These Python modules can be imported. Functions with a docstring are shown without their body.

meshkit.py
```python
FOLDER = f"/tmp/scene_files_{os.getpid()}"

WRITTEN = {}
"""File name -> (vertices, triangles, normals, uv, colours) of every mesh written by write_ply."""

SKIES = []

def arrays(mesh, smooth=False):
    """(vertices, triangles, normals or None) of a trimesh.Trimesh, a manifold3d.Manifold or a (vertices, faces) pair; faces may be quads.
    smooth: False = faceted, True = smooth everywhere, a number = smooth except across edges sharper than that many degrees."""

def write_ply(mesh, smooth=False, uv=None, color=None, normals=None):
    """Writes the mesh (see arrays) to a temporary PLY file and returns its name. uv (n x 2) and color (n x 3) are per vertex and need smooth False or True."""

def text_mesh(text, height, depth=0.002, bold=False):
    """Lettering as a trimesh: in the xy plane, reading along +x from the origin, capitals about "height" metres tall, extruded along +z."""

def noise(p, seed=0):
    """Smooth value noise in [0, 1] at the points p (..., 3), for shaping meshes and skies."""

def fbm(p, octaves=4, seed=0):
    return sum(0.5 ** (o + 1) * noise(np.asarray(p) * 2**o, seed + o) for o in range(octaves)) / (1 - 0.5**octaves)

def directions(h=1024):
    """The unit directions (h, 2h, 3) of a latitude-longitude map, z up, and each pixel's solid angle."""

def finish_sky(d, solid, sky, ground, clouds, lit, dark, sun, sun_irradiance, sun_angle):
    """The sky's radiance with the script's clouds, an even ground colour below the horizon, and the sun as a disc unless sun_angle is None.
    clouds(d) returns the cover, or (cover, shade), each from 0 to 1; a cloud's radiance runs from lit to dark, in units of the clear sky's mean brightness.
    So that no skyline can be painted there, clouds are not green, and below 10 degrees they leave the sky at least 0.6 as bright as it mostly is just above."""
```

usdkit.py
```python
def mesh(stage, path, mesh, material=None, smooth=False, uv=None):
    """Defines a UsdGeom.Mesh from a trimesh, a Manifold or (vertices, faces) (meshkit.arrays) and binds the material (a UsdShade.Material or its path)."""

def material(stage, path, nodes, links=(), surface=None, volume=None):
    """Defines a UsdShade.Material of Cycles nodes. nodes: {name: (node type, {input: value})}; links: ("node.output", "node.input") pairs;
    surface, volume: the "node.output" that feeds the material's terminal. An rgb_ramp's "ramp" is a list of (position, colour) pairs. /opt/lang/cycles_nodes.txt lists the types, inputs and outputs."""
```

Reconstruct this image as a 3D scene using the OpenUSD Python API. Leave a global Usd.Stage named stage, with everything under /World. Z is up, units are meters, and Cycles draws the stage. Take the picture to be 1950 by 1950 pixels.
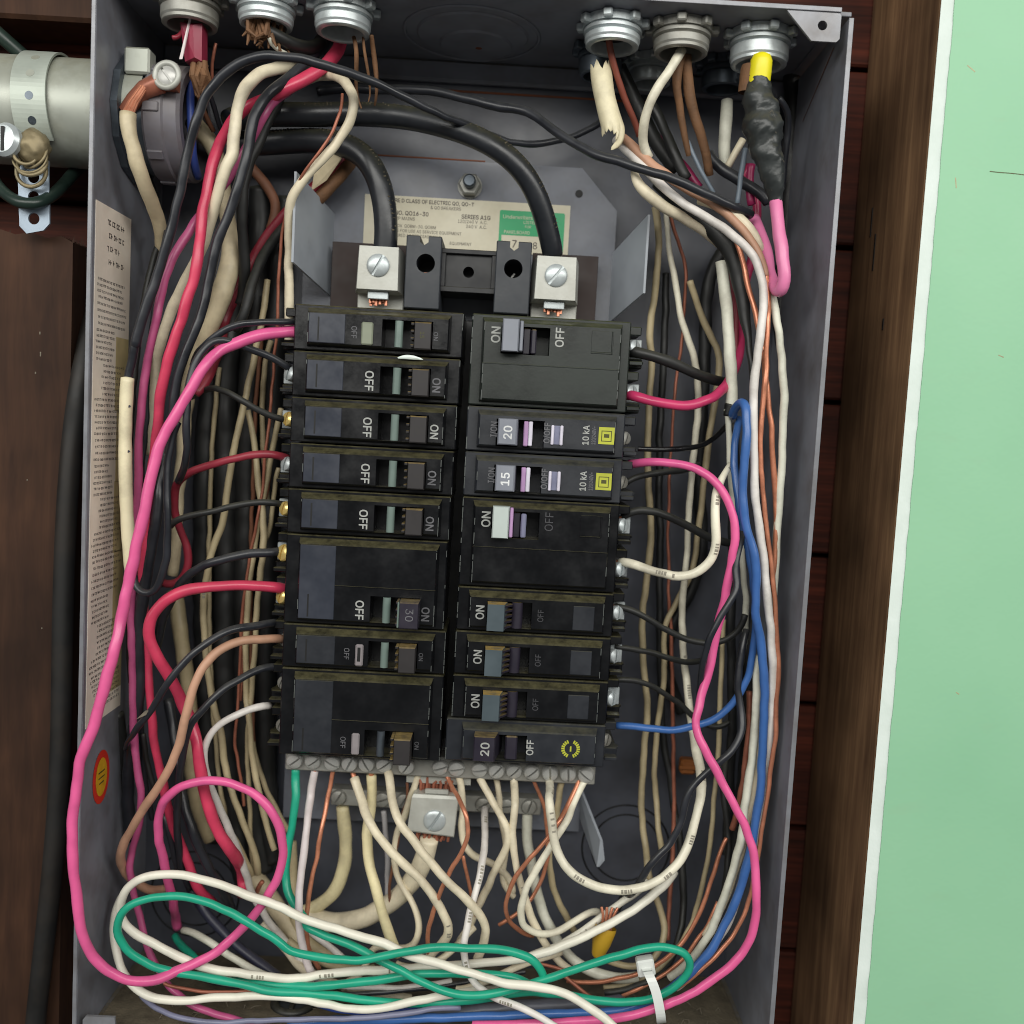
import math, random, numpy as np, trimesh, manifold3d, meshkit, usdkit
from shapely.geometry import Polygon, Point, box as sbox
from scipy.interpolate import splprep, splev
from pxr import Usd, UsdGeom, UsdLux, UsdShade, Gf, Sdf

# ------------------------------------------------------------------ stage, camera, light
stage = Usd.Stage.CreateInMemory()
UsdGeom.SetStageUpAxis(stage, 'Z')
UsdGeom.SetStageMetersPerUnit(stage, 1.0)
UsdGeom.Xform.Define(stage, '/World')
UsdGeom.Scope.Define(stage, '/World/Looks')
rng = random.Random(7)


def place(x, right, up, back, pos):
    m = Gf.Matrix4d(*[float(v) for r, w in ((right, 0), (up, 0), (back, 0), (pos, 1)) for v in (*r, w)])
    x.AddTransformOp().Set(m)


CAM_POS, PITCH, YAW, ROLL = (0.0246, -0.4902, -0.21068), 0.0807, 0.01355, -0.05479
cam = UsdGeom.Camera.Define(stage, '/World/camera')
cam.CreateHorizontalApertureAttr(36.0)
cam.CreateFocalLengthAttr(36.0 * 1867.1 / 1950)
cam.CreateClippingRangeAttr((0.02, 100.0))
cam.CreateFStopAttr(5.6)
cam.CreateFocusDistanceAttr(0.505)
cam.GetPrim().CreateAttribute('exposure', Sdf.ValueTypeNames.Float).Set(0.0)
cp, sp, cy, sy, cr, sr = math.cos(PITCH), math.sin(PITCH), math.cos(YAW), math.sin(YAW), math.cos(ROLL), math.sin(ROLL)
fwd = np.array([sy * cp, cy * cp, -sp])
rgt = np.array([cy, -sy, 0])
dwn = np.cross(fwd, rgt)
place(cam, cr * rgt + sr * dwn, -(-sr * rgt + cr * dwn), -fwd, CAM_POS)


def srgb(*c):
    c = np.array(c, float) / 255
    return tuple(np.where(c <= 0.04045, c / 12.92, ((c + 0.055) / 1.055) ** 2.4).round(4))


def rect_light(name, pos, target, w, h, power, color):
    l = UsdLux.RectLight.Define(stage, '/World/' + name)
    l.CreateWidthAttr(w)
    l.CreateHeightAttr(h)
    l.CreateIntensityAttr(power)
    l.CreateColorAttr(Gf.Vec3f(*color))
    l.CreateNormalizeAttr(False)
    b = np.array(pos, float) - np.array(target, float)
    b /= np.linalg.norm(b)
    r = np.cross([0, 0, 1], b)
    r /= np.linalg.norm(r)
    place(l, r, np.cross(b, r), b, pos)


# daylight from a wide opening above and in front of the panel, and the even light of the room
rect_light('window_light', (0.05, -1.4, 0.46), (0.0, 0.0, -0.25), 5.0, 0.62, 6.2, (1.0, 0.985, 0.93))
dome = UsdLux.DomeLight.Define(stage, '/World/room_light')
dome_mat = usdkit.material(stage, '/World/Looks/room_glow', {'b': ('background_shader', {'color': (0.97, 0.98, 0.97), 'strength': 0.14})}, surface='b.background')
UsdShade.MaterialBindingAPI.Apply(dome.GetPrim()).Bind(dome_mat)

# ------------------------------------------------------------------ helpers
names = {}


def numbered(base, name):
    k = names.get((base, name), 0)
    names[(base, name)] = k + 1
    return name if k == 0 else '%s_%03d' % (name, k)


def pathof(p):
    return '/World' if p is None else str(p.GetPath())


def tag(o, label=None, cat=None, group=None, kind=None):
    for k, v in (('label', label), ('category', cat), ('group', group), ('kind', kind)):
        if v:
            o.SetCustomDataByKey(k, v)
    return o


def thing(name, label=None, cat=None, group=None, kind=None):
    o = UsdGeom.Xform.Define(stage, '/World/' + numbered('/World', name)).GetPrim()
    return tag(o, label, cat, group, kind)


def obj(name, mesh, mat, parent=None, smooth=False, label=None, cat=None, group=None, kind=None):
    """mesh in millimetres"""
    if isinstance(mesh, list):
        mesh = trimesh.util.concatenate([tm(m) for m in mesh])
    mesh = tm(mesh)
    mesh = mesh.copy()
    mesh.apply_scale(0.001)
    base = pathof(parent)
    o = usdkit.mesh(stage, base + '/' + numbered(base, name), mesh, M[mat], smooth=smooth).GetPrim()
    return tag(o, label, cat, group, kind)


def tm(m):
    if isinstance(m, trimesh.Trimesh):
        return m
    a = m.to_mesh()
    return trimesh.Trimesh(np.array(a.vert_properties[:, :3]), np.array(a.tri_verts), process=False)


def man(m):
    m = m.copy()
    m.merge_vertices()
    if m.volume < 0:
        m.invert()
    o = manifold3d.Manifold(manifold3d.Mesh(vert_properties=np.asarray(m.vertices, np.float32), tri_verts=np.asarray(m.faces, np.uint32)))
    assert o.status() == manifold3d.Error.NoError and o.volume() > 0, o.status()
    return o


def hull(pts):
    return trimesh.convex.convex_hull(np.array(pts, float))


def rbox(x0, x1, y0, y1, z0, z1, b=0.4):
    """box with chamfered edges"""
    x0, x1, y0, y1, z0, z1 = min(x0, x1), max(x0, x1), min(y0, y1), max(y0, y1), min(z0, z1), max(z0, z1)
    b = min(b, (x1 - x0) / 2.2, (y1 - y0) / 2.2, (z1 - z0) / 2.2)
    p = []
    for x, sx in ((x0, 1), (x1, -1)):
        for y, sy_ in ((y0, 1), (y1, -1)):
            for z, sz in ((z0, 1), (z1, -1)):
                p += [(x, y + sy_ * b, z + sz * b), (x + sx * b, y, z + sz * b), (x + sx * b, y + sy_ * b, z)]
    return hull(p)


def bx(x0, x1, y0, y1, z0, z1):
    return trimesh.creation.box(bounds=[(min(x0, x1), min(y0, y1), min(z0, z1)), (max(x0, x1), max(y0, y1), max(z0, z1))])


def axes(d):
    d = np.array(d, float) / np.linalg.norm(d)
    a = np.cross(d, (0, 0, 1.0) if abs(d[2]) < 0.9 else (1.0, 0, 0))
    a /= np.linalg.norm(a)
    return d, a, np.cross(d, a)


def lathe(profile, p0, d, n=28):
    """profile [(t, r)] turned about the axis through p0 along d"""
    d, a, b = axes(d)
    ang = np.arange(n) * 2 * math.pi / n
    ring = np.cos(ang)[:, None] * a + np.sin(ang)[:, None] * b
    v, rows, f = [], [], []
    for t, r in profile:
        c = np.array(p0, float) + t * d
        rows.append((len(v), 1 if r <= 1e-6 else n))
        v += [c] if r <= 1e-6 else list(c + r * ring)
    for (s0, k0), (s1, k1) in zip(rows, rows[1:]):
        for j in range(n):
            j2 = (j + 1) % n
            if k0 > 1:
                f.append((s0 + j, s0 + j2, s1 + (j2 if k1 > 1 else 0)))
            if k1 > 1:
                f.append((s0 + (j2 if k0 > 1 else 0), s1 + j2, s1 + j) if k0 == 1 else (s0 + j, s1 + j2, s1 + j))
    m = trimesh.Trimesh(np.array(v), f, process=False)
    m.fix_normals()
    if m.is_watertight and m.volume < 0:
        m.invert()
    return m


def torus(c, d, R, r, n=36, k=10, a0=0, a1=2 * math.pi):
    pr = [(r * math.sin(t), R + r * math.cos(t)) for t in np.linspace(0, 2 * math.pi, k + 1)]
    m = lathe(pr, c, d, n)
    m.merge_vertices()
    m.fix_normals()
    return m


def tube(P, R, n=12, cap=True):
    P, R = np.asarray(P, float), np.asarray(R, float)
    t = np.gradient(P, axis=0)
    t /= np.linalg.norm(t, axis=1, keepdims=True) + 1e-9
    u = np.zeros_like(P)
    a = np.cross(t[0], (0, 1.0, 0) if abs(t[0][1]) < 0.9 else (1.0, 0, 0))
    for i in range(len(P)):
        a = a - t[i] * np.dot(a, t[i])
        a /= np.linalg.norm(a)
        u[i] = a
    w = np.cross(t, u)
    ang = np.arange(n) * 2 * math.pi / n
    v = P[:, None] + R[:, None, None] * (np.cos(ang)[None, :, None] * u[:, None] + np.sin(ang)[None, :, None] * w[:, None])
    i, j = np.meshgrid(np.arange(len(P) - 1), np.arange(n), indexing='ij')
    q = np.stack([i * n + j, i * n + (j + 1) % n, (i + 1) * n + (j + 1) % n, (i + 1) * n + j], -1).reshape(-1, 4)
    f = np.vstack([q[:, [0, 1, 2]], q[:, [0, 2, 3]]])
    v = v.reshape(-1, 3)
    if cap:
        m = len(v)
        v = np.vstack([v, P[0] - t[0] * R[0] * 0.25, P[-1] + t[-1] * R[-1] * 0.25])
        k = np.arange(n)
        e = (len(P) - 1) * n
        f = np.vstack([f, np.stack([np.full(n, m), (k + 1) % n, k], 1), np.stack([np.full(n, m + 1), e + k, e + (k + 1) % n], 1)])
    return trimesh.Trimesh(v, f, process=False), (P, t, u, w)


def spline(C, step=3.0, smooth=0.35):
    """points (n x 4: x y z r, mm) resampled along a smooth curve"""
    C = np.asarray(C, float)
    d = np.r_[0, np.cumsum(np.linalg.norm(np.diff(C[:, :3], axis=0), axis=1))]
    if len(C) == 2:
        s = np.linspace(0, 1, 8)
        return C[0] + s[:, None] * (C[1] - C[0])
    k = min(3, len(C) - 1)
    e = np.r_[0, np.cumsum(np.sqrt(np.linalg.norm(np.diff(C[:, :3], axis=0), axis=1)))]
    tck, _ = splprep(C[:, :3].T, u=e, k=k, s=len(C) * smooth ** 2)
    s = np.interp(np.linspace(0, d[-1], max(8, int(d[-1] / step))), d, e)
    P = np.stack(splev(s, tck), 1)
    return np.c_[P, np.interp(s, e, C[:, 3])]


def lettering(text, size, at, turn=0, depth=0.12, bold=False, squash=1.0):
    """letters lying in a plane y = at[1] facing the camera side, centred at (x, z); turn -90 reads downwards, 90 upwards"""
    m = meshkit.text_mesh(text, size, depth, bold)
    m.apply_translation(-m.bounds.mean(0))
    v = m.vertices.copy()
    v[:, 0] *= squash
    a = math.radians(turn)
    x = v[:, 0] * math.cos(a) - v[:, 1] * math.sin(a)
    z = v[:, 0] * math.sin(a) + v[:, 1] * math.cos(a)
    return trimesh.Trimesh(np.c_[x + at[0], -v[:, 2] + at[1], z + at[2]], m.faces, process=False)


def screw_head(c, d, r, h, slot=30, sw=None):
    d, a, b = axes(d)
    m = man(lathe([(-h, 0), (-h, r), (0, r), (h * 0.35, r * 0.86), (h * 0.55, r * 0.5), (h * 0.6, 0)], c, d, 28))
    sw = sw or r * 0.24
    s = trimesh.creation.box((r * 2.4, sw, h * 1.6))
    T = np.eye(4)
    t = math.radians(slot)
    e = math.cos(t) * a + math.sin(t) * b
    T[:3, 0], T[:3, 1], T[:3, 2], T[:3, 3] = e, np.cross(d, e), d, np.array(c) + d * h * 0.75
    s.apply_transform(T)
    return tm(m - man(s))


# ------------------------------------------------------------------ materials
M = {}


def mat(name, nodes, links, surface='p.BSDF'):
    M[name] = usdkit.material(stage, '/World/Looks/' + name, nodes, links, surface)


def plain(name, col, rough=0.5, metal=0.0, vary=0.18, scale=60.0, dust=0.0, dustcol=(112, 104, 78), bump=0.0, spec=0.5, bscale=600.0, coat=0.0, grime=0.0, gcol=(88, 76, 58)):
    """paint, plastic or metal: colour mottled by noise, dust lying on faces that look upwards"""
    c = np.array(srgb(*col))
    nodes = {
        'g': ('geometry', {}),
        'n': ('noise_texture', {'scale': scale, 'detail': 4.0, 'roughness': 0.6}),
        'r': ('rgb_ramp', {'ramp': [(0.25, tuple(c * (1 - vary))), (0.75, tuple(np.minimum(c * (1 + vary), 0.95)))]}),
        'p': ('principled_bsdf', {'roughness': rough, 'metallic': metal, 'specular_ior_level': spec, 'coat_weight': coat, 'coat_roughness': 0.15}),
        'rn': ('map_range', {'from_min': 0.3, 'from_max': 0.7, 'to_min': max(rough - 0.1, 0.05), 'to_max': min(rough + 0.12, 1.0)}),
    }
    links = [('g.position', 'n.vector'), ('n.fac', 'r.fac'), ('n.fac', 'rn.value'), ('rn.result', 'p.roughness')]
    out = 'r.color'
    if grime > 0:
        nodes.update({
            'gn': ('noise_texture', {'scale': 33.0, 'detail': 7.0, 'roughness': 0.68}),
            'gm': ('map_range', {'from_min': 0.44, 'from_max': 0.74, 'to_min': 0.0, 'to_max': grime, 'clamp': True}),
            'gx': ('mix_color', {'b': srgb(*gcol)}),
        })
        links += [('g.position', 'gn.vector'), ('gn.fac', 'gm.value'), ('gm.result', 'gx.fac'), (out, 'gx.a')]
        out = 'gx.result'
    if dust > 0:
        nodes.update({
            'x': ('separate_xyz', {}),
            'dn': ('noise_texture', {'scale': 180.0, 'detail': 5.0, 'roughness': 0.7}),
            'dm': ('map_range', {'from_min': 0.15, 'from_max': 0.85, 'to_min': 0.0, 'to_max': dust, 'clamp': True}),
            'dr': ('map_range', {'from_min': 0.3, 'from_max': 0.62, 'to_min': 0.25, 'to_max': 1.0, 'clamp': True}),
            'mu': ('math', {'math_type': 'multiply', 'use_clamp': True}),
            'mx': ('mix_color', {'b': srgb(*dustcol)}),
        })
        links += [('g.normal', 'x.vector'), ('x.z', 'dm.value'), ('g.position', 'dn.vector'), ('dn.fac', 'dr.value'),
                  ('dm.result', 'mu.value1'), ('dr.result', 'mu.value2'), ('mu.value', 'mx.fac'), (out, 'mx.a')]
        out = 'mx.result'
    links.append((out, 'p.base_color'))
    if bump > 0:
        nodes['bn'] = ('noise_texture', {'scale': bscale, 'detail': 3.0})
        nodes['b'] = ('bump', {'strength': bump, 'distance': 0.0006})
        links += [('g.position', 'bn.vector'), ('bn.fac', 'b.height'), ('b.normal', 'p.normal')]
    mat(name, nodes, links)


def wood(name, a, b, axis='x', rough=0.7, stretch=18.0, scale=9.0):
    sc = {'x': (1.0, stretch, stretch), 'z': (stretch, stretch, 1.0)}[axis]
    mat(name, {
        'g': ('geometry', {}),
        'm': ('mapping', {'scale': sc}),
        'n': ('noise_texture', {'scale': scale, 'detail': 6.0, 'roughness': 0.62, 'distortion': 0.35}),
        'r': ('rgb_ramp', {'ramp': [(0.28, srgb(*b)), (0.5, srgb(*[(p + q) / 2 for p, q in zip(a, b)])), (0.72, srgb(*a))]}),
        'n2': ('noise_texture', {'scale': 14.0, 'detail': 3.0}),
        'r2': ('map_range', {'from_min': 0.35, 'from_max': 0.65, 'to_min': 0.55, 'to_max': 1.15, 'clamp': True}),
        'mx': ('vector_math', {'math_type': 'scale'}),
        'b': ('bump', {'strength': 0.5, 'distance': 0.0008}),
        'p': ('principled_bsdf', {'roughness': rough, 'specular_ior_level': 0.25}),
    }, [('g.position', 'm.vector'), ('m.vector', 'n.vector'), ('n.fac', 'r.fac'), ('g.position', 'n2.vector'), ('n2.fac', 'r2.value'),
        ('r.color', 'mx.vector1'), ('r2.result', 'mx.scale'), ('mx.vector', 'p.base_color'), ('n.fac', 'b.height'), ('b.normal', 'p.normal')])


# colours of wire insulation
plain('black', (36, 38, 44), 0.34, dust=0.5, dustcol=(92, 92, 88), vary=0.3)
plain('blackd', (30, 31, 31), 0.5, dust=0.6, dustcol=(78, 78, 68), vary=0.3)
plain('blackg', (18, 18, 20), 0.22, vary=0.3)
plain('navy', (40, 42, 60), 0.42, dust=0.3, dustcol=(80, 80, 84))
plain('red', (204, 60, 92), 0.34, vary=0.12, dust=0.15, dustcol=(190, 90, 90), grime=0.4, gcol=(110, 44, 56))
plain('reddark', (142, 42, 58), 0.42, vary=0.2, dust=0.2, dustcol=(150, 80, 70), grime=0.4, gcol=(70, 30, 32))
plain('pinkred', (196, 56, 102), 0.34, vary=0.12, grime=0.3, gcol=(110, 44, 64))
plain('pink', (224, 94, 150), 0.32, vary=0.1, grime=0.22, gcol=(130, 60, 90))
plain('pinklight', (228, 128, 174), 0.36, vary=0.06, grime=0.2, gcol=(150, 90, 110))
plain('mauve', (174, 78, 122), 0.36, vary=0.14, grime=0.4, gcol=(100, 50, 70))
plain('magdark', (150, 36, 84), 0.4, vary=0.2)
plain('cream', (232, 221, 194), 0.42, vary=0.13, scale=40, dust=0.15, grime=0.55)
plain('dirtycream', (206, 192, 160), 0.5, vary=0.3, scale=34, dust=0.3, dustcol=(120, 104, 66), grime=0.55)
plain('yellowcream', (228, 216, 172), 0.44, vary=0.14, scale=40, grime=0.55)
plain('olive', (176, 162, 128), 0.5, vary=0.22, scale=40, dust=0.3, grime=0.55)
plain('white', (232, 229, 214), 0.36, vary=0.06, grime=0.25)
plain('white2', (236, 231, 210), 0.4, vary=0.1, scale=40, grime=0.55)
plain('greywhite', (224, 219, 214), 0.4, vary=0.12, scale=40, grime=0.55)
plain('pinkwhite', (214, 204, 204), 0.38, vary=0.08, grime=0.3)
plain('pale', (220, 220, 204), 0.42, vary=0.1, grime=0.55)
plain('green', (30, 162, 130), 0.34, vary=0.1, grime=0.3, gcol=(30, 96, 78))
plain('blue', (60, 102, 166), 0.32, vary=0.12, grime=0.3, gcol=(40, 60, 100))
plain('bluedark', (50, 70, 140), 0.4, vary=0.15)
plain('tan', (190, 146, 120), 0.5, vary=0.14, scale=50, grime=0.4)
plain('grey', (170, 168, 170), 0.42)
plain('slate', (92, 94, 104), 0.42, grime=0.4, gcol=(60, 56, 54))
plain('ink_worn', (62, 62, 66), 0.6, vary=0.4, scale=300)
plain('lavender', (120, 122, 146), 0.34)
plain('bluegrey', (110, 122, 134), 0.45)
plain('brown', (120, 78, 56), 0.7, vary=0.3)
plain('brownred', (128, 66, 52), 0.5, vary=0.2)
plain('paper', (112, 80, 54), 0.75, vary=0.35, scale=120, bump=0.4, bscale=900)
plain('copper', (206, 136, 106), 0.32, metal=0.45, vary=0.15, scale=120, grime=0.45, gcol=(110, 66, 46))
plain('copperdull', (158, 98, 78), 0.42, metal=0.3, vary=0.25, scale=120)
plain('print_ink', (140, 135, 122), 0.6)
# hardware
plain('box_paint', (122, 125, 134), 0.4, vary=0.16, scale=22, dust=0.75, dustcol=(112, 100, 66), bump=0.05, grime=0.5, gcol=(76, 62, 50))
plain('box_paint_shaded', (74, 77, 86), 0.4, vary=0.2, scale=22, dust=0.5, dustcol=(112, 100, 66), bump=0.05, grime=0.5, gcol=(48, 46, 46))  # box paint darkened to put the gutter shade into the back panel
plain('box_paint_pan', (106, 110, 120), 0.42, vary=0.14, scale=26, dust=0.4, bump=0.05, grime=0.5, gcol=(70, 68, 64))
plain('box_edge', (130, 132, 138), 0.35, vary=0.1, metal=0.2, grime=0.5, gcol=(90, 80, 70))
plain('fin_paint', (150, 156, 164), 0.42, vary=0.1)
plain('breaker_plastic', (13, 14, 17), 0.27, spec=0.45, vary=0.3, scale=70, dust=0.72, dustcol=(96, 92, 66), bump=0.06)
plain('edge_highlight', (88, 92, 90), 0.4, vary=0.2)  # pale tone of the edge highlights painted on the breakers
plain('breaker_newer', (34, 37, 43), 0.42, vary=0.2, scale=60, dust=0.5, dustcol=(96, 94, 76), bump=0.05)
plain('breaker_green', (25, 32, 28), 0.4, vary=0.55, scale=32, dust=0.6, dustcol=(92, 94, 66), bump=0.05)
plain('breaker_clear', (52, 56, 66), 0.3, vary=0.14, scale=60, dust=0.35, grime=0.3, gcol=(36, 38, 44))
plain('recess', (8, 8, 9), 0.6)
plain('handle_dark', (40, 37, 38), 0.55, vary=0.14, dust=0.8, dustcol=(150, 128, 74))
plain('handle_blue', (68, 80, 86), 0.5, vary=0.12, dust=0.95, dustcol=(178, 148, 76))
plain('handle_grey', (128, 132, 142), 0.38, vary=0.06)
plain('handle_pale', (184, 194, 190), 0.34, vary=0.05)
plain('handle_plum', (40, 36, 48), 0.4, vary=0.1, dust=0.6, dustcol=(150, 132, 84))
plain('drum', (108, 124, 118), 0.25, vary=0.1)  # pale although the drum is black: its highlight is put into the colour
plain('flag_purple', (176, 140, 182), 0.35)
plain('flag_white', (210, 206, 220), 0.35)
plain('button_grey', (132, 126, 128), 0.45)
plain('button_sage', (128, 134, 116), 0.5)
plain('ink_bright', (214, 216, 216), 0.5)
plain('ink_white', (160, 162, 158), 0.55, vary=0.12, scale=200)
plain('ink_grey', (98, 98, 102), 0.6, vary=0.3, scale=200)
plain('ink_yellow', (176, 180, 54), 0.5)
plain('ink_dark', (70, 70, 24), 0.6)
plain('aluminium', (178, 179, 172), 0.45, metal=0.15, vary=0.1, scale=80, bump=0.1, grime=0.4, gcol=(120, 116, 100))
plain('steel', (182, 182, 178), 0.36, metal=0.2, vary=0.14, scale=90)
plain('zinc', (186, 194, 196), 0.32, metal=0.35, vary=0.14, scale=70, grime=0.5, gcol=(96, 92, 80))
plain('zinc_dull', (150, 150, 144), 0.4, metal=0.3, vary=0.2, scale=70, grime=0.5)
plain('zinc_dark', (92, 100, 108), 0.4, metal=0.7, vary=0.25, scale=70)
plain('brass', (226, 200, 124), 0.24, metal=0.5, vary=0.12)
plain('bakelite', (42, 46, 52), 0.5, vary=0.14, dust=0.35, dustcol=(100, 96, 78), bump=0.06)
plain('bakelite_dark', (24, 25, 28), 0.5, vary=0.2, dust=0.4, dustcol=(90, 86, 66))
plain('fibre_board', (52, 42, 40), 0.7, vary=0.16)
plain('label_paper', (236, 226, 212), 0.6, vary=0.07, scale=18, grime=0.3, gcol=(160, 140, 110))
plain('label_stain', (182, 166, 122), 0.7, vary=0.3, scale=40)
plain('plate_paper', (206, 200, 178), 0.5, vary=0.06, scale=30, grime=0.35, gcol=(150, 140, 110))
plain('plate_green', (44, 156, 102), 0.45, vary=0.08)
plain('ink_label', (66, 58, 58), 0.7)
plain('sticker_red', (206, 52, 36), 0.5)
plain('sticker_yellow', (204, 158, 30), 0.5, vary=0.15, scale=200)
plain('galvanised', (172, 176, 166), 0.46, metal=0.35, vary=0.18, scale=16, dust=0.25, dustcol=(150, 142, 90), grime=0.6, gcol=(110, 108, 90))
plain('strap_steel', (178, 186, 176), 0.46, metal=0.3, vary=0.12, scale=40)
plain('strap_bright', (158, 172, 186), 0.34, metal=0.4, vary=0.1)
plain('bolt_rusty', (136, 124, 96), 0.5, metal=0.4, vary=0.35, scale=120)
plain('grey_plastic', (108, 106, 114), 0.45, vary=0.14, dust=0.3, grime=0.4)
plain('tape', (46, 50, 50), 0.36, vary=0.35, scale=60, dust=0.8, dustcol=(104, 100, 78), bump=0.5, bscale=260)
plain('cap_yellow', (232, 220, 30), 0.4, vary=0.04)
plain('nut_yellow', (176, 140, 36), 0.42, vary=0.12)
plain('tie_white', (216, 220, 216), 0.3, vary=0.04)
plain('maroon', (140, 42, 66), 0.4, vary=0.15)
plain('cable_black', (30, 33, 38), 0.36, vary=0.25, scale=50, dust=0.6, dustcol=(82, 80, 58), bump=0.08)
plain('sheath', (228, 218, 184), 0.46, vary=0.08, scale=30, grime=0.55)
plain('rust', (120, 66, 38), 0.8, vary=0.3)
plain('dust_patch', (94, 86, 70), 0.95, vary=0.35, scale=140, bump=0.8, bscale=700)
plain('lint', (120, 112, 98), 0.9, vary=0.3, scale=200)
plain('outer_cable', (22, 21, 20), 0.6, vary=0.4, scale=40, grime=0.5, gcol=(52, 42, 32))
plain('ground_green', (30, 46, 40), 0.35, vary=0.2)
plain('plugc', (116, 68, 30), 0.35, vary=0.2)
wood('plank_wood', (104, 48, 32), (52, 23, 15), 'x', stretch=26.0, scale=11.0)
wood('stud_wood', (148, 116, 84), (96, 70, 50), 'z', stretch=16.0, scale=9.0)
wood('post_wood', (74, 49, 34), (48, 30, 21), 'z', stretch=9.0, scale=12.0)
plain('cut_edge', (230, 244, 236), 0.7, vary=0.08, scale=60, bump=0.12)
# green wall paint: faint mottling and small scuffs
mat('green_paint', {
    'g': ('geometry', {}),
    'n': ('noise_texture', {'scale': 7.0, 'detail': 5.0, 'roughness': 0.55}),
    'r': ('rgb_ramp', {'ramp': [(0.3, srgb(138, 190, 154)), (0.7, srgb(147, 197, 161))]}),
    'm': ('mapping', {'scale': (1.0, 1.0, 2.6)}),
    'v': ('noise_texture', {'scale': 26.0, 'detail': 3.0}),
    'vr': ('map_range', {'from_min': 0.62, 'from_max': 0.8, 'to_min': 0.0, 'to_max': 0.16, 'clamp': True}),
    'x': ('mix_color', {'b': srgb(150, 168, 140)}),
    'bn': ('noise_texture', {'scale': 320.0, 'detail': 3.0}),
    'b': ('bump', {'strength': 0.12, 'distance': 0.0006}),
    'p': ('principled_bsdf', {'roughness': 0.5, 'specular_ior_level': 0.35}),
}, [('g.position', 'n.vector'), ('n.fac', 'r.fac'), ('g.position', 'm.vector'), ('m.vector', 'v.vector'), ('v.fac', 'vr.value'), ('vr.result', 'x.fac'), ('r.color', 'x.a'),
    ('x.result', 'p.base_color'), ('g.position', 'bn.vector'), ('bn.fac', 'b.height'), ('b.normal', 'p.normal')])

# ------------------------------------------------------------------ the wall around the panel
wall = thing('plank_wall', 'dark reddish brown horizontal planks behind the grey panel box', None, kind='structure')
tops = [110, 12, -90.5, -182, -275, -367.5, -446, -525.5, -640]
for i in range(len(tops) - 1):
    z1, z0 = tops[i] - 1.6, tops[i + 1] + 1.6
    obj('plank', rbox(-420, 420, 101 + rng.uniform(-1.2, 0.6), 118, z0, z1, 1.2), 'plank_wood', wall)
obj('backing_felt', bx(-420, 420, 119, 121, -640, 110), 'recess', wall)

stud = thing('timber_stud', 'brown vertical timber stud between the grey box and the green wall', 'stud')
v = rbox(225.2, 268, 0, 100, -640, 110, 3.0)
obj('timber', v, 'stud_wood', stud)
for z, y, h in ((-82, 70, 8), (-100, 62, 10), (-142, 40, 3)):
    obj('wood_check', bx(224.9, 225.6, y, y + 1.4, z - h, z + h), 'recess', stud)
post = thing('timber_post', 'dark brown timber post with a ragged top left of the box', 'post')
pr = Polygon([(-330, -124), (-262, -121), (-245, -119), (-236, -121.5), (-228, -120), (-219, -122.5), (-212, -121), (-206, -124), (-206, -640), (-330, -640)])
pm = trimesh.creation.extrude_polygon(pr, 64, engine='earcut')
pm.vertices = np.c_[pm.vertices[:, 0], 36 + pm.vertices[:, 2], pm.vertices[:, 1]]
pm.fix_normals()
obj('timber', pm, 'post_wood', post)
spl = []
for k in range(46):
    x = rng.uniform(-262, -206)
    y = rng.uniform(36, 66)
    spl.append(hull([(x, y, -124), (x + 1.4, y, -124), (x, y + 1.6, -124), (x + rng.uniform(-2, 2), y, -121 + rng.uniform(0, 3.2))]))
obj('ragged_fibre', spl, 'post_wood', post, kind='stuff')
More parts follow.
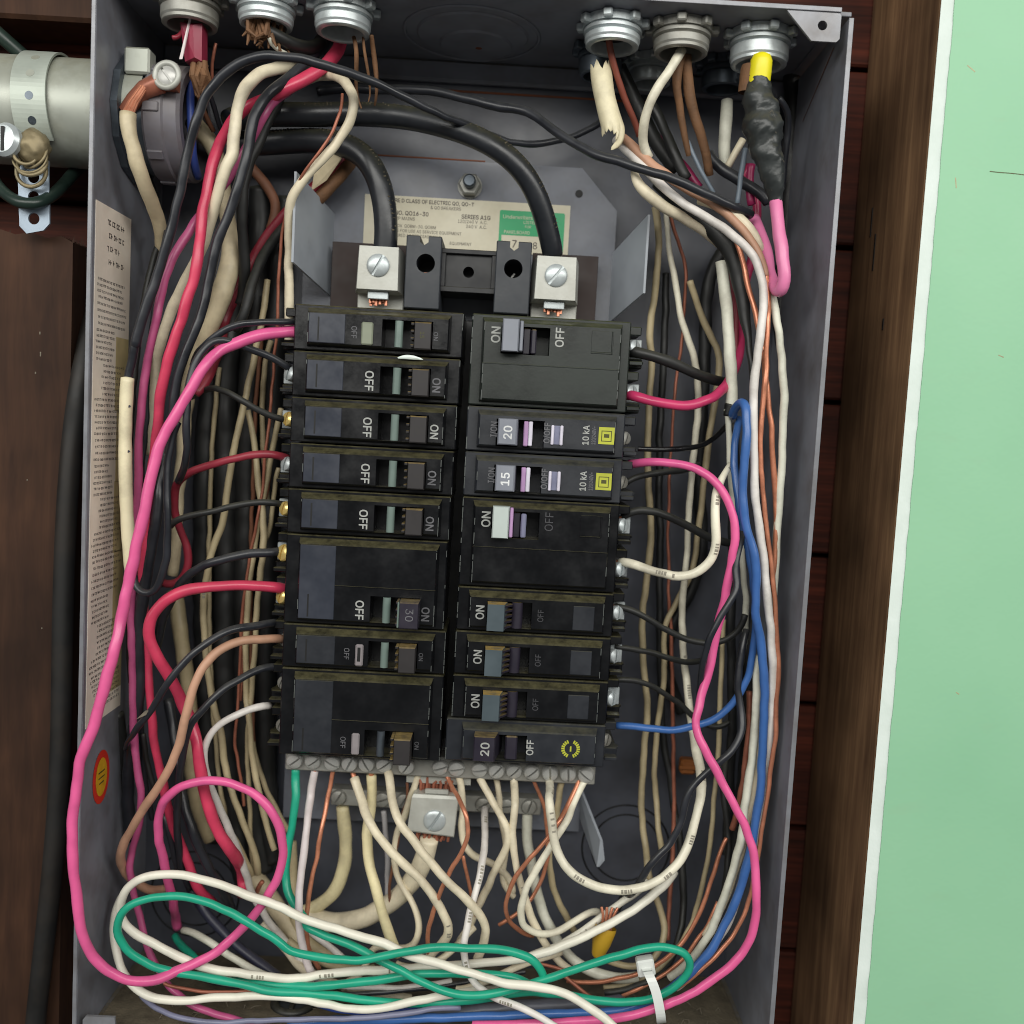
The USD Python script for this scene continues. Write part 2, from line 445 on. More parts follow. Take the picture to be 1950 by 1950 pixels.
for x, z, l in ((-222.5, -172, 2.2), (-222, -183, 3.6), (-224.5, -193, 1.8), (-228, -250, 1.2), (-219, -330, 1.2)):
    obj('paint_fleck', rbox(x - 0.3, x + 0.35, 35.8, 36.2, z - l / 3, z + l / 3, 0.1), 'lint', post)
block = obj('timber_block', rbox(-300, -196, 62, 99, -2, 60, 2.0), 'post_wood', None, label='short dark timber block at the upper left corner above the conduit', cat='wood block')

green = thing('green_wall', 'pale mint green painted wall board right of the timber stud', 'wall')
sk = []
zz = np.arange(-640, 111, 3.0)
edge = 229.8 + 0.2 * (meshkit.noise(np.c_[zz * 0.21, zz * 0, zz * 0], 3) - 0.5) * 2
poly = Polygon([(edge[i], zz[i]) for i in range(len(zz))] + [(620, 110), (620, -640)])
gm = trimesh.creation.extrude_polygon(poly, 0.5, engine='earcut')
gm.vertices = np.c_[gm.vertices[:, 0], -3.9 + gm.vertices[:, 2], gm.vertices[:, 1]]
gm.fix_normals()
obj('painted_face', gm, 'green_paint', green)
# the board itself, its sawn edge sloped forward so that it catches light
pts = [(224.8, -0.2), (229.9, -3.4), (620, -3.4), (620, -0.2)]
em = trimesh.creation.extrude_polygon(Polygon(pts), 750, engine='earcut')
em.vertices = np.c_[em.vertices[:, 0], em.vertices[:, 1], -640 + em.vertices[:, 2]]
em.fix_normals()
obj('board_edge', em, 'cut_edge', green)
cr_ = []
px = np.linspace(254, 300, 12)
pz = -71.5 - (px - 254) * 0.06 + np.array([rng.uniform(-0.25, 0.25) for _ in px])
for i in range(11):
    cr_.append(hull([(px[i], -3.96, pz[i] - 0.22), (px[i], -3.96, pz[i] + 0.22), (px[i + 1], -3.96, pz[i + 1] - 0.22), (px[i + 1], -3.96, pz[i + 1] + 0.22), (px[i], -3.85, pz[i]), (px[i + 1], -3.85, pz[i + 1])]))
obj('paint_crack', cr_, 'ink_dark', green)
for (x, z, a, l) in ((240.5, -24, 35, 5), (285, -134, 60, 3), (281, -137.5, 80, 2), (238, -78, 80, 5), (268, -160, 20, 3), (262, -330, 30, 2)):
    s = rbox(-l / 2, l / 2, -3.98, -3.86, -0.25, 0.25, 0.05)
    s.apply_transform(trimesh.transformations.rotation_matrix(math.radians(a), (0, 1, 0)))
    s.apply_translation((x, 0, z))
    obj('scuff', s, 'olive', green)

# ------------------------------------------------------------------ the panel box
X, H, D = 181.0, 543.0, 96.0
pbox = thing('panel_box', 'open grey painted steel breaker panel box without its cover', 'breaker panel')
obj('back_panel', bx(-X - 2, X + 2, D, D + 2, -H - 2, 2), 'box_paint_shaded', pbox)
obj('side_wall', rbox(-X - 2, -X, 0, D, -H, 0, 0.3), 'box_paint', pbox)
obj('side_wall', rbox(X, X + 2, 0, D, -H, -2.2, 0.3), 'box_paint', pbox)
obj('top_wall', rbox(-X - 2, X - 4, 0, D, 0.0, 2, 0.3), 'box_paint', pbox)
obj('bottom_wall', rbox(-X - 2, X + 2, 0, D, -H - 2, -H - 0.1, 0.3), 'box_paint', pbox)
obj('top_wall_end', rbox(X - 4, X + 2, 3, D, -0.4, 1.8, 0.3), 'box_paint', pbox)
# bare folded edges of the sheet
for s in (-1, 1):
    obj('sheet_edge', rbox(s * X - (0.2 if s < 0 else 0.2), s * (X + 2.2), -0.5, 0.2, -H, -2.4 if s > 0 else 1.5, 0.15), 'box_edge', pbox)
obj('sheet_edge', rbox(-X - 2, X - 4, -0.5, 0.2, 0, 2.2, 0.15), 'box_edge', pbox)
# corner tabs with a hole for the cover screw
tabp = Polygon([(150.5, 0), (176, 0), (177.2, -1.2), (177.2, -12.2), (175.6, -13.8), (163.6, -13.8)]).difference(Point(168.4, -6.4).buffer(2.3))
t = trimesh.creation.extrude_polygon(tabp, 1.6, engine='earcut')
t.vertices = np.c_[t.vertices[:, 0], 0.4 + t.vertices[:, 2], t.vertices[:, 1]]
t.fix_normals()
obj('corner_tab', t, 'box_edge', pbox)
tabp = Polygon([(-178, -H), (-160, -H), (-161.5, -526), (-176.5, -526), (-178, -528)])
t = trimesh.creation.extrude_polygon(tabp, 1.6, engine='earcut')
t.vertices = np.c_[t.vertices[:, 0], 0.4 + t.vertices[:, 2], t.vertices[:, 1]]
t.fix_normals()
obj('corner_tab', t, 'box_edge', pbox)
# knockouts: rings pressed into top, back
for r, y in ((36, 52.9), (22.5, 64)):
    obj('knockout_ring', torus((-3.4 if r > 30 else -1.5, y, -0.2), (0, 0, 1), r, 0.9, 56, 8), 'box_paint', pbox, smooth=True)
obj('knockout_disc', lathe([(0, 0), (0, 30), (-1.0, 29), (-1.0, 0)], (-3, 54, -0.1), (0, 0, 1), 48), 'box_paint', pbox, smooth=30)
obj('knockout_disc', lathe([(0, 0), (0, 20), (-1.2, 19), (-1.2, 0)], (-1.5, 64, -1.0), (0, 0, 1), 48), 'box_paint', pbox, smooth=30)
obj('rust_spot', lathe([(0, 0), (0, 2.2), (-0.15, 1.2), (-0.15, 0)], (0, 66, -2.15), (0, 0, 1), 12), 'rust', pbox)
for c, rr in (((114.0, -462.0), (21.0, 27.0)), ((-150, -505), (20, 27))):
    for r in rr:
        obj('knockout_ring', torus((c[0], D - 0.1, c[1]), (0, 1, 0), r, 0.55, 56, 6), 'recess', pbox, smooth=True)
# back wall joggle and the pan that carries the breakers
obj('back_rib', rbox(-X, X, D - 5, D, -12, 0, 1.5), 'box_paint', pbox)
obj('rust_line', rbox(-20, 100, D - 0.4, D, -16.2, -15.0, 0.15), 'rust', pbox)
obj('rust_line', rbox(-60, 6, 88.5, 89.1, -56.6, -55.8, 0.15), 'rust', pbox)
obj('rust_line', hull([(180.9, 20, -8), (180.9, 22, -8.6), (180.7, 20, -9), (180.9, 66, -30), (180.9, 67, -31), (180.7, 66, -31)]), 'rust', pbox)
panp = Polygon([(-92, -57), (62, -57), (83.5, -80), (83.5, -450), (-96, -450), (-96, -76)])
t = trimesh.creation.extrude_polygon(panp, 8, engine='earcut')
t.vertices = np.c_[t.vertices[:, 0], 88 + t.vertices[:, 2], t.vertices[:, 1]]
t.fix_normals()
obj('mounting_pan', t, 'box_paint_pan', pbox)
obj('pan_hole', lathe([(0, 0), (0, 2.2), (-0.3, 2.2), (-0.3, 0)], (61, 88, -71.5), (0, 1, 0), 14), 'recess', pbox)
# bent-up guard fins of the pan
def fin(pts, th, nrm):
    p = np.array(pts, float)
    return hull(np.vstack([p, p + np.array(nrm) * th]))
obj('guard_fin', fin([(-92.5, 40, -80), (-92.5, 40, -127), (-80, 88, -138), (-80, 88, -91)], 1.3, (0.9, 0.3, 0)), 'fin_paint', pbox)
obj('guard_fin', fin([(98, 52, -89), (98, 52, -131), (83.5, 88, -144), (83.5, 88, -104)], 1.3, (-0.9, 0.3, 0)), 'fin_paint', pbox)
obj('guard_fin', fin([(95.5, 60, -455), (92.5, 60, -459), (83, 92, -441), (81, 92, -420), (93.5, 60, -443)], 1.6, (0.9, 0.2, 0)), 'fin_paint', pbox)
# dust lying on the bottom wall, and lint
dm_ = trimesh.creation.box((356, 92, 0.4)).subdivide_to_size(6).copy()
n_ = meshkit.fbm(np.c_[dm_.vertices[:, 0] * 0.06, dm_.vertices[:, 1] * 0.06, dm_.vertices[:, 2] * 0], 4, 5)
dm_.vertices[:, 2] += np.where(dm_.vertices[:, 2] > 0, n_ * 2.2, 0)
dm_.apply_translation((0, 48, -H + 0.35))
obj('dust_layer', dm_, 'dust_patch', pbox, smooth=True, kind='stuff')
ln = []
for k in range(160):
    x, y = rng.uniform(-150, 175), rng.uniform(3, 70)
    if rng.random() < 0.6:
        x = rng.uniform(70, 170)
    a = rng.uniform(0, 6.28)
    l = rng.uniform(2, 7)
    q = np.array([(x, y, -H + 2), (x + l * .5 * math.cos(a), y + l * .5 * math.sin(a), -H + 2 + rng.uniform(0.5, 3)), (x + l * math.cos(a + .5), y + l * math.sin(a + .5), -H + 2 + rng.uniform(0, 2))])
    ln.append(tube(q, [0.15, 0.2, 0.12], 4)[0])
obj('lint', ln, 'lint', pbox, kind='stuff')


def side_text(rows, x, flip=1):
    """rows of unreadably small print on the paper stuck to the left wall: (z, y0, y1, height, ink breaks)"""
    out = []
    for z, y0, y1, h in rows:
        y = y0
        while y < y1:
            w = rng.uniform(1.0, 4.2) if h < 2 else rng.uniform(2.2, 5.5)
            w = min(w, y1 - y)
            zz0 = z + rng.uniform(-0.12, 0.12)
            # each word a few strokes
            k = max(1, int(w / (h * 0.62)))
            for i in range(k):
                a = y + i * w / k
                b = a + w / k * 0.78
                t_ = rng.random()
                if t_ < 0.4:
                    out += [bx(x, x + 0.06, a, a + (b - a) * 0.35, zz0, zz0 + h), bx(x, x + 0.06, a, b, zz0 + h * 0.38, zz0 + h * 0.62)]
                elif t_ < 0.75:
                    out += [bx(x, x + 0.06, a, b, zz0, zz0 + h * 0.24), bx(x, x + 0.06, a, b, zz0 + h * 0.76, zz0 + h), bx(x, x + 0.06, a, a + (b - a) * 0.35, zz0, zz0 + h)]
                else:
                    out += [bx(x, x + 0.06, b - (b - a) * 0.35, b, zz0, zz0 + h), bx(x, x + 0.06, a, b, zz0 + h * 0.76, zz0 + h)]
            y += w + h * 0.55
    return out


lab = obj('instruction_label', bx(-X, -X + 0.25, 3.5, 49, -374, -108), 'label_paper', pbox, label='long paper instruction label on the left inner wall')
rows = [(-117 - 6.5 * i, 18 + (i % 2) * 2, 40 - (i == 2) * 6, 2.6) for i in range(4)]
z = -146
while z > -352:
    block_ = int((-z) / 17) % 4
    h = 1.25
    rows.append((z, 6 + rng.uniform(0, 3) + (8 if block_ == 3 else 0), 46 - rng.uniform(0, 8) - (14 if block_ == 2 else 0), h))
    z -= 2.9 if block_ != 1 else 3.3
for i in range(7):
    rows.append((-352 - i * 2.6, 8 + i * 1.5, 46, 1.4))
obj('print', side_text(rows, -X + 0.26), 'ink_label', lab)
st = []
for k in range(5):
    z0_ = -172 - k * 38
    st.append(bx(-X + 0.26, -X + 0.3, 33 + rng.uniform(-2, 2), 48.8, z0_ - 38.5, z0_))
obj('stain', st, 'label_stain', lab)
ov = lathe([(0, 0), (0, 1)], (0, 0, 0), (1, 0, 0), 40)
st = obj('round_sticker', [trimesh.Trimesh(np.c_[-X + 0.3 + 0 * ov.vertices[:, 0], 24.5 + 11 * ov.vertices[:, 1], -406.5 + 14.5 * ov.vertices[:, 2]], ov.faces)], 'sticker_red', pbox, label='small red oval sticker with a yellow centre')
obj('sticker_centre', [trimesh.Trimesh(np.c_[-X + 0.45 + 0 * ov.vertices[:, 0], 24.5 + 7.4 * ov.vertices[:, 1], -406.5 + 10.4 * ov.vertices[:, 2]], ov.faces)], 'sticker_yellow', st)
obj('sticker_mark', [bx(-X + 0.5, -X + 0.56, 20.5, 28.5, -404, -403.2), bx(-X + 0.5, -X + 0.56, 20.5, 28.5, -407, -406.3), bx(-X + 0.5, -X + 0.56, 21.5, 27.5, -410, -409.2)], 'ink_dark', st)

# nameplate paper on the pan
plate = obj('nameplate', bx(-62, 56.5, 87.6, 87.9, -107.5, -78.6), 'plate_paper', pbox, label='cream rating label with a green corner above the lugs')
YP = 87.55
def ptxt(s, size, x, z, mat_='ink_label', bold=False, sq=1.0):
    m = lettering(s, size * 1.2, (0, YP, 0), 0, 0.06, bold, sq * 0.92)
    m.apply_translation((x - m.bounds[0][0], 0, z))
    return m
obj('print', [ptxt('SQUARE D CLASS OF ELECTRIC QO, QO-T', 1.7, -52, -81.4, bold=True), ptxt('& QO BREAKERS', 1.5, -24, -84.2), ptxt('CAT. NO. QO16-30', 1.9, -52, -88.2, bold=True),
              ptxt('SERIES A1G', 1.9, -6, -88.2, bold=True), ptxt('AMP MAINS', 1.5, -46, -91.2), ptxt('120/240 V  A.C.', 1.5, -8, -91), ptxt('240 V  A.C.', 1.5, -3, -93.6), 
              ptxt('FOR IN BOX  QOBM-30, QOBM', 1.4, -52, -95.6), ptxt('SUITABLE FOR USE AS SERVICE EQUIPMENT', 1.4, -52, -98.2), ptxt('WHEN WIRED AS PER DIAGRAM 2', 1.4, -52, -100.8), ptxt('EQUIPMENT', 1.4, -12, -103.8)], 'ink_label', plate)
gp = Polygon([(16, -83.2), (53.6, -83.2), (53.6, -106), (16, -106)]).buffer(-1).buffer(1).difference(sbox(17.6, -106, 51, -97.2))
g = trimesh.creation.extrude_polygon(gp, 0.08, engine='earcut')
g.vertices = np.c_[g.vertices[:, 0], YP - g.vertices[:, 2], g.vertices[:, 1]]
g.fix_normals()
obj('green_panel', g, 'plate_green', plate)
YP = 87.42
obj('print', [ptxt('Underwriters', 1.7, 18, -86.8, sq=1.1), ptxt('LISTED', 1.4, 30, -89.5), ptxt('FOR', 1.2, 31, -92), ptxt('PANELBOARD', 1.5, 19, -95.4)], 'plate_paper', plate)
YP = 87.52
obj('print', [ptxt('N.', 2.4, 18, -102), ptxt('7', 3.6, 24, -102), ptxt('98', 3.2, 33, -102.4)], 'ink_label', plate)

# bolt above the nameplate
bolt = thing('hex_bolt', 'hex nut and stud on the grey pan above the rating label', 'bolt')
obj('washer', lathe([(0, 0), (0, 7), (-1.2, 7), (-1.2, 0)], (-2, 88, -71), (0, 1, 0), 30), 'zinc_dull', bolt, smooth=30)
obj('nut', lathe([(0, 0), (0, 6.6), (-5, 6.6), (-6, 5.6), (-6, 0)], (-2, 87, -71), (0, 1, 0), 6), 'zinc_dull', bolt)
obj('stud_end', lathe([(0, 3.6), (-5, 3.6), (-5.8, 2.8), (-5.8, 0)], (-2, 81, -70.5), (0, 1, 0), 20), 'zinc_dark', bolt, smooth=30)

# ------------------------------------------------------------------ main lugs
obj('dark_gap_filler', rbox(-3, 10, 62, 87.9, -388, -150, 0.5), 'recess', pbox)  # black filler added between the breaker columns so their gap looks dark
lugs = thing('main_lug_block', 'black moulded block with two aluminium main lugs under the thick cables', 'terminal block')
obj('insulating_plate', rbox(-77.5, -32, 76, 79, -147, -108.5, 0.3), 'fibre_board', lugs)
obj('insulating_plate', rbox(36, 73.5, 76, 79, -147, -108.5, 0.3), 'fibre_board', lugs)


def tower(x0, x1, z0, z1, hole):
    w = x1 - x0
    m = man(rbox(x0, x1, 44, 76, z0, z1, 0.5))
    m = m - man(lathe([(-30, 0), (-30, 5.0), (30, 5.0), (30, 0)], (hole[0], 60, hole[1]), (0, 1, 0), 32))
    m = m - man(bx(x0 + w * 0.38, x1 - w * 0.38, 40, 80, z1 - 3.4, z1 + 1))
    m = m - man(hull([(x0 + w * 0.38, 40, z1 - 3.3), (x1 - w * 0.38, 40, z1 - 3.3), (x0 + w * 0.5, 40, z1 - 5), (x0 + w * 0.38, 80, z1 - 3.3), (x1 - w * 0.38, 80, z1 - 3.3), (x0 + w * 0.5, 80, z1 - 5)]))
    return m


obj('block_tower', tower(-32.4, -13.4, -147, -108.6, (-21.6, -123)), 'bakelite', lugs)
obj('block_tower', tower(15.8, 34.8, -147, -108.8, (25.4, -123.2)), 'bakelite', lugs)
for x, a in ((-21.6, 0), (25.4, 55)):
    s = rbox(-3.2, 3.2, 61, 62, -0.5, 0.5, 0.1)
    s.apply_transform(trimesh.transformations.rotation_matrix(math.radians(-a), (0, 1, 0)))
    s.apply_translation((x + (0.6 if a == 0 else -0.8), 0, -125.6))
    obj('contact_blade', s, 'copper' if a == 0 else 'steel', lugs)
    obj('tower_floor', bx(x - 6, x + 6, 66, 67, -130, -116), 'recess', lugs)
mid = man(rbox(-13.6, 16, 52, 76, -136.5, -113.5, 0.4)) - man(lathe([(-8, 0), (-8, 3.0), (12, 3.0), (12, 0)], (1.2, 52, -125.2), (0, 1, 0), 24))
obj('block_centre', mid, 'bakelite_dark', lugs)
obj('block_centre_rim', [rbox(-13.6, 16, 49.5, 52.2, -116, -113.5, 0.3), rbox(-13.6, 16, 49.5, 52.2, -136.5, -133.6, 0.3), rbox(-13.6, -11.2, 49.5, 52.2, -133.8, -116, 0.3), rbox(13.6, 16, 49.5, 52.2, -133.8, -116, 0.3)], 'bakelite_dark', lugs)
for cx, ang in ((-47.2, 62), (48.6, 52)):
    lg = obj('lug', [hull([(cx - 12.2, 56, -116), (cx + 12.2, 56, -116), (cx - 13, 56, -139), (cx + 13, 56, -139), (cx - 10.5, 47, -115), (cx + 10.5, 47, -115), (cx - 11, 46, -138), (cx + 11, 46, -138), (cx - 13, 62, -117), (cx + 13, 62, -117), (cx - 13, 62, -139), (cx + 13, 62, -139)]),
                     rbox(cx - 12.4, cx + 13, 60, 66, -149, -137, 0.5)], 'aluminium', lugs)
    obj('screw', screw_head((cx, 45.6, -125.2), (0, -1, 0), 6.1, 2.6, ang), 'zinc', lg, smooth=35)
    obj('pressure_plate', rbox(cx - 5.6, cx + 5.6, 50, 53, -142.5, -138.5, 0.3), 'zinc', lg)
    st = []
    for k in range(11):
        st.append(tube([(cx - 4.6 + (k % 6) * 1.75, 54.5 + (k // 6) * 1.8, -137), (cx - 4.6 + (k % 6) * 1.75 + rng.uniform(-.3, .3), 54 + (k // 6) * 1.8, -142 - rng.uniform(0.6, 4.0))], [0.85, 0.85], 8)[0])
    obj('cable_strand', st, 'copper', lg, smooth=40)
obj('lug_foot', rbox(-59.5, -34.4, 66, 70, -150, -138.5, 0.5), 'aluminium', lugs)

# ------------------------------------------------------------------ breakers
def esc_mesh(x0, x1, top, bot, y=17.6):
    """raised face of a breaker: sloped long sides, small chamfer"""
    p = []
    for a, yy, ib, it, ix in ((0, 23.5, 0, 0, 0), (1, y + 0.7, 1.3, 2.3, 0.9), (2, y, 1.9, 3.0, 1.5)):
        p += [(x0 + ix, yy, top - it), (x1 - ix, yy, top - it), (x0 + ix, yy, bot + ib), (x1 - ix, yy, bot + ib)]
    return hull(p)


def breaker(side, k, space, span, label, kind, wires, group=None, amps=None):
    """side 'L' or 'R', k-th breaker, starting at this space from the top and taking span spaces; returns the thing"""
    P0 = -150.6 - 23.85 * space if side == 'L' else -150.4 - 23.75 * space
    pitch = 23.85 if side == 'L' else 23.75
    top, bot = P0, P0 - pitch * span + 0.7
    name = 'circuit_breaker'
    b = thing(name, label, 'circuit breaker', group)
    body_mat = {'green': 'breaker_green', 'new': 'breaker_newer', 'plain20': 'breaker_newer'}.get(kind, 'breaker_plastic')
    if side == 'L':
        xo, xi, e0, e1 = -86.0, 1.2 - (0.5 * k if k < 6 else 1.0), -79.0, -5.2
    else:
        xo, xi, e0, e1 = 88.0, 5.6 - 0.08 * k, 11.0, 83.6
    if kind == 'plain20':
        xi = 2.8
    x0, x1 = min(xo, xi), max(xo, xi)
    if kind in ('test', ) and k == 0:
        e1 = -4.8
    body = man(rbox(x0, x1, 23.0, 82, bot, top, 0.6))
    face = man(esc_mesh(e0, e1, top - 1.4, bot + 1.6))
    last = top - pitch * (span - 1)           # the pole that carries the handle
    hz = last if side == 'L' else top
    h0, h1 = hz - 6.0, hz - 20.2
    if side == 'L':
        s0, s1 = (-40.0, -14.0)
    else:
        s0, s1 = (21.0, 46.0 if kind != 'toggle' else 44.8)
    well = man(bx(s0, s1, 8, 33, h1, h0))
    body = body - well
    face = face - well
    obj('body', body, body_mat, b)
    obj('face', face, body_mat, b)
    obj('handle_well', bx(s0 - 0.1, s1 + 0.1, 33.1, 34, h1 - 0.1, h0 + 0.1), 'recess', b)
    yf = 17.55
    # seam between the poles of a double breaker
    if span == 2:
        obj('seam', rbox(e0 + 1, e1 - 1, yf - 0.25, yf + 0.3, top - pitch - 1.9, top - pitch - 1.3, 0.15), body_mat, b)
    if side == 'L':
        # clear grey end window
        pz0, pz1 = bot + 3.6, top - 4.6
        pr_ = -58.8 if kind != 'test' or k == 0 else -57.4
        wmat = 'breaker_clear' if k < 6 else 'breaker_newer'
        w_ = obj('end_window', rbox(e0 + 1.6, pr_, yf - 0.35, yf + 0.4, pz0, pz1, 0.25), wmat, b)
        obj('window_slot', bx(-72.8, -72.0, yf - 0.42, yf, (hz - 20) + 1.5, hz - 6.6), 'recess', w_)
        if kind == 'test':
            ox = -54.2 if k == 0 else -51.2
            obj('lettering', lettering('OFF', 2.7, (ox, yf, hz - 13.4), -90, squash=0.9), 'ink_grey', b)
            bxx = (-50.4, -44.4) if k == 0 else (-46.6, -42.4)
            tb = obj('test_button', rbox(bxx[0], bxx[1], yf - 1.3, yf + 1, hz - 19.6, hz - 8, 0.7), 'button_sage' if k == 0 else 'button_grey', b)
            if k == 6:
                obj('button_slot', bx(-45.4, -43.8, yf - 1.36, yf, hz - 17, hz - 9.5), 'recess', tb)
            obj('lettering', lettering('ON', 2.2, (-12.4 if k == 0 else -12.2, yf, hz - 13.2), -90), 'ink_grey', b)
        else:
            obj('lettering', lettering('OFF', 4.2, (-45.4, yf, hz - 13.8), -90, bold=True, squash=0.95), 'ink_white', b)
            obj('lettering', lettering('ON', 4.0, (-10.9, yf, hz - 14.2), -90, bold=True, squash=0.95), 'ink_white' if k == 2 else 'ink_grey', b)
        # rocking drum with the handle
        dr = lathe([(h1 + 0.4, 0), (h1 + 0.4, 2.1), (h0 - 0.4, 2.1), (h0 - 0.4, 0)], (-31.4, 18.6, 0), (0, 0, 1), 24)
        obj('toggle_drum', dr, 'drum' if k < 7 else 'zinc_dark', b, smooth=40)
        prot = {0: 15.6, 5: 7.5, 6: 10.0, 7: 6.5}.get(k, 13.4)
        hm = {5: 'handle_plum'}.get(k, 'handle_dark')
        hw = 9.8 if k == 5 else 8.6
        hx = -23.6 if k == 5 else -23.2
        hn = obj('handle', hull([(hx, prot, h0 - 0.6), (hx + hw, prot, h0 - 0.6), (hx, prot, h1 - 0.2), (hx + hw, prot, h1 - 0.2),
                                 (hx + 0.3, prot - 0.5, h0 - 1.2), (hx + hw - 0.3, prot - 0.5, h0 - 1.2), (hx + 0.3, prot - 0.5, h1 + 0.4), (hx + hw - 0.3, prot - 0.5, h1 + 0.4),
                                 (hx - 0.6, 30, h0 - 0.6), (hx + hw, 30, h0 - 0.6), (hx - 0.6, 30, h1), (hx + hw, 30, h1)]), hm, b)
        for q in range(4):
            zq = h1 + 1.5 + q * (h0 - h1 - 3) / 3
            obj('grip_rib', rbox(hx - 2.1, hx - 0.2, prot + 1.6, 27, zq - 0.7, zq + 0.7, 0.3), hm, hn)
        if k == 5:
            obj('lettering', lettering('30', 4.0, (hx + 5.2, prot - 0.5, (h0 + h1) / 2), -90), 'ink_grey', hn)
            obj('handle_edge', rbox(hx - 1.1, hx - 0.1, prot + 0.1, 20, h1, h0 - 0.8, 0.3), 'drum', hn)
        if k == 0:
            obj('lettering', lettering('15', 2.2, (hx + 4, prot - 0.5, (h0 + h1) / 2), -90), 'ink_dark', hn)
    else:
        if kind in ('toggle', ):
            pm_ = 'handle_blue'
            hn = obj('handle', hull([(21.6, 9.0, h0 - 0.4), (30.2, 9.0, h0 - 0.4), (21.6, 9.0, h1), (30.2, 9.0, h1), (21.0, 32, h0 - 0.4), (34, 32, h0 - 0.4), (21.0, 32, h1), (34, 32, h1)]), pm_, b)
            for q in range(5):
                zq = h1 + 1.4 + q * (h0 - h1 - 3.2) / 4
                obj('grip_rib', hull([(30.0, 10.5, zq - 0.5), (30.0, 10.5, zq + 0.5), (34.4, 17.0, zq - 0.5), (34.4, 17.0, zq + 0.5), (30.4, 24, zq - 0.5), (30.4, 24, zq + 0.5), (35.8, 24, zq - 0.5), (35.8, 24, zq + 0.5)]), 'handle_plum', hn)
            obj('toggle_drum', lathe([(h1 + 0.3, 0), (h1 + 0.3, 3.0), (h0 - 0.3, 3.0), (h0 - 0.3, 0)], (37.0, 19.6, 0), (0, 0, 1), 24), 'handle_plum', b, smooth=40)
            obj('lettering', lettering('ON', 4.2, (17.6, yf, hz - 12.4), 90, bold=True, squash=0.9), 'ink_white', b)
            obj('lettering', lettering('OFF', 3.0, (49.4, yf, hz - 12.6), 90, squash=0.85), 'ink_worn', b)
            wn = obj('end_window', rbox(66.4, 77.6, yf - 0.3, yf + 0.3, hz - 19.2, hz - 6.4, 0.25), 'breaker_newer', b)
        elif kind in ('green', 'double'):
            pm_ = 'handle_grey' if kind == 'green' else 'handle_pale'
            zt = top - 3.6
            hn = obj('handle', hull([(22.2, 8.6, zt), (29.4, 8.6, zt), (22.2, 8.6, zt - 15.6), (29.4, 8.6, zt - 15.6), (21.6, 9.4, zt + 0.4), (30.0, 9.4, zt + 0.4), (21.6, 9.4, zt - 16), (30, 9.4, zt - 16), (21.4, 26, zt), (31, 26, zt), (21.4, 26, zt - 15), (31, 26, zt - 15)]), pm_, b)
            obj('handle_side', rbox(30.4, 32.2, 10.5, 26, zt - 15.4, zt - 0.2, 0.4), 'flag_purple' if kind == 'double' else 'handle_grey', hn)
            obj('toggle_drum', rbox(36.4, 39.2, 17.4, 30, h1 + 0.6, h0 - 1.0, 0.6), 'handle_plum' if kind == 'green' else 'lavender', b)
            obj('handle_base', rbox(32.4, 36.2, 20, 30, h1 + 0.4, h0 - 0.4, 0.5), 'handle_plum', b)
            obj('lettering', lettering('ON', 4.4, (18.2, yf, hz - 10.8), 90, bold=True, squash=0.95), 'ink_white', b)
            obj('lettering', lettering('OFF', 4.2, (51.0, yf, hz - 10.4), 90, bold=(kind == 'green'), squash=0.92), 'ink_white' if kind == 'green' else 'ink_worn', b)
            wn = obj('end_window', [rbox(67.4, 78.4, yf - 0.35, yf + 0.3, hz - 17.6, hz - 16.9, 0.15), rbox(77.9, 78.6, yf - 0.35, yf + 0.3, hz - 17.6, hz - 6, 0.15), rbox(67.4, 77.8, yf - 0.15, yf + 0.3, hz - 16.8, hz - 6, 0.1)], body_mat, b)
        elif kind == 'new':
            zt = hz - 6.2
            hn = obj('handle', hull([(22.6, 9.6, zt), (31.0, 9.6, zt), (22.6, 9.6, zt - 12.4), (31, 9.6, zt - 12.4), (22, 10.4, zt + 0.4), (31.8, 10.4, zt + 0.4), (22, 10.4, zt - 13), (31.8, 10.4, zt - 13), (21.6, 30, zt), (33, 30, zt), (21.6, 30, zt - 13), (33, 30, zt - 13)]), 'handle_grey', b)
            obj('lettering', lettering(amps, 4.2, (27.0, 9.6, zt - 6.6), 90, bold=True), 'ink_bright', hn)
            obj('trip_flag', rbox(35.2, 37.6, 16.6, 30, zt - 13.2, zt - 0.4, 0.4), 'flag_purple', b)
            obj('trip_flag', rbox(37.7, 39.8, 16.2, 30, zt - 13.0, zt - 0.4, 0.4), 'flag_white', b)
            obj('lettering', lettering('I/ON', 3.2, (19.9, yf, hz - 11.6), 90, bold=True, squash=0.8), 'ink_grey', b)
            obj('lettering', lettering('O/OFF', 3.0, (47.4, yf, hz - 12.0), 90, bold=True, squash=0.85), 'ink_grey', b)
            obj('test_bar', rbox(49.4, 50.9, yf - 1.2, yf + 1, zt - 11.8, zt - 1.6, 0.4), 'flag_white', b)
            obj('test_bar', rbox(54.0, 55.6, yf - 1.2, yf + 1, zt - 11.8, zt - 1.6, 0.4), 'flag_white', b)
            obj('test_slot', bx(51.0, 53.9, yf - 0.06, yf + 0.6, zt - 11.4, zt - 1.8), 'lavender', b)
            obj('lettering', lettering('10 kA', 3.2, (67.4, yf, hz - 12.0), 90, bold=True, squash=0.85), 'ink_white', b)
            obj('lettering', lettering('120/240V~', 2.0, (71.6, yf, hz - 12.0), 90, bold=True, squash=0.62), 'ink_grey', b)
            lgm = obj('emblem', rbox(74.0, 82.2, yf - 0.12, yf + 0.2, hz - 16.2, hz - 7.4, 0.05), 'ink_yellow', b)
            cxz = (78.1, hz - 11.8)
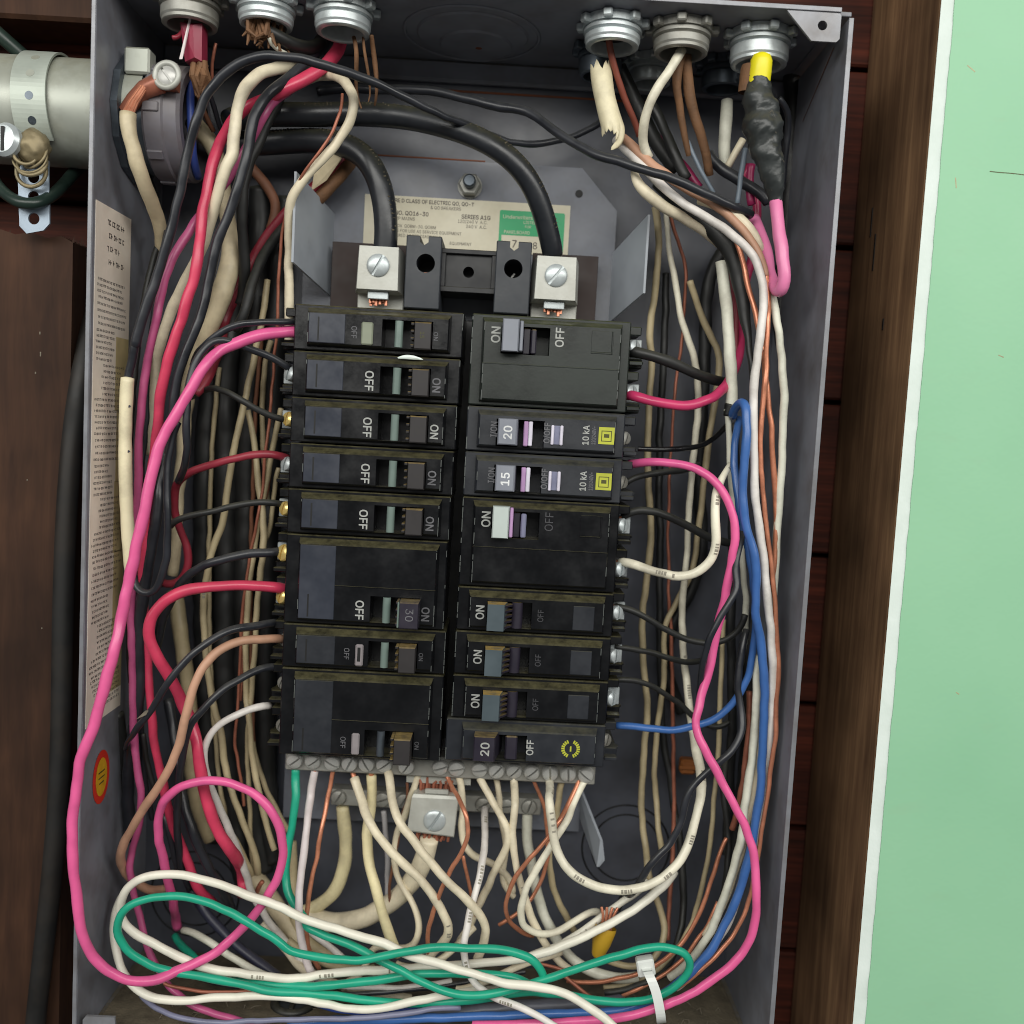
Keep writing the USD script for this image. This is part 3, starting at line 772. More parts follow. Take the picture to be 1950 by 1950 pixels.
            fr = [bx(cxz[0] - 2.7, cxz[0] + 2.7, yf - 0.18, yf, cxz[1] + 2.2, cxz[1] + 2.6), bx(cxz[0] - 2.7, cxz[0] + 2.7, yf - 0.18, yf, cxz[1] - 3.0, cxz[1] - 2.6), bx(cxz[0] - 2.7, cxz[0] - 2.3, yf - 0.18, yf, cxz[1] - 2.6, cxz[1] + 2.2),
                  bx(cxz[0] + 2.3, cxz[0] + 2.7, yf - 0.18, yf, cxz[1] - 2.6, cxz[1] + 2.2), bx(cxz[0] - 1.3, cxz[0] + 1.4, yf - 0.18, yf, cxz[1] - 1.0, cxz[1] + 0.9)]
            obj('emblem_square', fr, 'ink_dark', lgm)
        elif kind == 'plain20':
            zt = hz - 5.0
            hn = obj('handle', hull([(18.6, 8.0, zt), (28.6, 8.0, zt), (18.6, 8.0, zt - 12.6), (28.6, 8.0, zt - 12.6), (18, 8.8, zt + 0.3), (29.2, 8.8, zt + 0.3), (18, 8.8, zt - 13), (29.2, 8.8, zt - 13), (19, 32, zt), (33, 32, zt), (19, 32, zt - 13), (33, 32, zt - 13)]), 'handle_plum', b)
            obj('lettering', lettering('20', 4.4, (24, 8.0, zt - 6.2), 90, bold=True), 'ink_white', hn)
            obj('toggle_drum', rbox(34.6, 41, 18, 31, h1 + 0.4, h0 - 0.6, 0.8), 'handle_plum', b)
            obj('lettering', lettering('OFF', 3.6, (47.8, yf, hz - 12.2), 90, bold=True, squash=0.9), 'ink_white', b)
            tk = []
            for q in range(22):
                a = 2 * math.pi * q / 22
                if q in (5, 6, 16, 17):
                    continue
                s = rbox(3.2, 5.0, yf - 0.1, yf + 0.2, -0.42, 0.42, 0.03)
                s.apply_transform(trimesh.transformations.rotation_matrix(a, (0, 1, 0)))
                s.apply_translation((69.4, 0, hz - 11.8))
                tk.append(s)
            obj('emblem', tk, 'ink_yellow', b)
            obj('emblem_centre', [bx(69.0, 69.8, yf - 0.08, yf + 0.1, hz - 13.2, hz - 10.4)], 'ink_yellow', b)
    # pale broken strips painting the specular highlight along the moulded edges
    def highlight_strips(x, y, z0, z1, p, wd=0.34):
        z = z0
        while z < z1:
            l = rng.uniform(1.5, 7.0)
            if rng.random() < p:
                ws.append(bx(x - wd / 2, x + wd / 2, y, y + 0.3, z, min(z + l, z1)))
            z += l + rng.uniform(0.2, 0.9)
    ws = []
    highlight_strips(e1 - 1.3, yf - 0.1, bot + 2.6, top - 4.6, 0.5)
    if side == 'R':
        highlight_strips(e0 + 1.4, yf - 0.1, bot + 2.6, top - 4.6, 0.5)
        highlight_strips(xi + 0.35, 22.95, bot + 0.6, top - 0.6, 0.6, 0.4)
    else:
        highlight_strips(e0 + 1.3, yf - 0.45, bot + 3.6, top - 4.8, 0.4)
        highlight_strips(xi - 0.35, 22.95, bot + 0.6, top - 0.6, 0.4, 0.3)
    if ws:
        obj('edge_highlight', ws, 'edge_highlight', b, kind='stuff')
    # the wiring end: dark ribbed housing, clamp plate and screw per pole
    for q in range(span):
        zt = top - pitch * q
        s = -1 if side == 'L' else 1
        xa = xo
        obj('terminal_housing', [rbox(xa - 0.2 * s, xa + 9 * s, 40, 84, zt - 22.6, zt - 17.2, 0.5), rbox(xa - 0.2 * s, xa + 7 * s, 34, 84, zt - 5.6, zt - 1.0, 0.5),
                                 rbox(xa - 0.2 * s, xa + 2.0 * s, 52, 84, zt - 17.4, zt - 5.4, 0.3), rbox(xa + 2 * s, xa + 10.5 * s, 46, 50, zt - 19.6, zt - 18.2, 0.3), rbox(xa + 1 * s, xa + 8 * s, 30, 36, zt - 21.4, zt - 19.4, 0.3)], body_mat, b)
        w = wires[q] if q < len(wires) else None
        if w in ('bare', 'brass', 'bright'):
            obj('clamp_plate', rbox(xa - 0.1 * s, xa + 8.5 * s, 41, 43, zt - 16.8, zt - 7.0, 0.4), 'zinc', b)
            cm = {'bare': 'zinc', 'brass': 'brass', 'bright': 'brass'}[w]
            obj('terminal_screw', screw_head((xa + 3.6 * s, 33, zt - 11.6), (0.55 * s, -0.8, 0.15), 4.6 if w == 'brass' else 3.9, 2.6, 80), cm, b, smooth=35)
        else:
            obj('terminal_screw', screw_head((xa + 2.6 * s, 38, zt - 12.4), (0.6 * s, -0.8, 0.1), 3.6, 2.2, 70), 'zinc_dull', b, smooth=35)
    return b



L_ = [breaker('L', 0, 0, 1, 'topmost breaker of the left column, dusty with a sage test button', 'test', [None]),
      breaker('L', 1, 1, 1, 'left column breaker with a pale fleck on its upper edge', 'std', ['bare']),
      breaker('L', 2, 2, 1, 'third breaker down the left column with bright OFF and ON letters', 'std', ['bright']),
      breaker('L', 3, 3, 1, 'fourth breaker down the left column, fed by the dark red looping wire', 'std', ['bare']),
      breaker('L', 4, 4, 1, 'fifth breaker down the left column, just above the double with the brass screw', 'std', ['bright']),
      breaker('L', 5, 5, 2, 'left double breaker with 30 on its handle and a brass terminal screw', 'std', ['brass', 'bright']),
      breaker('L', 6, 7, 1, 'left single breaker with an outlined test button, fed by the faded tan wire', 'test', [None]),
      breaker('L', 7, 8, 2, 'bottom left double breaker standing on the row of neutral screws', 'test', [None, None])]
R_ = [breaker('R', 0, 0, 2, 'top right double breaker with a greenish dusty face and grey handle', 'green', ['bare', 'bare']),
      breaker('R', 1, 2, 1, 'upper of the two newer breakers with yellow square emblems, 20 on its handle', 'new', [None], amps='20'),
      breaker('R', 2, 3, 1, 'lower of the two newer breakers with yellow square emblems, 15 on its handle', 'new', [None], amps='15'),
      breaker('R', 3, 4, 2, 'black double breaker with a very pale handle in the right column', 'double', ['bare', 'bare']),
      breaker('R', 4, 6, 1, 'right breaker with a ribbed blue grey handle, right below the pale handled double', 'toggle', ['bare']),
      breaker('R', 5, 7, 1, 'right breaker with a ribbed blue grey handle, middle one of three alike', 'toggle', ['bare']),
      breaker('R', 6, 8, 1, 'right breaker with a ribbed blue grey handle, right above the gear ring one', 'toggle', ['bare']),
      breaker('R', 7, 9, 1, 'bottom right breaker with white 20 on its handle and a yellow gear ring', 'plain20', [None])]
fl = lathe([(0, 0), (0, 1)], (0, 0, 0), (0, 1, 0), 20)
fk = trimesh.creation.icosphere(3, 1.0)
fv = fk.vertices * np.array([6.2, 1.0, 1.1]) * (0.8 + 0.4 * meshkit.fbm(fk.vertices * 2 + 3, 3, 9))[:, None]
fv[:, 2] -= 0.02 * fv[:, 0] ** 2 - 0.5
obj('pale_fleck', trimesh.Trimesh(fv + np.array([-25.5, 20.0, -175.4]), fk.faces, process=False), 'cut_edge', L_[1], smooth=True)

# ------------------------------------------------------------------ neutral and ground bars
neutral = thing('neutral_bar', 'aluminium neutral bar with a row of slotted screws under the breakers', 'terminal bar')
obj('bar', [rbox(-86, 86, 41, 54, -403.5, -392, 0.6)], 'zinc_dull', neutral)
for i, (x, a) in enumerate([(-81, 40), (-70.5, 40), (-60, 150), (-50.5, 65), (-41, 120), (-31.5, 40), (-19, 60), (-0.5, 20), (9, 10), (21.4, 10), (31, 50), (40.6, 50), (50.8, 45), (61, 95), (70.6, 95), (80.8, 140)]):
    obj('bar_screw', screw_head((x + rng.uniform(-.3, .3), 40.2 + rng.uniform(-1, .6), -397.8), (rng.uniform(-.1, .1), -1, -0.25 + rng.uniform(-.1, .1)), 4.6, 3.6, a), 'steel', neutral, smooth=35)
obj('bar_lug', hull([(-19, 44, -398), (17, 44, -398), (-19, 60, -398), (17, 60, -398), (-19, 46, -409), (17, 46, -409), (-19, 60, -409), (17, 60, -409)]), 'aluminium', neutral)
ground = thing('ground_bar', 'lower aluminium ground bar behind the white wires', 'terminal bar')
obj('bar', rbox(-63, 58, 60, 70, -430, -420.5, 0.6), 'zinc_dull', ground)
for i, (x, a) in enumerate([(-58.6, 60), (-33.5, 20), (-21, 60), (24.6, 30), (38.2, 10), (51.2, 70)]):
    obj('bar_screw', screw_head((x, 59.4, -425), (0, -1, 0), 4.6, 3.2, a), 'zinc_dull', ground, smooth=35)
clampb = thing('neutral_lug', 'grey aluminium lug with one slotted screw gripping the thickest cream cable', 'cable lug')
obj('lug_body', hull([(-14.2, 40, -413.2), (11, 40, -413.6), (-17, 40, -434.6), (9.4, 40, -437), (-15, 39.2, -415), (10.4, 39.2, -415), (-16.6, 39.2, -433.6), (9, 39.2, -436), (-14, 52, -413), (11, 52, -413), (-17, 52, -435), (9.4, 52, -437)]), 'aluminium', clampb)
obj('screw', screw_head((-1.8, 38.8, -427.6), (0, -1, 0), 6.2, 2.6, 58), 'zinc', clampb, smooth=35)
obj('clamp_bridge', [rbox(-8, 5, 40.5, 43, -413, -410.6, 0.3)], 'aluminium', clampb)
st = []
for k in range(16):
    x = -10.5 + k * 1.15 + rng.uniform(-.5, .5)
    st.append(tube([(x, 44 + (k % 3) * 1.6, -434), (x + rng.uniform(-.9, .9), 44 + (k % 3) * 1.8, -438.5), (x + rng.uniform(-1.2, 1.2) - 1, 45 + (k % 3) * 1.6, -441.5)], [0.8, 0.85, 0.8], 7)[0])
    st.append(tube([(x, 46 + (k % 3) * 1.5, -415), (x + rng.uniform(-.7, .7), 46 + (k % 3) * 1.5, -409), (x + rng.uniform(-1.8, 1.8), 45 + (k % 3) * 2.0 + rng.uniform(-1, 1), -404.5 - rng.uniform(0, 4.5))], [0.8, 0.85, 0.7], 7)[0])
obj('cable_strand', st, 'copperdull', clampb, smooth=40)

# ------------------------------------------------------------------ conduit, strap, bushing at left
conduit = thing('conduit_pipe', 'thick galvanised conduit pipe entering the box from the left', 'pipe')
obj('pipe', lathe([(0, 27.5), (262, 27.5)], (-430, 50, -54.5), (1, 0, 0), 64), 'galvanised', conduit, smooth=True)
bush = thing('conduit_bushing', 'grey conduit bushing with a clamp screw inside the box at left', 'bushing')
obj('bushing_ring', [lathe([(0, 24), (0, 29), (1.4, 30.2), (10, 30.2), (11, 29.2), (17.4, 29.2), (19, 27.6), (19, 23)], (-166.6, 50, -57), (1, 0, 0), 48)], 'grey_plastic', bush, smooth=35)
for a in np.linspace(0, 2 * math.pi, 9)[:-1]:
    c = np.array([-161.5, 50 + 30 * math.sin(a), -57 + 30 * math.cos(a)])
    s = rbox(-4, 4, -2.4, 2.4, -1.2, 1.2, 0.4)
    s.apply_transform(trimesh.transformations.rotation_matrix(-a, (1, 0, 0)))
    s.apply_translation(c)
    obj('bushing_rib', s, 'grey_plastic', bush)
obj('locknut', lathe([(0, 20), (0, 33), (3.4, 33), (3.4, 20)], (-180.6, 50, -56), (1, 0, 0), 12), 'zinc_dark', bush)
obj('nipple', lathe([(0, 22), (0, 27.4), (15, 27.4), (15, 22)], (-178.4, 50, -56), (1, 0, 0), 40), 'zinc_dark', bush, smooth=30)
lugp = obj('clamp_lug', [hull([(-157, 17, -39), (-148, 17, -39), (-157, 17, -49), (-148, 17, -49), (-157, 24, -39), (-148, 24, -39), (-157, 24, -49), (-148, 24, -49)]),
                         tube([(-156, 18, -46), (-164, 19, -49.5), (-170, 21, -54.5), (-175, 23, -59.5)], [5.2, 4.6, 4.2, 3.6], 12)[0]], 'copperdull', bush, smooth=40)
obj('clamp_screw', [torus((-151.5, 14, -43.5), (-0.1, -1, 0.05), 6.0, 1.5, 36, 10)], 'aluminium', bush, smooth=True)
obj('clamp_screw', screw_head((-151.5, 14.6, -43.5), (-0.1, -1, 0.05), 5.4, 2.4, 130), 'steel', bush, smooth=35)
obj('clamp_block', rbox(-177, -164, 24, 34, -40, -27, 1.0), 'galvanised', bush)
st = []
GC = np.array((-168.3, 9.0, -64.3))
GL = np.array((-166.5, 16.0, -52.0))
for k in range(8):
    a = k * 0.8
    o3 = np.array([math.cos(a), math.sin(a) * 0.7, 0])
    st.append(tube([GC + o3 * 2.4 + (0, 0, -4), GC + o3 * 2.2, (GC + GL) / 2 + o3 * 1.9, GL + o3 * 1.5 + (3, 0, 3)], [0.9] * 4, 7)[0])
obj('cable_strand', st, 'copper', bush, smooth=40)

strap = thing('perforated_strap', 'perforated galvanised hanger strap wrapped round the conduit', 'pipe strap')
def strap_arc(x0, x1, a0, a1, R=28.6, th=1.1):
    aa = np.linspace(a0, a1, 40)
    o = []
    for i in range(39):
        q = []
        for a in (aa[i], aa[i + 1]):
            for r in (R, R + th):
                for x in (x0, x1):
                    q.append((x - (a - a0) * 1.4, 50 - r * math.cos(a), -54.5 + r * math.sin(a)))
        o.append(hull(q))
    return o
obj('strap_band', strap_arc(-231, -213.5, -0.75, 2.1), 'strap_steel', strap)
for a in (-0.42, -0.02, 0.38, 0.78):
    d = np.array([0, -math.cos(a), math.sin(a)])
    c = np.array([-221.5 - (a + 0.75) * 1.4, 50 - 29.5 * math.cos(a), -54.5 + 29.5 * math.sin(a)])
    obj('strap_hole', lathe([(0, 0), (0.28, 0), (0.3, 2.1), (-0.2, 2.1)], c, d, 18), 'galvanised' if a > 0.1 else 'zinc_dark', strap)
tp = Polygon([(-229.4, -86), (-213.6, -86), (-213.2, -117), (-216.4, -120.6), (-225, -122.6), (-228.6, -119)])
for z in (-94.5, -104.2, -115):
    tp = tp.difference(Point(-221.2, z).buffer(2.9))
t = trimesh.creation.extrude_polygon(tp, 1.2, engine='earcut')
t.vertices = np.c_[t.vertices[:, 0], 25 + t.vertices[:, 2] + (t.vertices[:, 1] + 122) * -0.05, t.vertices[:, 1]]
t.fix_normals()
obj('strap_tail', t, 'strap_bright', strap)
bo = obj('strap_bolt', [lathe([(0, 0), (0, 8.4), (2.5, 8.4), (4.4, 6.6), (5.0, 0)], (-230.2, 15.5, -79.5), (-0.2, -1, 0.05), 30)], 'zinc', strap, smooth=30)
obj('bolt_slot', rbox(-231.4, -229.6, 10.2, 11.2, -85.4, -73.6, 0.2), 'recess', bo)
gl = trimesh.creation.icosphere(3, 1.0)
gv = gl.vertices * np.array([8.0, 7.0, 8.6]) * (0.86 + 0.34 * meshkit.fbm(gl.vertices * 2.3 + 5, 3, 2))[:, None] + np.array([-219.5, 19.5, -80.5])
obj('bolt_nut', trimesh.Trimesh(gv, gl.faces, process=False), 'bolt_rusty', strap, smooth=True)
for k in range(6):
    obj('tie_wire', torus((-221 + rng.uniform(-3, 3), 17 + rng.uniform(-2, 3), -85 + rng.uniform(-8, 3)), (rng.uniform(-.5, .5), -1, rng.uniform(-.6, .6)), rng.uniform(5.0, 8.6), rng.uniform(0.6, 1.1), 26, 7), 'bolt_rusty', strap, smooth=True)

# ------------------------------------------------------------------ conduit fittings hanging from the top wall
def fitting(x, y, label, metal='zinc', r=16.4, length=11.0, dark=None, seed=0):
    f = thing('conduit_fitting', label, 'conduit fitting')
    rr = random.Random(seed)
    m = man(lathe([(0, 0), (0, r * 0.94), (-4.2, r * 0.94), (-4.2, 0)], (x, y, -0.3), (0, 0, 1), 40))
    for q in range(8):
        a = 2 * math.pi * q / 8 + rr.uniform(0, .1) + seed
        s = rbox(-2.6, 2.6, -2.4, 2.4, -2.1, 2.1, 0.7)
        s.apply_transform(trimesh.transformations.rotation_matrix(a, (0, 0, 1)))
        s.apply_translation((x + r * 0.98 * math.cos(a), y + r * 0.98 * math.sin(a), -2.5))
        m = m + man(s)
    m = m - man(lathe([(1, 0), (1, r * 0.7), (-9, r * 0.7), (-9, 0)], (x, y, -0.3), (0, 0, 1), 40))
    obj('locknut', m, metal, f)
    z = -4.5
    prof = [(0, r * 0.86), (-0.9, r * 0.9), (-2.4, r * 0.9), (-3.0, r * 0.8), (-3.8, r * 0.86), (-length + 3, r * 0.86), (-length + 2.0, r * 0.82), (-length + 0.6, r * 0.82), (-length, r * 0.76), (-length, r * 0.66), (-length + 1.2, r * 0.62), (0, r * 0.62)]
    obj('bushing', lathe(prof, (x, y, z), (0, 0, 1), 44), metal, f, smooth=32)
    obj('throat', lathe([(0, 0), (0, r * 0.61), (-0.4, r * 0.61), (-0.4, 0)], (x, y, z - 2.0), (0, 0, 1), 32), 'recess', f)
    return f
fitting(-144.5, 25, 'leftmost top fitting half out of frame with a maroon bushing below', 'zinc_dull', 16.6, 11, seed=.1)
fitting(-106, 24.5, 'second top fitting from the left with frayed brown fibre below', 'zinc', 16, 9, seed=.3)
fitting(-67.4, 25.5, 'third top fitting from the left, shiny, carrying the bright red wire', 'zinc', 16.4, 10, seed=.2)
fitting(69.4, 25.5, 'shiny fitting above the torn cream sheath', 'zinc', 16.4, 9, seed=.5)
fitting(104.6, 26, 'dull grey fitting holding the off white wire and tan paper strips', 'zinc_dull', 16.4, 10, seed=.6)
fitting(95.5, 71, 'small bright fitting deep behind the off white wire', 'zinc', 13.5, 10, seed=.7)
fitting(136, 69, 'small dark fitting deep above the pale cable stub', 'zinc_dark', 14.0, 11, seed=.8)
fitting(145.5, 29.5, 'large zinc fitting at the far right above the yellow cap', 'zinc', 17.2, 12, seed=.9)
fitting(66.5, 58, 'blackened fitting deep behind the torn cream sheath', 'zinc_dark', 13.5, 12, seed=.4)
mb = thing('split_bushing', 'maroon plastic split bushing hanging below the leftmost fitting', 'bushing')
obj('shell', hull([(-148, 21, -15), (-137, 21, -15), (-146, 24, -33), (-137, 22, -33), (-147, 30, -15), (-137, 30, -15), (-144, 30, -34), (-136.5, 30, -34), (-141, 18.5, -17), (-140, 20, -32)]), 'maroon', mb)
obj('torn_edge', hull([(-147.5, 19.5, -33.5), (-145.8, 19.2, -33.5), (-142.6, 18.4, -13), (-141.8, 19.4, -13), (-145.5, 21, -30)]), 'pinkwhite', mb)
obj('frayed_fibre', [tube([(-139 + rng.uniform(-3, 3), 26 + rng.uniform(-3, 3), -32), (-139 + rng.uniform(-4, 4), 26 + rng.uniform(-4, 4), -40), (-138 + rng.uniform(-3, 3), 27, -46 - rng.uniform(0, 4))], [1.6, 1.8, 0.6], 7)[0] for _ in range(12)], 'paper', mb, kind='stuff')
ff = []
for k in range(20):
    x, y = -105 + rng.uniform(-10, 8), 24 + rng.uniform(-8, 6)
    ff.append(tube([(x, y, -12), (x + rng.uniform(-3, 3), y + rng.uniform(-3, 3), -17 - rng.uniform(0, 3)), (x + rng.uniform(-5, 5), y + rng.uniform(-4, 4), -20 - rng.uniform(0, 5))], [1.1, 1.3, 0.4], 6)[0])
obj('frayed_fibre', ff, 'paper', None, label='frayed brown fibre bursting out of the second fitting from the left', cat='fibre')
ff = []
for k in range(3):
    x = -62 + k * 4.2
    c = [(x + rng.uniform(-1, 1), 30 + rng.uniform(-4, 4), -14, 1.4), (x + 2 + rng.uniform(-1, 1), 32 + rng.uniform(-4, 4), -25, 1.7), (x + 1.5 + rng.uniform(-2, 2), 36 + rng.uniform(-4, 5), -33 - rng.uniform(0, 4), 1.2), (x + 2 + rng.uniform(-2, 2), 44 + rng.uniform(-4, 5), -40 - rng.uniform(0, 6), 0.7)]
    q = spline(c, 3.0)
    ff.append(tube(q[:, :3], q[:, 3] * rng.uniform(0.35, 1.0), 7)[0])
obj('fibre_strands', ff, 'paper', None, smooth=True, label='tan fibre strands trailing below the third top fitting', cat='fibre')
wl = hull([(-86, 60, -74), (-76, 58, -62), (-71, 60, -66), (-88, 64, -84), (-80, 64, -78), (-74, 70, -66)])
obj('paper_scrap', wl, 'dirtycream', None, label='crumpled beige paper scrap behind the left black main cable', cat='paper scrap')

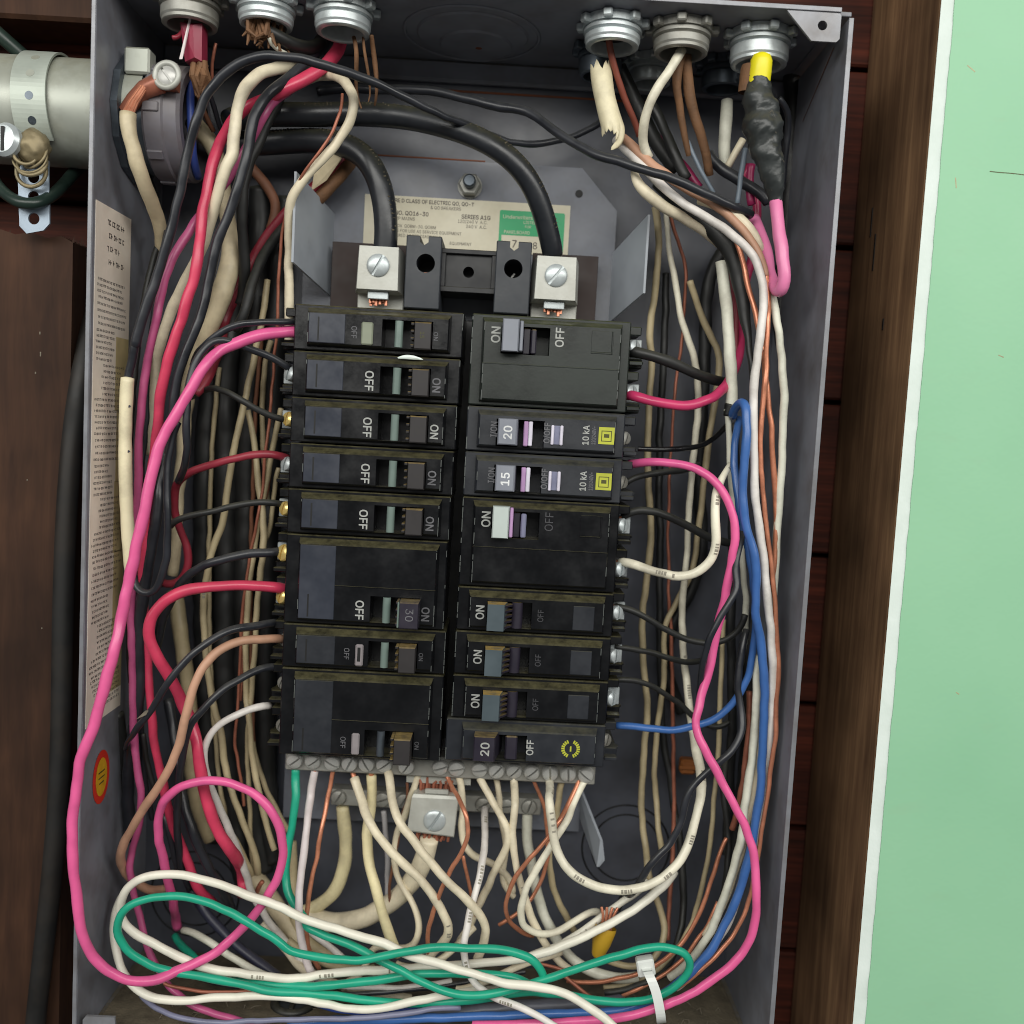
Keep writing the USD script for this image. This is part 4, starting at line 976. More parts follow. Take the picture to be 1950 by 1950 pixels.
# ------------------------------------------------------------------ wires
WIRES = [
    ('black_wire', 'black', 'long thick black wire arching from the white taped splice over the top left fittings', [(-163.9, 14, -177.6, 2.56), (-160.6, 13.3, -164.2, 2.54), (-156.2, 12.6, -151.4, 2.52), (-151.9, 12, -139.1, 2.5), (-148.9, 11.3, -129.4, 2.48), (-145.5, 10.2, -115, 2.46), (-142.1, 9.1, -100.8, 2.43), (-138.8, 8, -87.1, 2.41), (-135.8, 6.6, -74.2, 2.39), (-131.4, 5, -60.1, 2.36), (-123.5, 3.3, -49.3, 2.33), (-112.1, 1.4, -40.2, 2.3), (-101.6, 0, -37.2, 2.28), (-89.8, 0, -36.5, 2.27), (-74.7, 2, -38.2, 2.26), (-63.8, 6, -39.5, 2.26), (-51.7, 12, -40.5, 2.15), (-34.9, 21, -44.6, 2.1), (-17.4, 30, -49, 2.04), (0.5, 45, -51, 2.01), (9.9, 51.5, -52.2, 1.88), (19.5, 58, -53.2, 1.76), (34, 64, -51.9, 1.78), (48.7, 67.8, -48, 1.79), (63.2, 72, -39.8, 1.81), (70.1, 75, -34.6, 1.82)]),
    ('black_wire', 'black', 'black wire tail entering the top of the cream tape sleeve', [(-164, 14, -175.4, 2.16), (-166, 14.6, -184.8, 2.16), (-167.4, 15, -192.3, 2.16), (-167.8, 15, -195.7, 2.16)]),
    ('black_wire', 'black', 'grey black wire turning up out of the bottom of the cream tape sleeve', [(-164.5, 17, -291.2, 1.9), (-163, 17, -296.3, 1.9), (-160.5, 16, -301.6, 1.9), (-156.4, 14, -304.3, 1.89), (-152.9, 13.2, -303.3, 1.89), (-148.8, 12, -299.4, 1.88), (-146, 11.2, -293.5, 1.88), (-144.6, 10, -284.6, 1.87), (-144, 8.9, -274.4, 1.87), (-143.4, 8, -265.5, 1.87), (-144.5, 9.2, -245.7, 1.87), (-144.4, 10, -233.2, 1.87), (-142.6, 10, -222.7, 1.87), (-140.1, 10, -214.7, 1.87)]),
    ('red_wire', 'red', 'bright red wire running down the left side under the cream one', [(-72, 50, -4.8, 3.47), (-74.2, 44, -18, 3.36), (-81.9, 38, -29.2, 3.25), (-90, 34, -35.9, 3.17), (-101.1, 32, -44.8, 3.08), (-114.2, 34, -48.9, 2.81), (-124.8, 34, -58.4, 2.81), (-128.6, 28, -71.9, 2.77), (-131.9, 24, -87.3, 2.75), (-133, 22, -99.6, 2.74), (-134.3, 20, -112.3, 2.73), (-134.3, 18, -124.9, 2.72), (-135, 16, -137.5, 2.71), (-138.6, 16, -152.4, 2.71), (-142.7, 16, -164.9, 2.71), (-145.8, 16, -176.4, 2.71), (-148.4, 16.8, -183.7, 2.71), (-151, 18, -196.2, 2.72), (-153.3, 20, -211.3, 2.73), (-155.8, 24, -226.6, 2.75), (-159.4, 28, -242.3, 2.5), (-163.1, 32, -275.3, 2.25), (-164.6, 34, -299.4, 2.07), (-164.2, 36, -313.1, 1.97), (-162.9, 38, -332.2, 2.07), (-161.3, 37.2, -350.9, 2.15), (-159.9, 36.4, -367, 2.22), (-158.4, 36, -376.3, 2.26), (-156.5, 36, -389.9, 2.32), (-153.7, 36, -405.1, 2.39), (-149.9, 40, -425.8, 2.5), (-148.8, 44, -439.7, 2.57), (-141.4, 48, -458.1, 2.59), (-137.8, 52, -475.5, 2.61), (-133.1, 58, -486.3, 2.64), (-130.5, 66, -495, 2.68)]),
    ('magenta_wire', 'mauve', 'dull magenta wire leaving the top left fitting and passing behind the red one', [(-98.5, 44, -38.4, 2.29), (-103.3, 34, -47.4, 2.53), (-107.5, 30, -56, 2.49), (-114.5, 34, -67.6, 2.49), (-121.1, 36, -78.2, 2.48), (-129.2, 34, -92.6, 2.45), (-135.8, 30, -104.8, 2.41), (-139.4, 26, -111.8, 2.38), (-143, 24, -118.9, 2.36), (-147.6, 22, -128.9, 2.34), (-150.2, 20, -137.7, 2.32), (-152.9, 20, -150.2, 2.3), (-156, 20, -162.7, 2.28), (-158.2, 20, -176.8, 2.26), (-161.2, 22, -186.5, 2.26), (-162.9, 22.9, -201.6, 2.24), (-164.6, 24, -222, 2.22), (-165.5, 26.1, -237.4, 2.2), (-166.3, 29, -258.2, 2.19), (-168.5, 32, -280.9, 2.17), (-169.9, 34, -297.1, 2.16), (-170.4, 34, -313, 2.14), (-170.2, 34, -329.1, 2.11), (-169.3, 34, -345.2, 2.09), (-168.4, 34, -361.3, 2.07), (-168, 34, -378.9, 2.05), (-165.6, 34, -401.7, 2.02), (-163.4, 34, -414.3, 2), (-162.5, 34, -420.3, 1.99), (-165.1, 36, -442.8, 1.97), (-167.8, 36, -454.1, 1.97), (-167.2, 34, -463.1, 1.96), (-165.1, 34, -475.4, 1.96), (-161.3, 32.7, -487.8, 1.96), (-155.9, 31.1, -502.3, 1.95), (-151.5, 30, -512.4, 1.95), (-140.9, 26, -523.6, 1.93), (-135.7, 23.8, -525.2, 1.93), (-127.7, 20, -529.4, 1.91), (-113, 15, -531, 1.89), (-99, 12, -532.7, 1.88), (-80.4, 8, -533.8, 1.87)]),
    ('cream_wire', 'cream', 'thick cream wire curving down from between the top left fittings', [(-89.3, 64, -12.4, 3.41), (-93.8, 50, -21.5, 3.31), (-102.6, 40, -27.9, 3.22), (-110, 30, -35.8, 3.14), (-116.2, 24, -46.1, 3.08), (-118.7, 22, -57.4, 3.04), (-119.1, 21, -69.9, 3.01), (-120.3, 20.2, -80.6, 2.98), (-121.8, 20, -82.9, 2.97), (-125.3, 22, -91.9, 2.96), (-130.1, 26, -103.4, 2.95), (-133.9, 30, -115.2, 2.95), (-139.4, 34, -126.3, 2.94), (-142.8, 35.6, -132.2, 2.94), (-146.8, 37.5, -139.8, 2.93), (-152, 40, -149.9, 2.92), (-157, 41.7, -160.3, 2.9), (-162.1, 44, -174.9, 2.88), (-165.3, 48, -185, 2.88), (-167.6, 51, -200.8, 2.9), (-168.8, 54, -216.9, 2.91), (-171, 60, -233.3, 2.95)]),
    ('cream_wire', 'cream', 'cream hook shaped wire looping right of the third top fitting', [(-92.8, 60, -26.2, 2.8), (-83.3, 50, -26.8, 2.72), (-74.9, 40, -29.6, 2.65), (-65.9, 32, -36.1, 2.58), (-61.1, 28, -45.1, 2.53), (-61.9, 28.9, -55.4, 2.5), (-68.9, 30, -66.2, 2.46), (-78, 32.2, -76.8, 2.42), (-85.4, 34, -85.7, 2.39), (-92.8, 38, -93.6, 2.4), (-94.6, 42, -100.9, 2.42), (-95.6, 46, -107.2, 2.44), (-95.8, 49, -122.2, 2.45), (-95.9, 54, -147.6, 2.48), (-96.5, 60, -168.3, 2.5)]),
    ('copper_wire', 'copperdull', 'bare copper strand beside the cream hook wire and down the left gutter', [(-67.2, 30, -42.2, 0.84), (-68.6, 27, -57.3, 0.83), (-74.1, 26, -67.6, 0.83), (-81.3, 28, -78.1, 0.83), (-87.3, 32, -85.4, 0.84), (-92.4, 40, -92.8, 0.85), (-96.5, 44, -99, 0.86), (-99, 47.1, -108.2, 0.86), (-100.4, 50, -117, 0.87), (-101, 51.7, -132.4, 0.87), (-101.8, 53.9, -153.2, 0.87), (-103, 56, -173, 0.88), (-103.8, 56.8, -191.7, 0.88), (-104.9, 57.4, -205.2, 0.88), (-106.2, 58, -218.8, 0.88), (-107.4, 58.5, -235.3, 0.88), (-108.6, 59.1, -251.8, 0.88), (-110.3, 59.6, -270.1, 0.88), (-113.3, 60, -281.1, 0.88), (-115.1, 60.3, -295.2, 0.88), (-116.9, 60.5, -309.3, 0.88), (-117.6, 60.8, -323.4, 0.89), (-118.2, 61.1, -343.2, 0.89), (-118.5, 61.7, -371.8, 0.89), (-119.2, 62, -390.6, 0.89), (-118, 62, -407.8, 0.89), (-114.8, 62, -421, 0.89), (-113.3, 62, -433.7, 0.89)]),
    ('black_wire', 'black', 'glossy black wire with a bluish sheen right of the bright red wire', [(-79.9, 58, -4.9, 3.08), (-87.5, 42, -22.2, 2.94), (-98.1, 30, -38.7, 2.82), (-106.2, 24, -49.9, 2.75), (-110.2, 20, -61, 2.69), (-111.5, 18, -74.7, 2.64), (-112.3, 17, -83.2, 2.61), (-116.4, 17.3, -97.3, 2.56), (-121, 17.7, -110.6, 2.52), (-125.6, 18, -124.4, 2.47), (-128.6, 18, -141.7, 2.42), (-134, 18, -161.7, 2.36), (-137.6, 18, -174.5, 2.31), (-141.3, 18, -183.7, 2.28), (-143.6, 18, -193.3, 2.25), (-145.8, 19, -205.8, 2.22), (-147.1, 20, -218.5, 2.19), (-148.4, 22, -231.2, 2.06)]),
    ('black_wire', 'black', 'black wire from the second left breaker bending into a long drop', [(-90, 34, -183.3, 1.96), (-98.6, 29.1, -178.5, 1.95), (-107.7, 24, -174.6, 1.93), (-115.9, 17, -172.2, 1.9), (-122.5, 14, -172.3, 1.89), (-127.3, 12, -175, 1.88), (-130.5, 10.3, -181.7, 1.88), (-133.5, 8, -191.3, 1.87), (-135.2, 7, -200.7, 1.86), (-135, 7, -210.5, 1.86), (-134.4, 8.5, -220.3, 1.87), (-135.4, 10, -230.3, 1.87), (-139.3, 18, -239.8, 1.9), (-147.6, 36, -246.2, 1.97)]),
    ('black_wire', 'black', 'black wire into the topmost left breaker above the pink one', [(-87.5, 30, -159.3, 1.81), (-93.4, 26, -160, 1.8), (-102.1, 20, -161.4, 1.78), (-111.5, 18, -163.2, 1.77), (-118.9, 18, -165.8, 1.77), (-125.2, 18, -170.1, 1.77), (-130.7, 20, -175.2, 1.78), (-134.9, 24, -177.4, 1.79), (-139.6, 30, -184.8, 1.81)]),
    ('black_wire', 'blackd', 'dull black wire rising behind the left breakers towards the main cables', [(-100.9, 74, -98.5, 2.87), (-106.9, 68, -108.7, 2.84), (-111.6, 62, -118.6, 2.81), (-113.9, 55, -128.9, 2.77), (-115.4, 48, -141.6, 2.74), (-117.4, 45, -154.1, 2.72), (-122.6, 48, -163.4, 2.74)]),
    ('black_wire', 'blackd', 'dusty black wire sagging into the third left breaker', [(-90.2, 36, -210.9, 1.69), (-94.1, 32, -209.6, 1.68), (-100.1, 29, -207.7, 1.67), (-109.2, 24, -203.2, 1.65), (-117, 24, -199.1, 1.65), (-126.4, 30, -196.5, 1.67), (-137.1, 40, -197.5, 1.7), (-148, 55, -200.7, 1.75)]),
    ('red_wire', 'reddark', 'dark red wire looping from the fourth left breaker', [(-89.9, 38, -231, 2.12), (-92.8, 34, -230, 2.1), (-97, 30, -229.2, 2.09), (-106.3, 26, -229.7, 2.07), (-119, 26, -233.3, 2.07), (-132.3, 28, -238, 2.08), (-141.2, 32, -242, 2.1), (-148.2, 38, -246.8, 2.12), (-151.8, 44, -253.2, 2.15), (-153.5, 48, -261.6, 2.16), (-152.8, 54, -272.7, 2.19), (-150.5, 56, -279.9, 2.19), (-148.6, 58, -288.3, 2.2), (-149.1, 60, -296.4, 2.21), (-151.7, 60, -302.6, 2.21), (-156.6, 60, -305.7, 2.21), (-162.8, 62, -306.3, 2.22)]),
    ('black_wire', 'blackd', 'dusty black wire into the fifth left breaker from behind the grey loop', [(-89.6, 38, -255.8, 1.7), (-92.9, 34, -255.3, 1.68), (-96.6, 31.9, -254.9, 1.68), (-103.4, 28, -254.6, 1.66), (-113.2, 26.2, -257.3, 1.66), (-125.3, 24, -260.3, 1.65), (-135.8, 25.2, -263, 1.66), (-143.2, 26, -265.7, 1.66), (-149.7, 32, -270.1, 1.68)]),
    ('black_wire', 'black', 'black wire landing on the brass screw of the left double breaker', [(-91.9, 36, -281.2, 2.39), (-100.4, 30, -282, 2.37), (-110, 27, -282.9, 2.35), (-119.4, 24, -285.1, 2.34), (-128.6, 24, -289.2, 2.34), (-139, 30, -296.4, 2.37), (-146.5, 36, -305.7, 2.39), (-153.7, 44, -315.5, 2.43), (-158.6, 48.1, -325.3, 2.45), (-161.6, 52, -335.1, 2.47), (-165.5, 60, -345.5, 2.5)]),
    ('red_wire', 'red', 'red wire sweeping from the lower screw of the left double breaker to the bottom', [(-88, 36, -301.8, 2.96), (-92.4, 32, -300.6, 2.94), (-99.3, 28, -299.4, 2.93), (-113.3, 22, -298.9, 2.91), (-127.4, 18, -299.9, 2.9), (-135.6, 15, -301.7, 2.9), (-142.9, 13, -305.3, 2.9), (-148.6, 12.5, -311.2, 2.9), (-152.6, 12, -317.5, 2.91), (-153.3, 12, -323.7, 2.91), (-151.3, 13, -331.5, 2.93), (-147.1, 16, -340.8, 2.96), (-143.1, 20, -351, 2.99), (-138.7, 23.2, -361.1, 3.02), (-137.8, 24, -363.7, 3.03), (-133.9, 24, -372, 3.05), (-130.2, 22, -379.7, 3.06), (-128, 20, -391.2, 3.07), (-125.6, 20, -401.8, 3.09), (-123.8, 20, -409.7, 3.11), (-120.9, 22, -423.8, 3.15), (-115.9, 24.2, -435.3, 3.17), (-110.9, 26, -444, 3.18), (-109.9, 46, -463.4, 3.3), (-109.6, 52, -474.1, 3.34), (-112.2, 60, -484.6, 3.39)]),
    ('black_wire', 'black', 'frayed black wire from the seventh left breaker to the left wall', [(-93.6, 38, -320.7, 2.26), (-96.5, 30, -320, 2.21), (-102.8, 24, -320.3, 2.15), (-110.9, 16, -321.5, 2.07), (-119.3, 10, -324.8, 2), (-127.9, 6, -332.3, 1.93), (-134.5, 4, -340.3, 1.88), (-141.7, 4, -350.3, 1.83), (-144.2, 6, -356.9, 1.81), (-151.6, 9, -366.4, 1.78), (-159, 16, -376.7, 1.76), (-165.9, 24, -385.4, 1.39), (-171.9, 34, -393.9, 1.12)]),
    ('tan_wire', 'tan', 'faded tan wire crossing over the red one on the left', [(-89.2, 36, -329, 2.39), (-93.6, 30, -327.7, 2.37), (-97.9, 26, -327.1, 2.35), (-106.7, 20, -327.5, 2.32), (-115.2, 14, -330.3, 2.29), (-120.9, 10, -335.9, 2.28), (-125.3, 7, -344.1, 2.26), (-128.4, 5, -355.5, 2.25), (-130.1, 4, -364.3, 2.25), (-132.7, 4, -376.8, 2.25), (-136.1, 4.5, -388, 2.25), (-140, 5, -398.2, 2.25), (-146.6, 8, -408, 2.27), (-153.9, 12, -418.8, 2.29), (-162, 18, -432.4, 2.31), (-167.7, 24, -443.3, 2.34), (-171.5, 30, -453.8, 2.37), (-172.1, 40, -466.9, 2.41), (-168.1, 44, -473.7, 2.43), (-163.3, 50, -480, 2.46), (-157.3, 60, -484.8, 2.5)]),
    ('black_wire', 'black', 'black wire from the lower double breaker dropping behind the pink loop', [(-91.7, 38, -345, 1.98), (-99.3, 30, -345.4, 1.95), (-107.1, 24, -348.3, 1.93), (-114.1, 18, -352.9, 1.9), (-119.9, 14, -358.6, 1.89), (-123.8, 12, -362.7, 1.88), (-129.2, 12, -370.8, 1.88), (-132.7, 14, -380.5, 1.89), (-135.9, 18, -392.5, 1.9), (-138.7, 24, -406.6, 1.93), (-141.3, 30, -419.8, 1.95), (-142.7, 34, -432.5, 1.96), (-143.6, 40, -449, 1.99), (-144.8, 50, -464.6, 2.02), (-144.2, 54.9, -474, 2.04), (-142.5, 60, -483.6, 2.06)]),
    ('white_wire', 'greywhite', 'pale grey white wire from the bottom left double breaker', [(-95.2, 38, -366.9, 1.98), (-98.5, 34, -366.5, 1.96), (-102.8, 30, -366.8, 1.95), (-112.1, 26, -370.4, 1.93), (-119.2, 24, -376, 1.93), (-124, 24, -382.7, 1.93), (-126.3, 26, -391.5, 1.93), (-125.5, 28, -401.9, 1.94), (-123.1, 30, -412.3, 1.95), (-119, 34, -425.8, 1.96), (-113.9, 36, -437.4, 1.97), (-109.7, 38, -449.2, 1.98), (-107.1, 42, -462.2, 1.99), (-105.9, 48, -472, 2.02), (-103.9, 52, -481.9, 2.03), (-97.8, 56, -495.7, 2.05), (-88.9, 60, -509.7, 2.06), (-79, 60, -520.7, 2.06), (-70, 56, -527.1, 2.05)]),
    ('cream_cable', 'dirtycream', 'thick soiled cream cable deep in the left gutter', [(-153.6, 64, -50.8, 5.34), (-148, 62, -57.7, 4.73), (-139.9, 62, -68.5, 4.14), (-133.8, 62, -98.7, 3.84), (-130.2, 60, -111.6, 5.01), (-129.5, 58, -122.5, 5.58), (-131, 56, -136.1, 5.56), (-135.7, 57, -149.4, 5.27), (-140.4, 58, -162.9, 4.99), (-147.8, 64, -174.8, 4.61), (-152.5, 68, -188.4, 4.18), (-157.1, 74, -210.5, 3.93), (-158.2, 74, -232.9, 3.63), (-158.7, 72, -249.7, 3.45), (-159.4, 70, -281.9, 3.12), (-159.7, 70, -294.9, 3), (-160.6, 70, -302.9, 3)]),
    ('cream_cable', 'olive', 'brown stained cream cable low in the left gutter', [(-163, 78, -313.4, 4.56), (-159.2, 76, -321.6, 4.48), (-157.2, 74, -330.9, 4.4), (-154.5, 74, -348.1, 4.28), (-151.1, 74, -365.3, 4.16), (-149.7, 76, -399.5, 3.94), (-149.2, 76, -417.2, 3.94), (-146.5, 78, -432.7, 3.96), (-143.2, 80, -448.2, 3.97), (-137.5, 82, -463.9, 3.98)]),
    ('ground_conductor', 'dirtycream', 'thick cream grounding conductor clamped by copper strands under the bushing screw', [(-168.3, 9, -64.3, 3.88), (-167.4, 9, -74.4, 3.79), (-164.9, 11, -85.7, 3.7), (-162.4, 22, -98.4, 3.64), (-163.3, 38, -108.2, 3.63), (-163.7, 48, -117.3, 3.6), (-170.5, 60, -129.6, 3.68)]),
    ('white_wire', 'olive', 'dusty olive wire leaning left through the dark left gutter', [(-111, 66, -133.4, 1.79), (-113, 64, -155.3, 1.8), (-115.1, 60, -177.1, 1.81), (-118.5, 58, -197.9, 1.83), (-121.7, 56, -217, 1.84), (-124.9, 56, -235, 1.86), (-127.1, 57, -252.7, 1.88), (-129.5, 58, -271, 1.9), (-133.1, 58, -279.2, 1.91), (-135.5, 58, -290.4, 1.91), (-138.2, 58.9, -301.8, 1.91), (-139.2, 60, -316, 1.91), (-138.9, 60, -330, 1.91), (-137.3, 60, -344, 1.91), (-131.9, 60, -376.3, 1.91), (-128.2, 60, -387.6, 1.91), (-124.2, 60, -407.4, 1.91), (-120.3, 60, -424.6, 1.91), (-116, 60, -435.9, 1.91), (-110.6, 60, -447.3, 1.91), (-105.9, 61.1, -462.1, 1.92), (-104, 62, -474.2, 1.92)]),
    ('white_wire', 'olive', 'darkest thin wire deepest in the left gutter', [(-110.1, 76, -166.2, 1.52), (-113, 76, -177.4, 1.52), (-113.9, 76, -196.9, 1.52), (-113.4, 76, -213.7, 1.52), (-113, 76, -227.7, 1.52), (-110.8, 76, -241.6, 1.52), (-109.1, 76, -258.5, 1.52)]),
    ('white_wire', 'olive', 'thin beige wire bending right low in the left gutter', [(-119.5, 66, -206.4, 1.64), (-116.6, 64.7, -219.4, 1.7), (-113.7, 63.7, -230.3, 1.75), (-111.7, 62.4, -243.9, 1.81), (-110.1, 61.3, -254.8, 1.85), (-106.9, 60, -268.6, 1.91), (-106.8, 58, -280.5, 1.91), (-107.3, 58, -297.2, 1.83), (-108.4, 58, -314, 1.74), (-108.8, 58, -325.2, 1.69), (-109.4, 58.7, -342.2, 1.61), (-110, 59.5, -359.4, 1.53), (-110.8, 60, -372.4, 1.46), (-112.3, 62, -384.5, 1.41), (-113.1, 64, -402.5, 1.34), (-111.2, 64, -425.6, 1.34), (-110.1, 64, -443.1, 1.34), (-109.2, 65.1, -461.1, 1.34), (-106.1, 66, -476.2, 1.34)]),
    ('white_wire', 'olive', 'thin beige wire leaning left beside the breaker terminals', [(-99.5, 60, -204.3, 1.62), (-101.9, 60.5, -218.6, 1.63), (-104.2, 61, -232.4, 1.65), (-106.6, 61.5, -246.3, 1.66), (-109, 62, -260.3, 1.67), (-110.3, 62, -270.3, 1.68), (-113.4, 62, -292.5, 1.7), (-114.8, 61.4, -314.9, 1.72), (-115, 61.1, -328.9, 1.73), (-114.5, 60.6, -348.6, 1.74), (-113.4, 60, -371.1, 1.76), (-111.3, 58, -377.5, 1.76), (-108.5, 56, -393.9, 1.75), (-106.3, 54.9, -410.5, 1.75), (-102.9, 54, -424.3, 1.75), (-97.9, 52.9, -440.8, 1.74), (-92.7, 52, -454.5, 1.74)]),
    ('white_wire', 'olive', 'thinnest beige wire tucked against the left breaker terminals', [(-100.6, 64, -237.8, 1.34), (-103.3, 65, -254.7, 1.34), (-104.6, 66, -270.4, 1.34), (-107.1, 66, -279.2, 1.34)]),
    ('white_wire', 'olive', 'olive wire slanting right below the left breakers', [(-110.4, 66, -397.2, 1.49), (-107.2, 66, -409.8, 1.49), (-102.8, 66, -423, 1.49), (-97.9, 66, -433.3, 1.49), (-91.9, 66, -441.8, 1.49), (-88, 68, -450.7, 1.49)]),
    ('black_wire', 'blackd', 'thin black wire deep beside the lower left wall', [(-163.7, 38, -386.5, 1.56), (-162.2, 40, -399.8, 1.56), (-160.5, 41.1, -409.5, 1.56), (-158.4, 42, -417.5, 1.57)]),
    ('black_wire', 'black', 'bluish grey black wire behind the red sweep near the bottom left', [(-158.8, 62, -373.2, 2.66), (-153.6, 58, -391.1, 2.64), (-148.4, 52, -408.8, 2.61), (-143.3, 46, -425, 2.58), (-138.4, 42, -437.2, 2.56), (-133.1, 42, -449.9, 2.56), (-126.3, 46, -465.8, 2.58), (-122, 54, -481.3, 2.62), (-118.8, 64, -497.6, 2.67)]),
    ('black_wire', 'navy', 'dark navy wire slanting into the bottom left corner', [(-143.5, 66, -486.6, 2.83), (-131.5, 62, -501.3, 2.81), (-116.6, 58, -512.5, 2.79), (-102.3, 52, -519.9, 2.76), (-86.7, 46, -525.9, 2.73)]),
    ('red_wire', 'reddark', 'dark red wire tucked behind the main cables', [(-72.9, 76, -60.9, 2.88), (-88.3, 72, -80.2, 2.92), (-105.4, 72, -97.7, 2.97), (-120, 74, -119.6, 3.05), (-129.7, 72, -141, 3.09), (-136.5, 70, -160.3, 3.13), (-133.7, 58, -170.2, 3.08), (-135.3, 42, -190, 2.85), (-139.5, 36, -199.3, 2.25)]),
    ('fibre_cable', 'paper', 'brown paper wrapped cable behind the left black main cable', [(-68.2, 78, -62, 3.65), (-75.6, 72, -75.6, 3.61), (-87, 72, -87.9, 3.61)]),
    ('fibre_cable', 'brown', 'dark brown cloth cable bending down behind the left wires', [(-125.6, 74, -69.3, 2.87), (-115.4, 74, -80.3, 2.87), (-110.3, 74, -89.7, 2.87), (-112.1, 74, -104.4, 2.87)]),
    ('blue_wire', 'bluedark', 'short dark blue wire beside the conduit bushing', [(-147.9, 40, -36.3, 1.99), (-146.7, 36, -51, 1.97), (-145.8, 36, -64.3, 1.97), (-145.4, 40, -76.7, 1.99), (-145.9, 50, -83.3, 2.02)]),
    ('copper_wire', 'copperdull', 'short thin copper wire below the first top fitting', [(-134.4, 36, -18.8, 0.85), (-136.2, 38, -27.4, 0.85), (-138, 44, -36.2, 0.86)]),
    ('black_wire', 'black', 'thin black wire from the maroon bushing at upper left', [(-140.8, 28, -26.1, 1.39), (-140.2, 34, -33.5, 1.4), (-138, 40, -43.8, 1.42), (-135.9, 48, -53.8, 1.44), (-134.6, 56, -60.6, 1.46)]),
    ('brown_wire', 'brown', 'thin brown wire beside the thin black one at upper left', [(-145.2, 32, -24, 1.26), (-145.3, 36, -33.1, 1.27), (-142.8, 44, -48.2, 1.29), (-139.8, 54, -57.7, 1.31)]),
    ('red_wire', 'reddark', 'short rusty wire end left of the first top fitting', [(-146.4, 26, -12.5, 1.24), (-149.1, 24, -20.3, 1.24), (-151.9, 22, -22.5, 1.23)]),
    ('black_wire', 'blackd', 'black wire running behind the thick grounding conductor', [(-177, 46, -45.9, 1.58), (-174.7, 46, -64, 1.58), (-173.9, 50, -78.4, 1.59), (-171.4, 60, -93.5, 1.62)]),
    ('white_wire', 'white', 'long white wire looping at bottom left and leaving past the bottom rim', [(99.1, -22, -507, 2.13), (94.4, -20, -503.8, 2.14), (86.1, -18, -498.6, 2.15), (72.2, -15, -493.2, 2.16), (54.9, -12, -490.7, 2.18), (37.6, -10, -490.8, 2.19), (30.1, -8, -490, 2.19), (11, -6, -486, 2.2), (-8.3, -3, -483.5, 2.22), (-21.5, -0, -479.2, 2.23), (-41, 2, -475, 2.24), (-60.7, 4, -470.4, 2.25), (-73.6, 4, -465.7, 2.25), (-76.4, 4, -463.7, 2.25), (-90.8, 4, -459.1, 2.25), (-112.1, 4, -452.6, 2.25), (-129.9, 4, -449.1, 2.25), (-140.4, 4, -448.9, 2.25), (-150.9, 4, -452.2, 2.25), (-157.8, 5, -458, 2.25), (-161.9, 6, -466, 2.26), (-162.5, 8, -473.7, 2.27), (-158.9, 10, -481.3, 2.28), (-150.5, 11, -488.1, 2.28), (-138.4, 12, -495.6, 2.29), (-120.8, 14, -503.4, 2.29), (-106.4, 15, -506.9, 2.3), (-84.8, 16, -508.8, 2.3), (-74.6, 16, -509.7, 2.3), (-55.2, 17, -506.3, 2.31), (-35.7, 18, -504.5, 2.31), (-18, 19, -503.2, 2.32), (3.6, 20, -500.9, 2.32), (23.4, 20, -498.6, 2.32), (37.8, 21, -497.9, 2.33), (56.1, 22, -493.4, 2.33), (74.4, 24, -487.8, 2.34), (92.6, 26, -477.9, 2.35), (111.2, 30, -468.1, 2.37), (121.2, 34, -462.6, 2.39), (127.6, 38, -457.9, 2.4), (134.8, 46, -453.4, 2.44)]),
    ('white_wire', 'white', 'second white wire running under the green loops at bottom left', [(-171.8, 34, -477.3, 2.25), (-174.5, 32, -485.8, 2.24), (-174.3, 30, -494.8, 2.23), (-171.4, 26, -502.6, 2.21), (-167.1, 22, -510.2, 2.19), (-161.1, 18, -516.8, 2.18), (-152.2, 14, -519.7, 2.16), (-141.3, 12, -521.6, 2.15), (-130.2, 11, -521.8, 2.15), (-112.5, 12, -519.6, 2.15), (-90.8, 12, -517.8, 2.15), (-73.5, 12, -517.4, 2.15), (-53.5, 10, -519.5, 2.14), (-33.8, 9, -520.2, 2.14), (-14.3, 8, -516.7, 2.13), (1.8, 8, -512.5, 2.13), (14.5, 12, -511.6, 2.15), (27.5, 22, -514.1, 2.19)]),
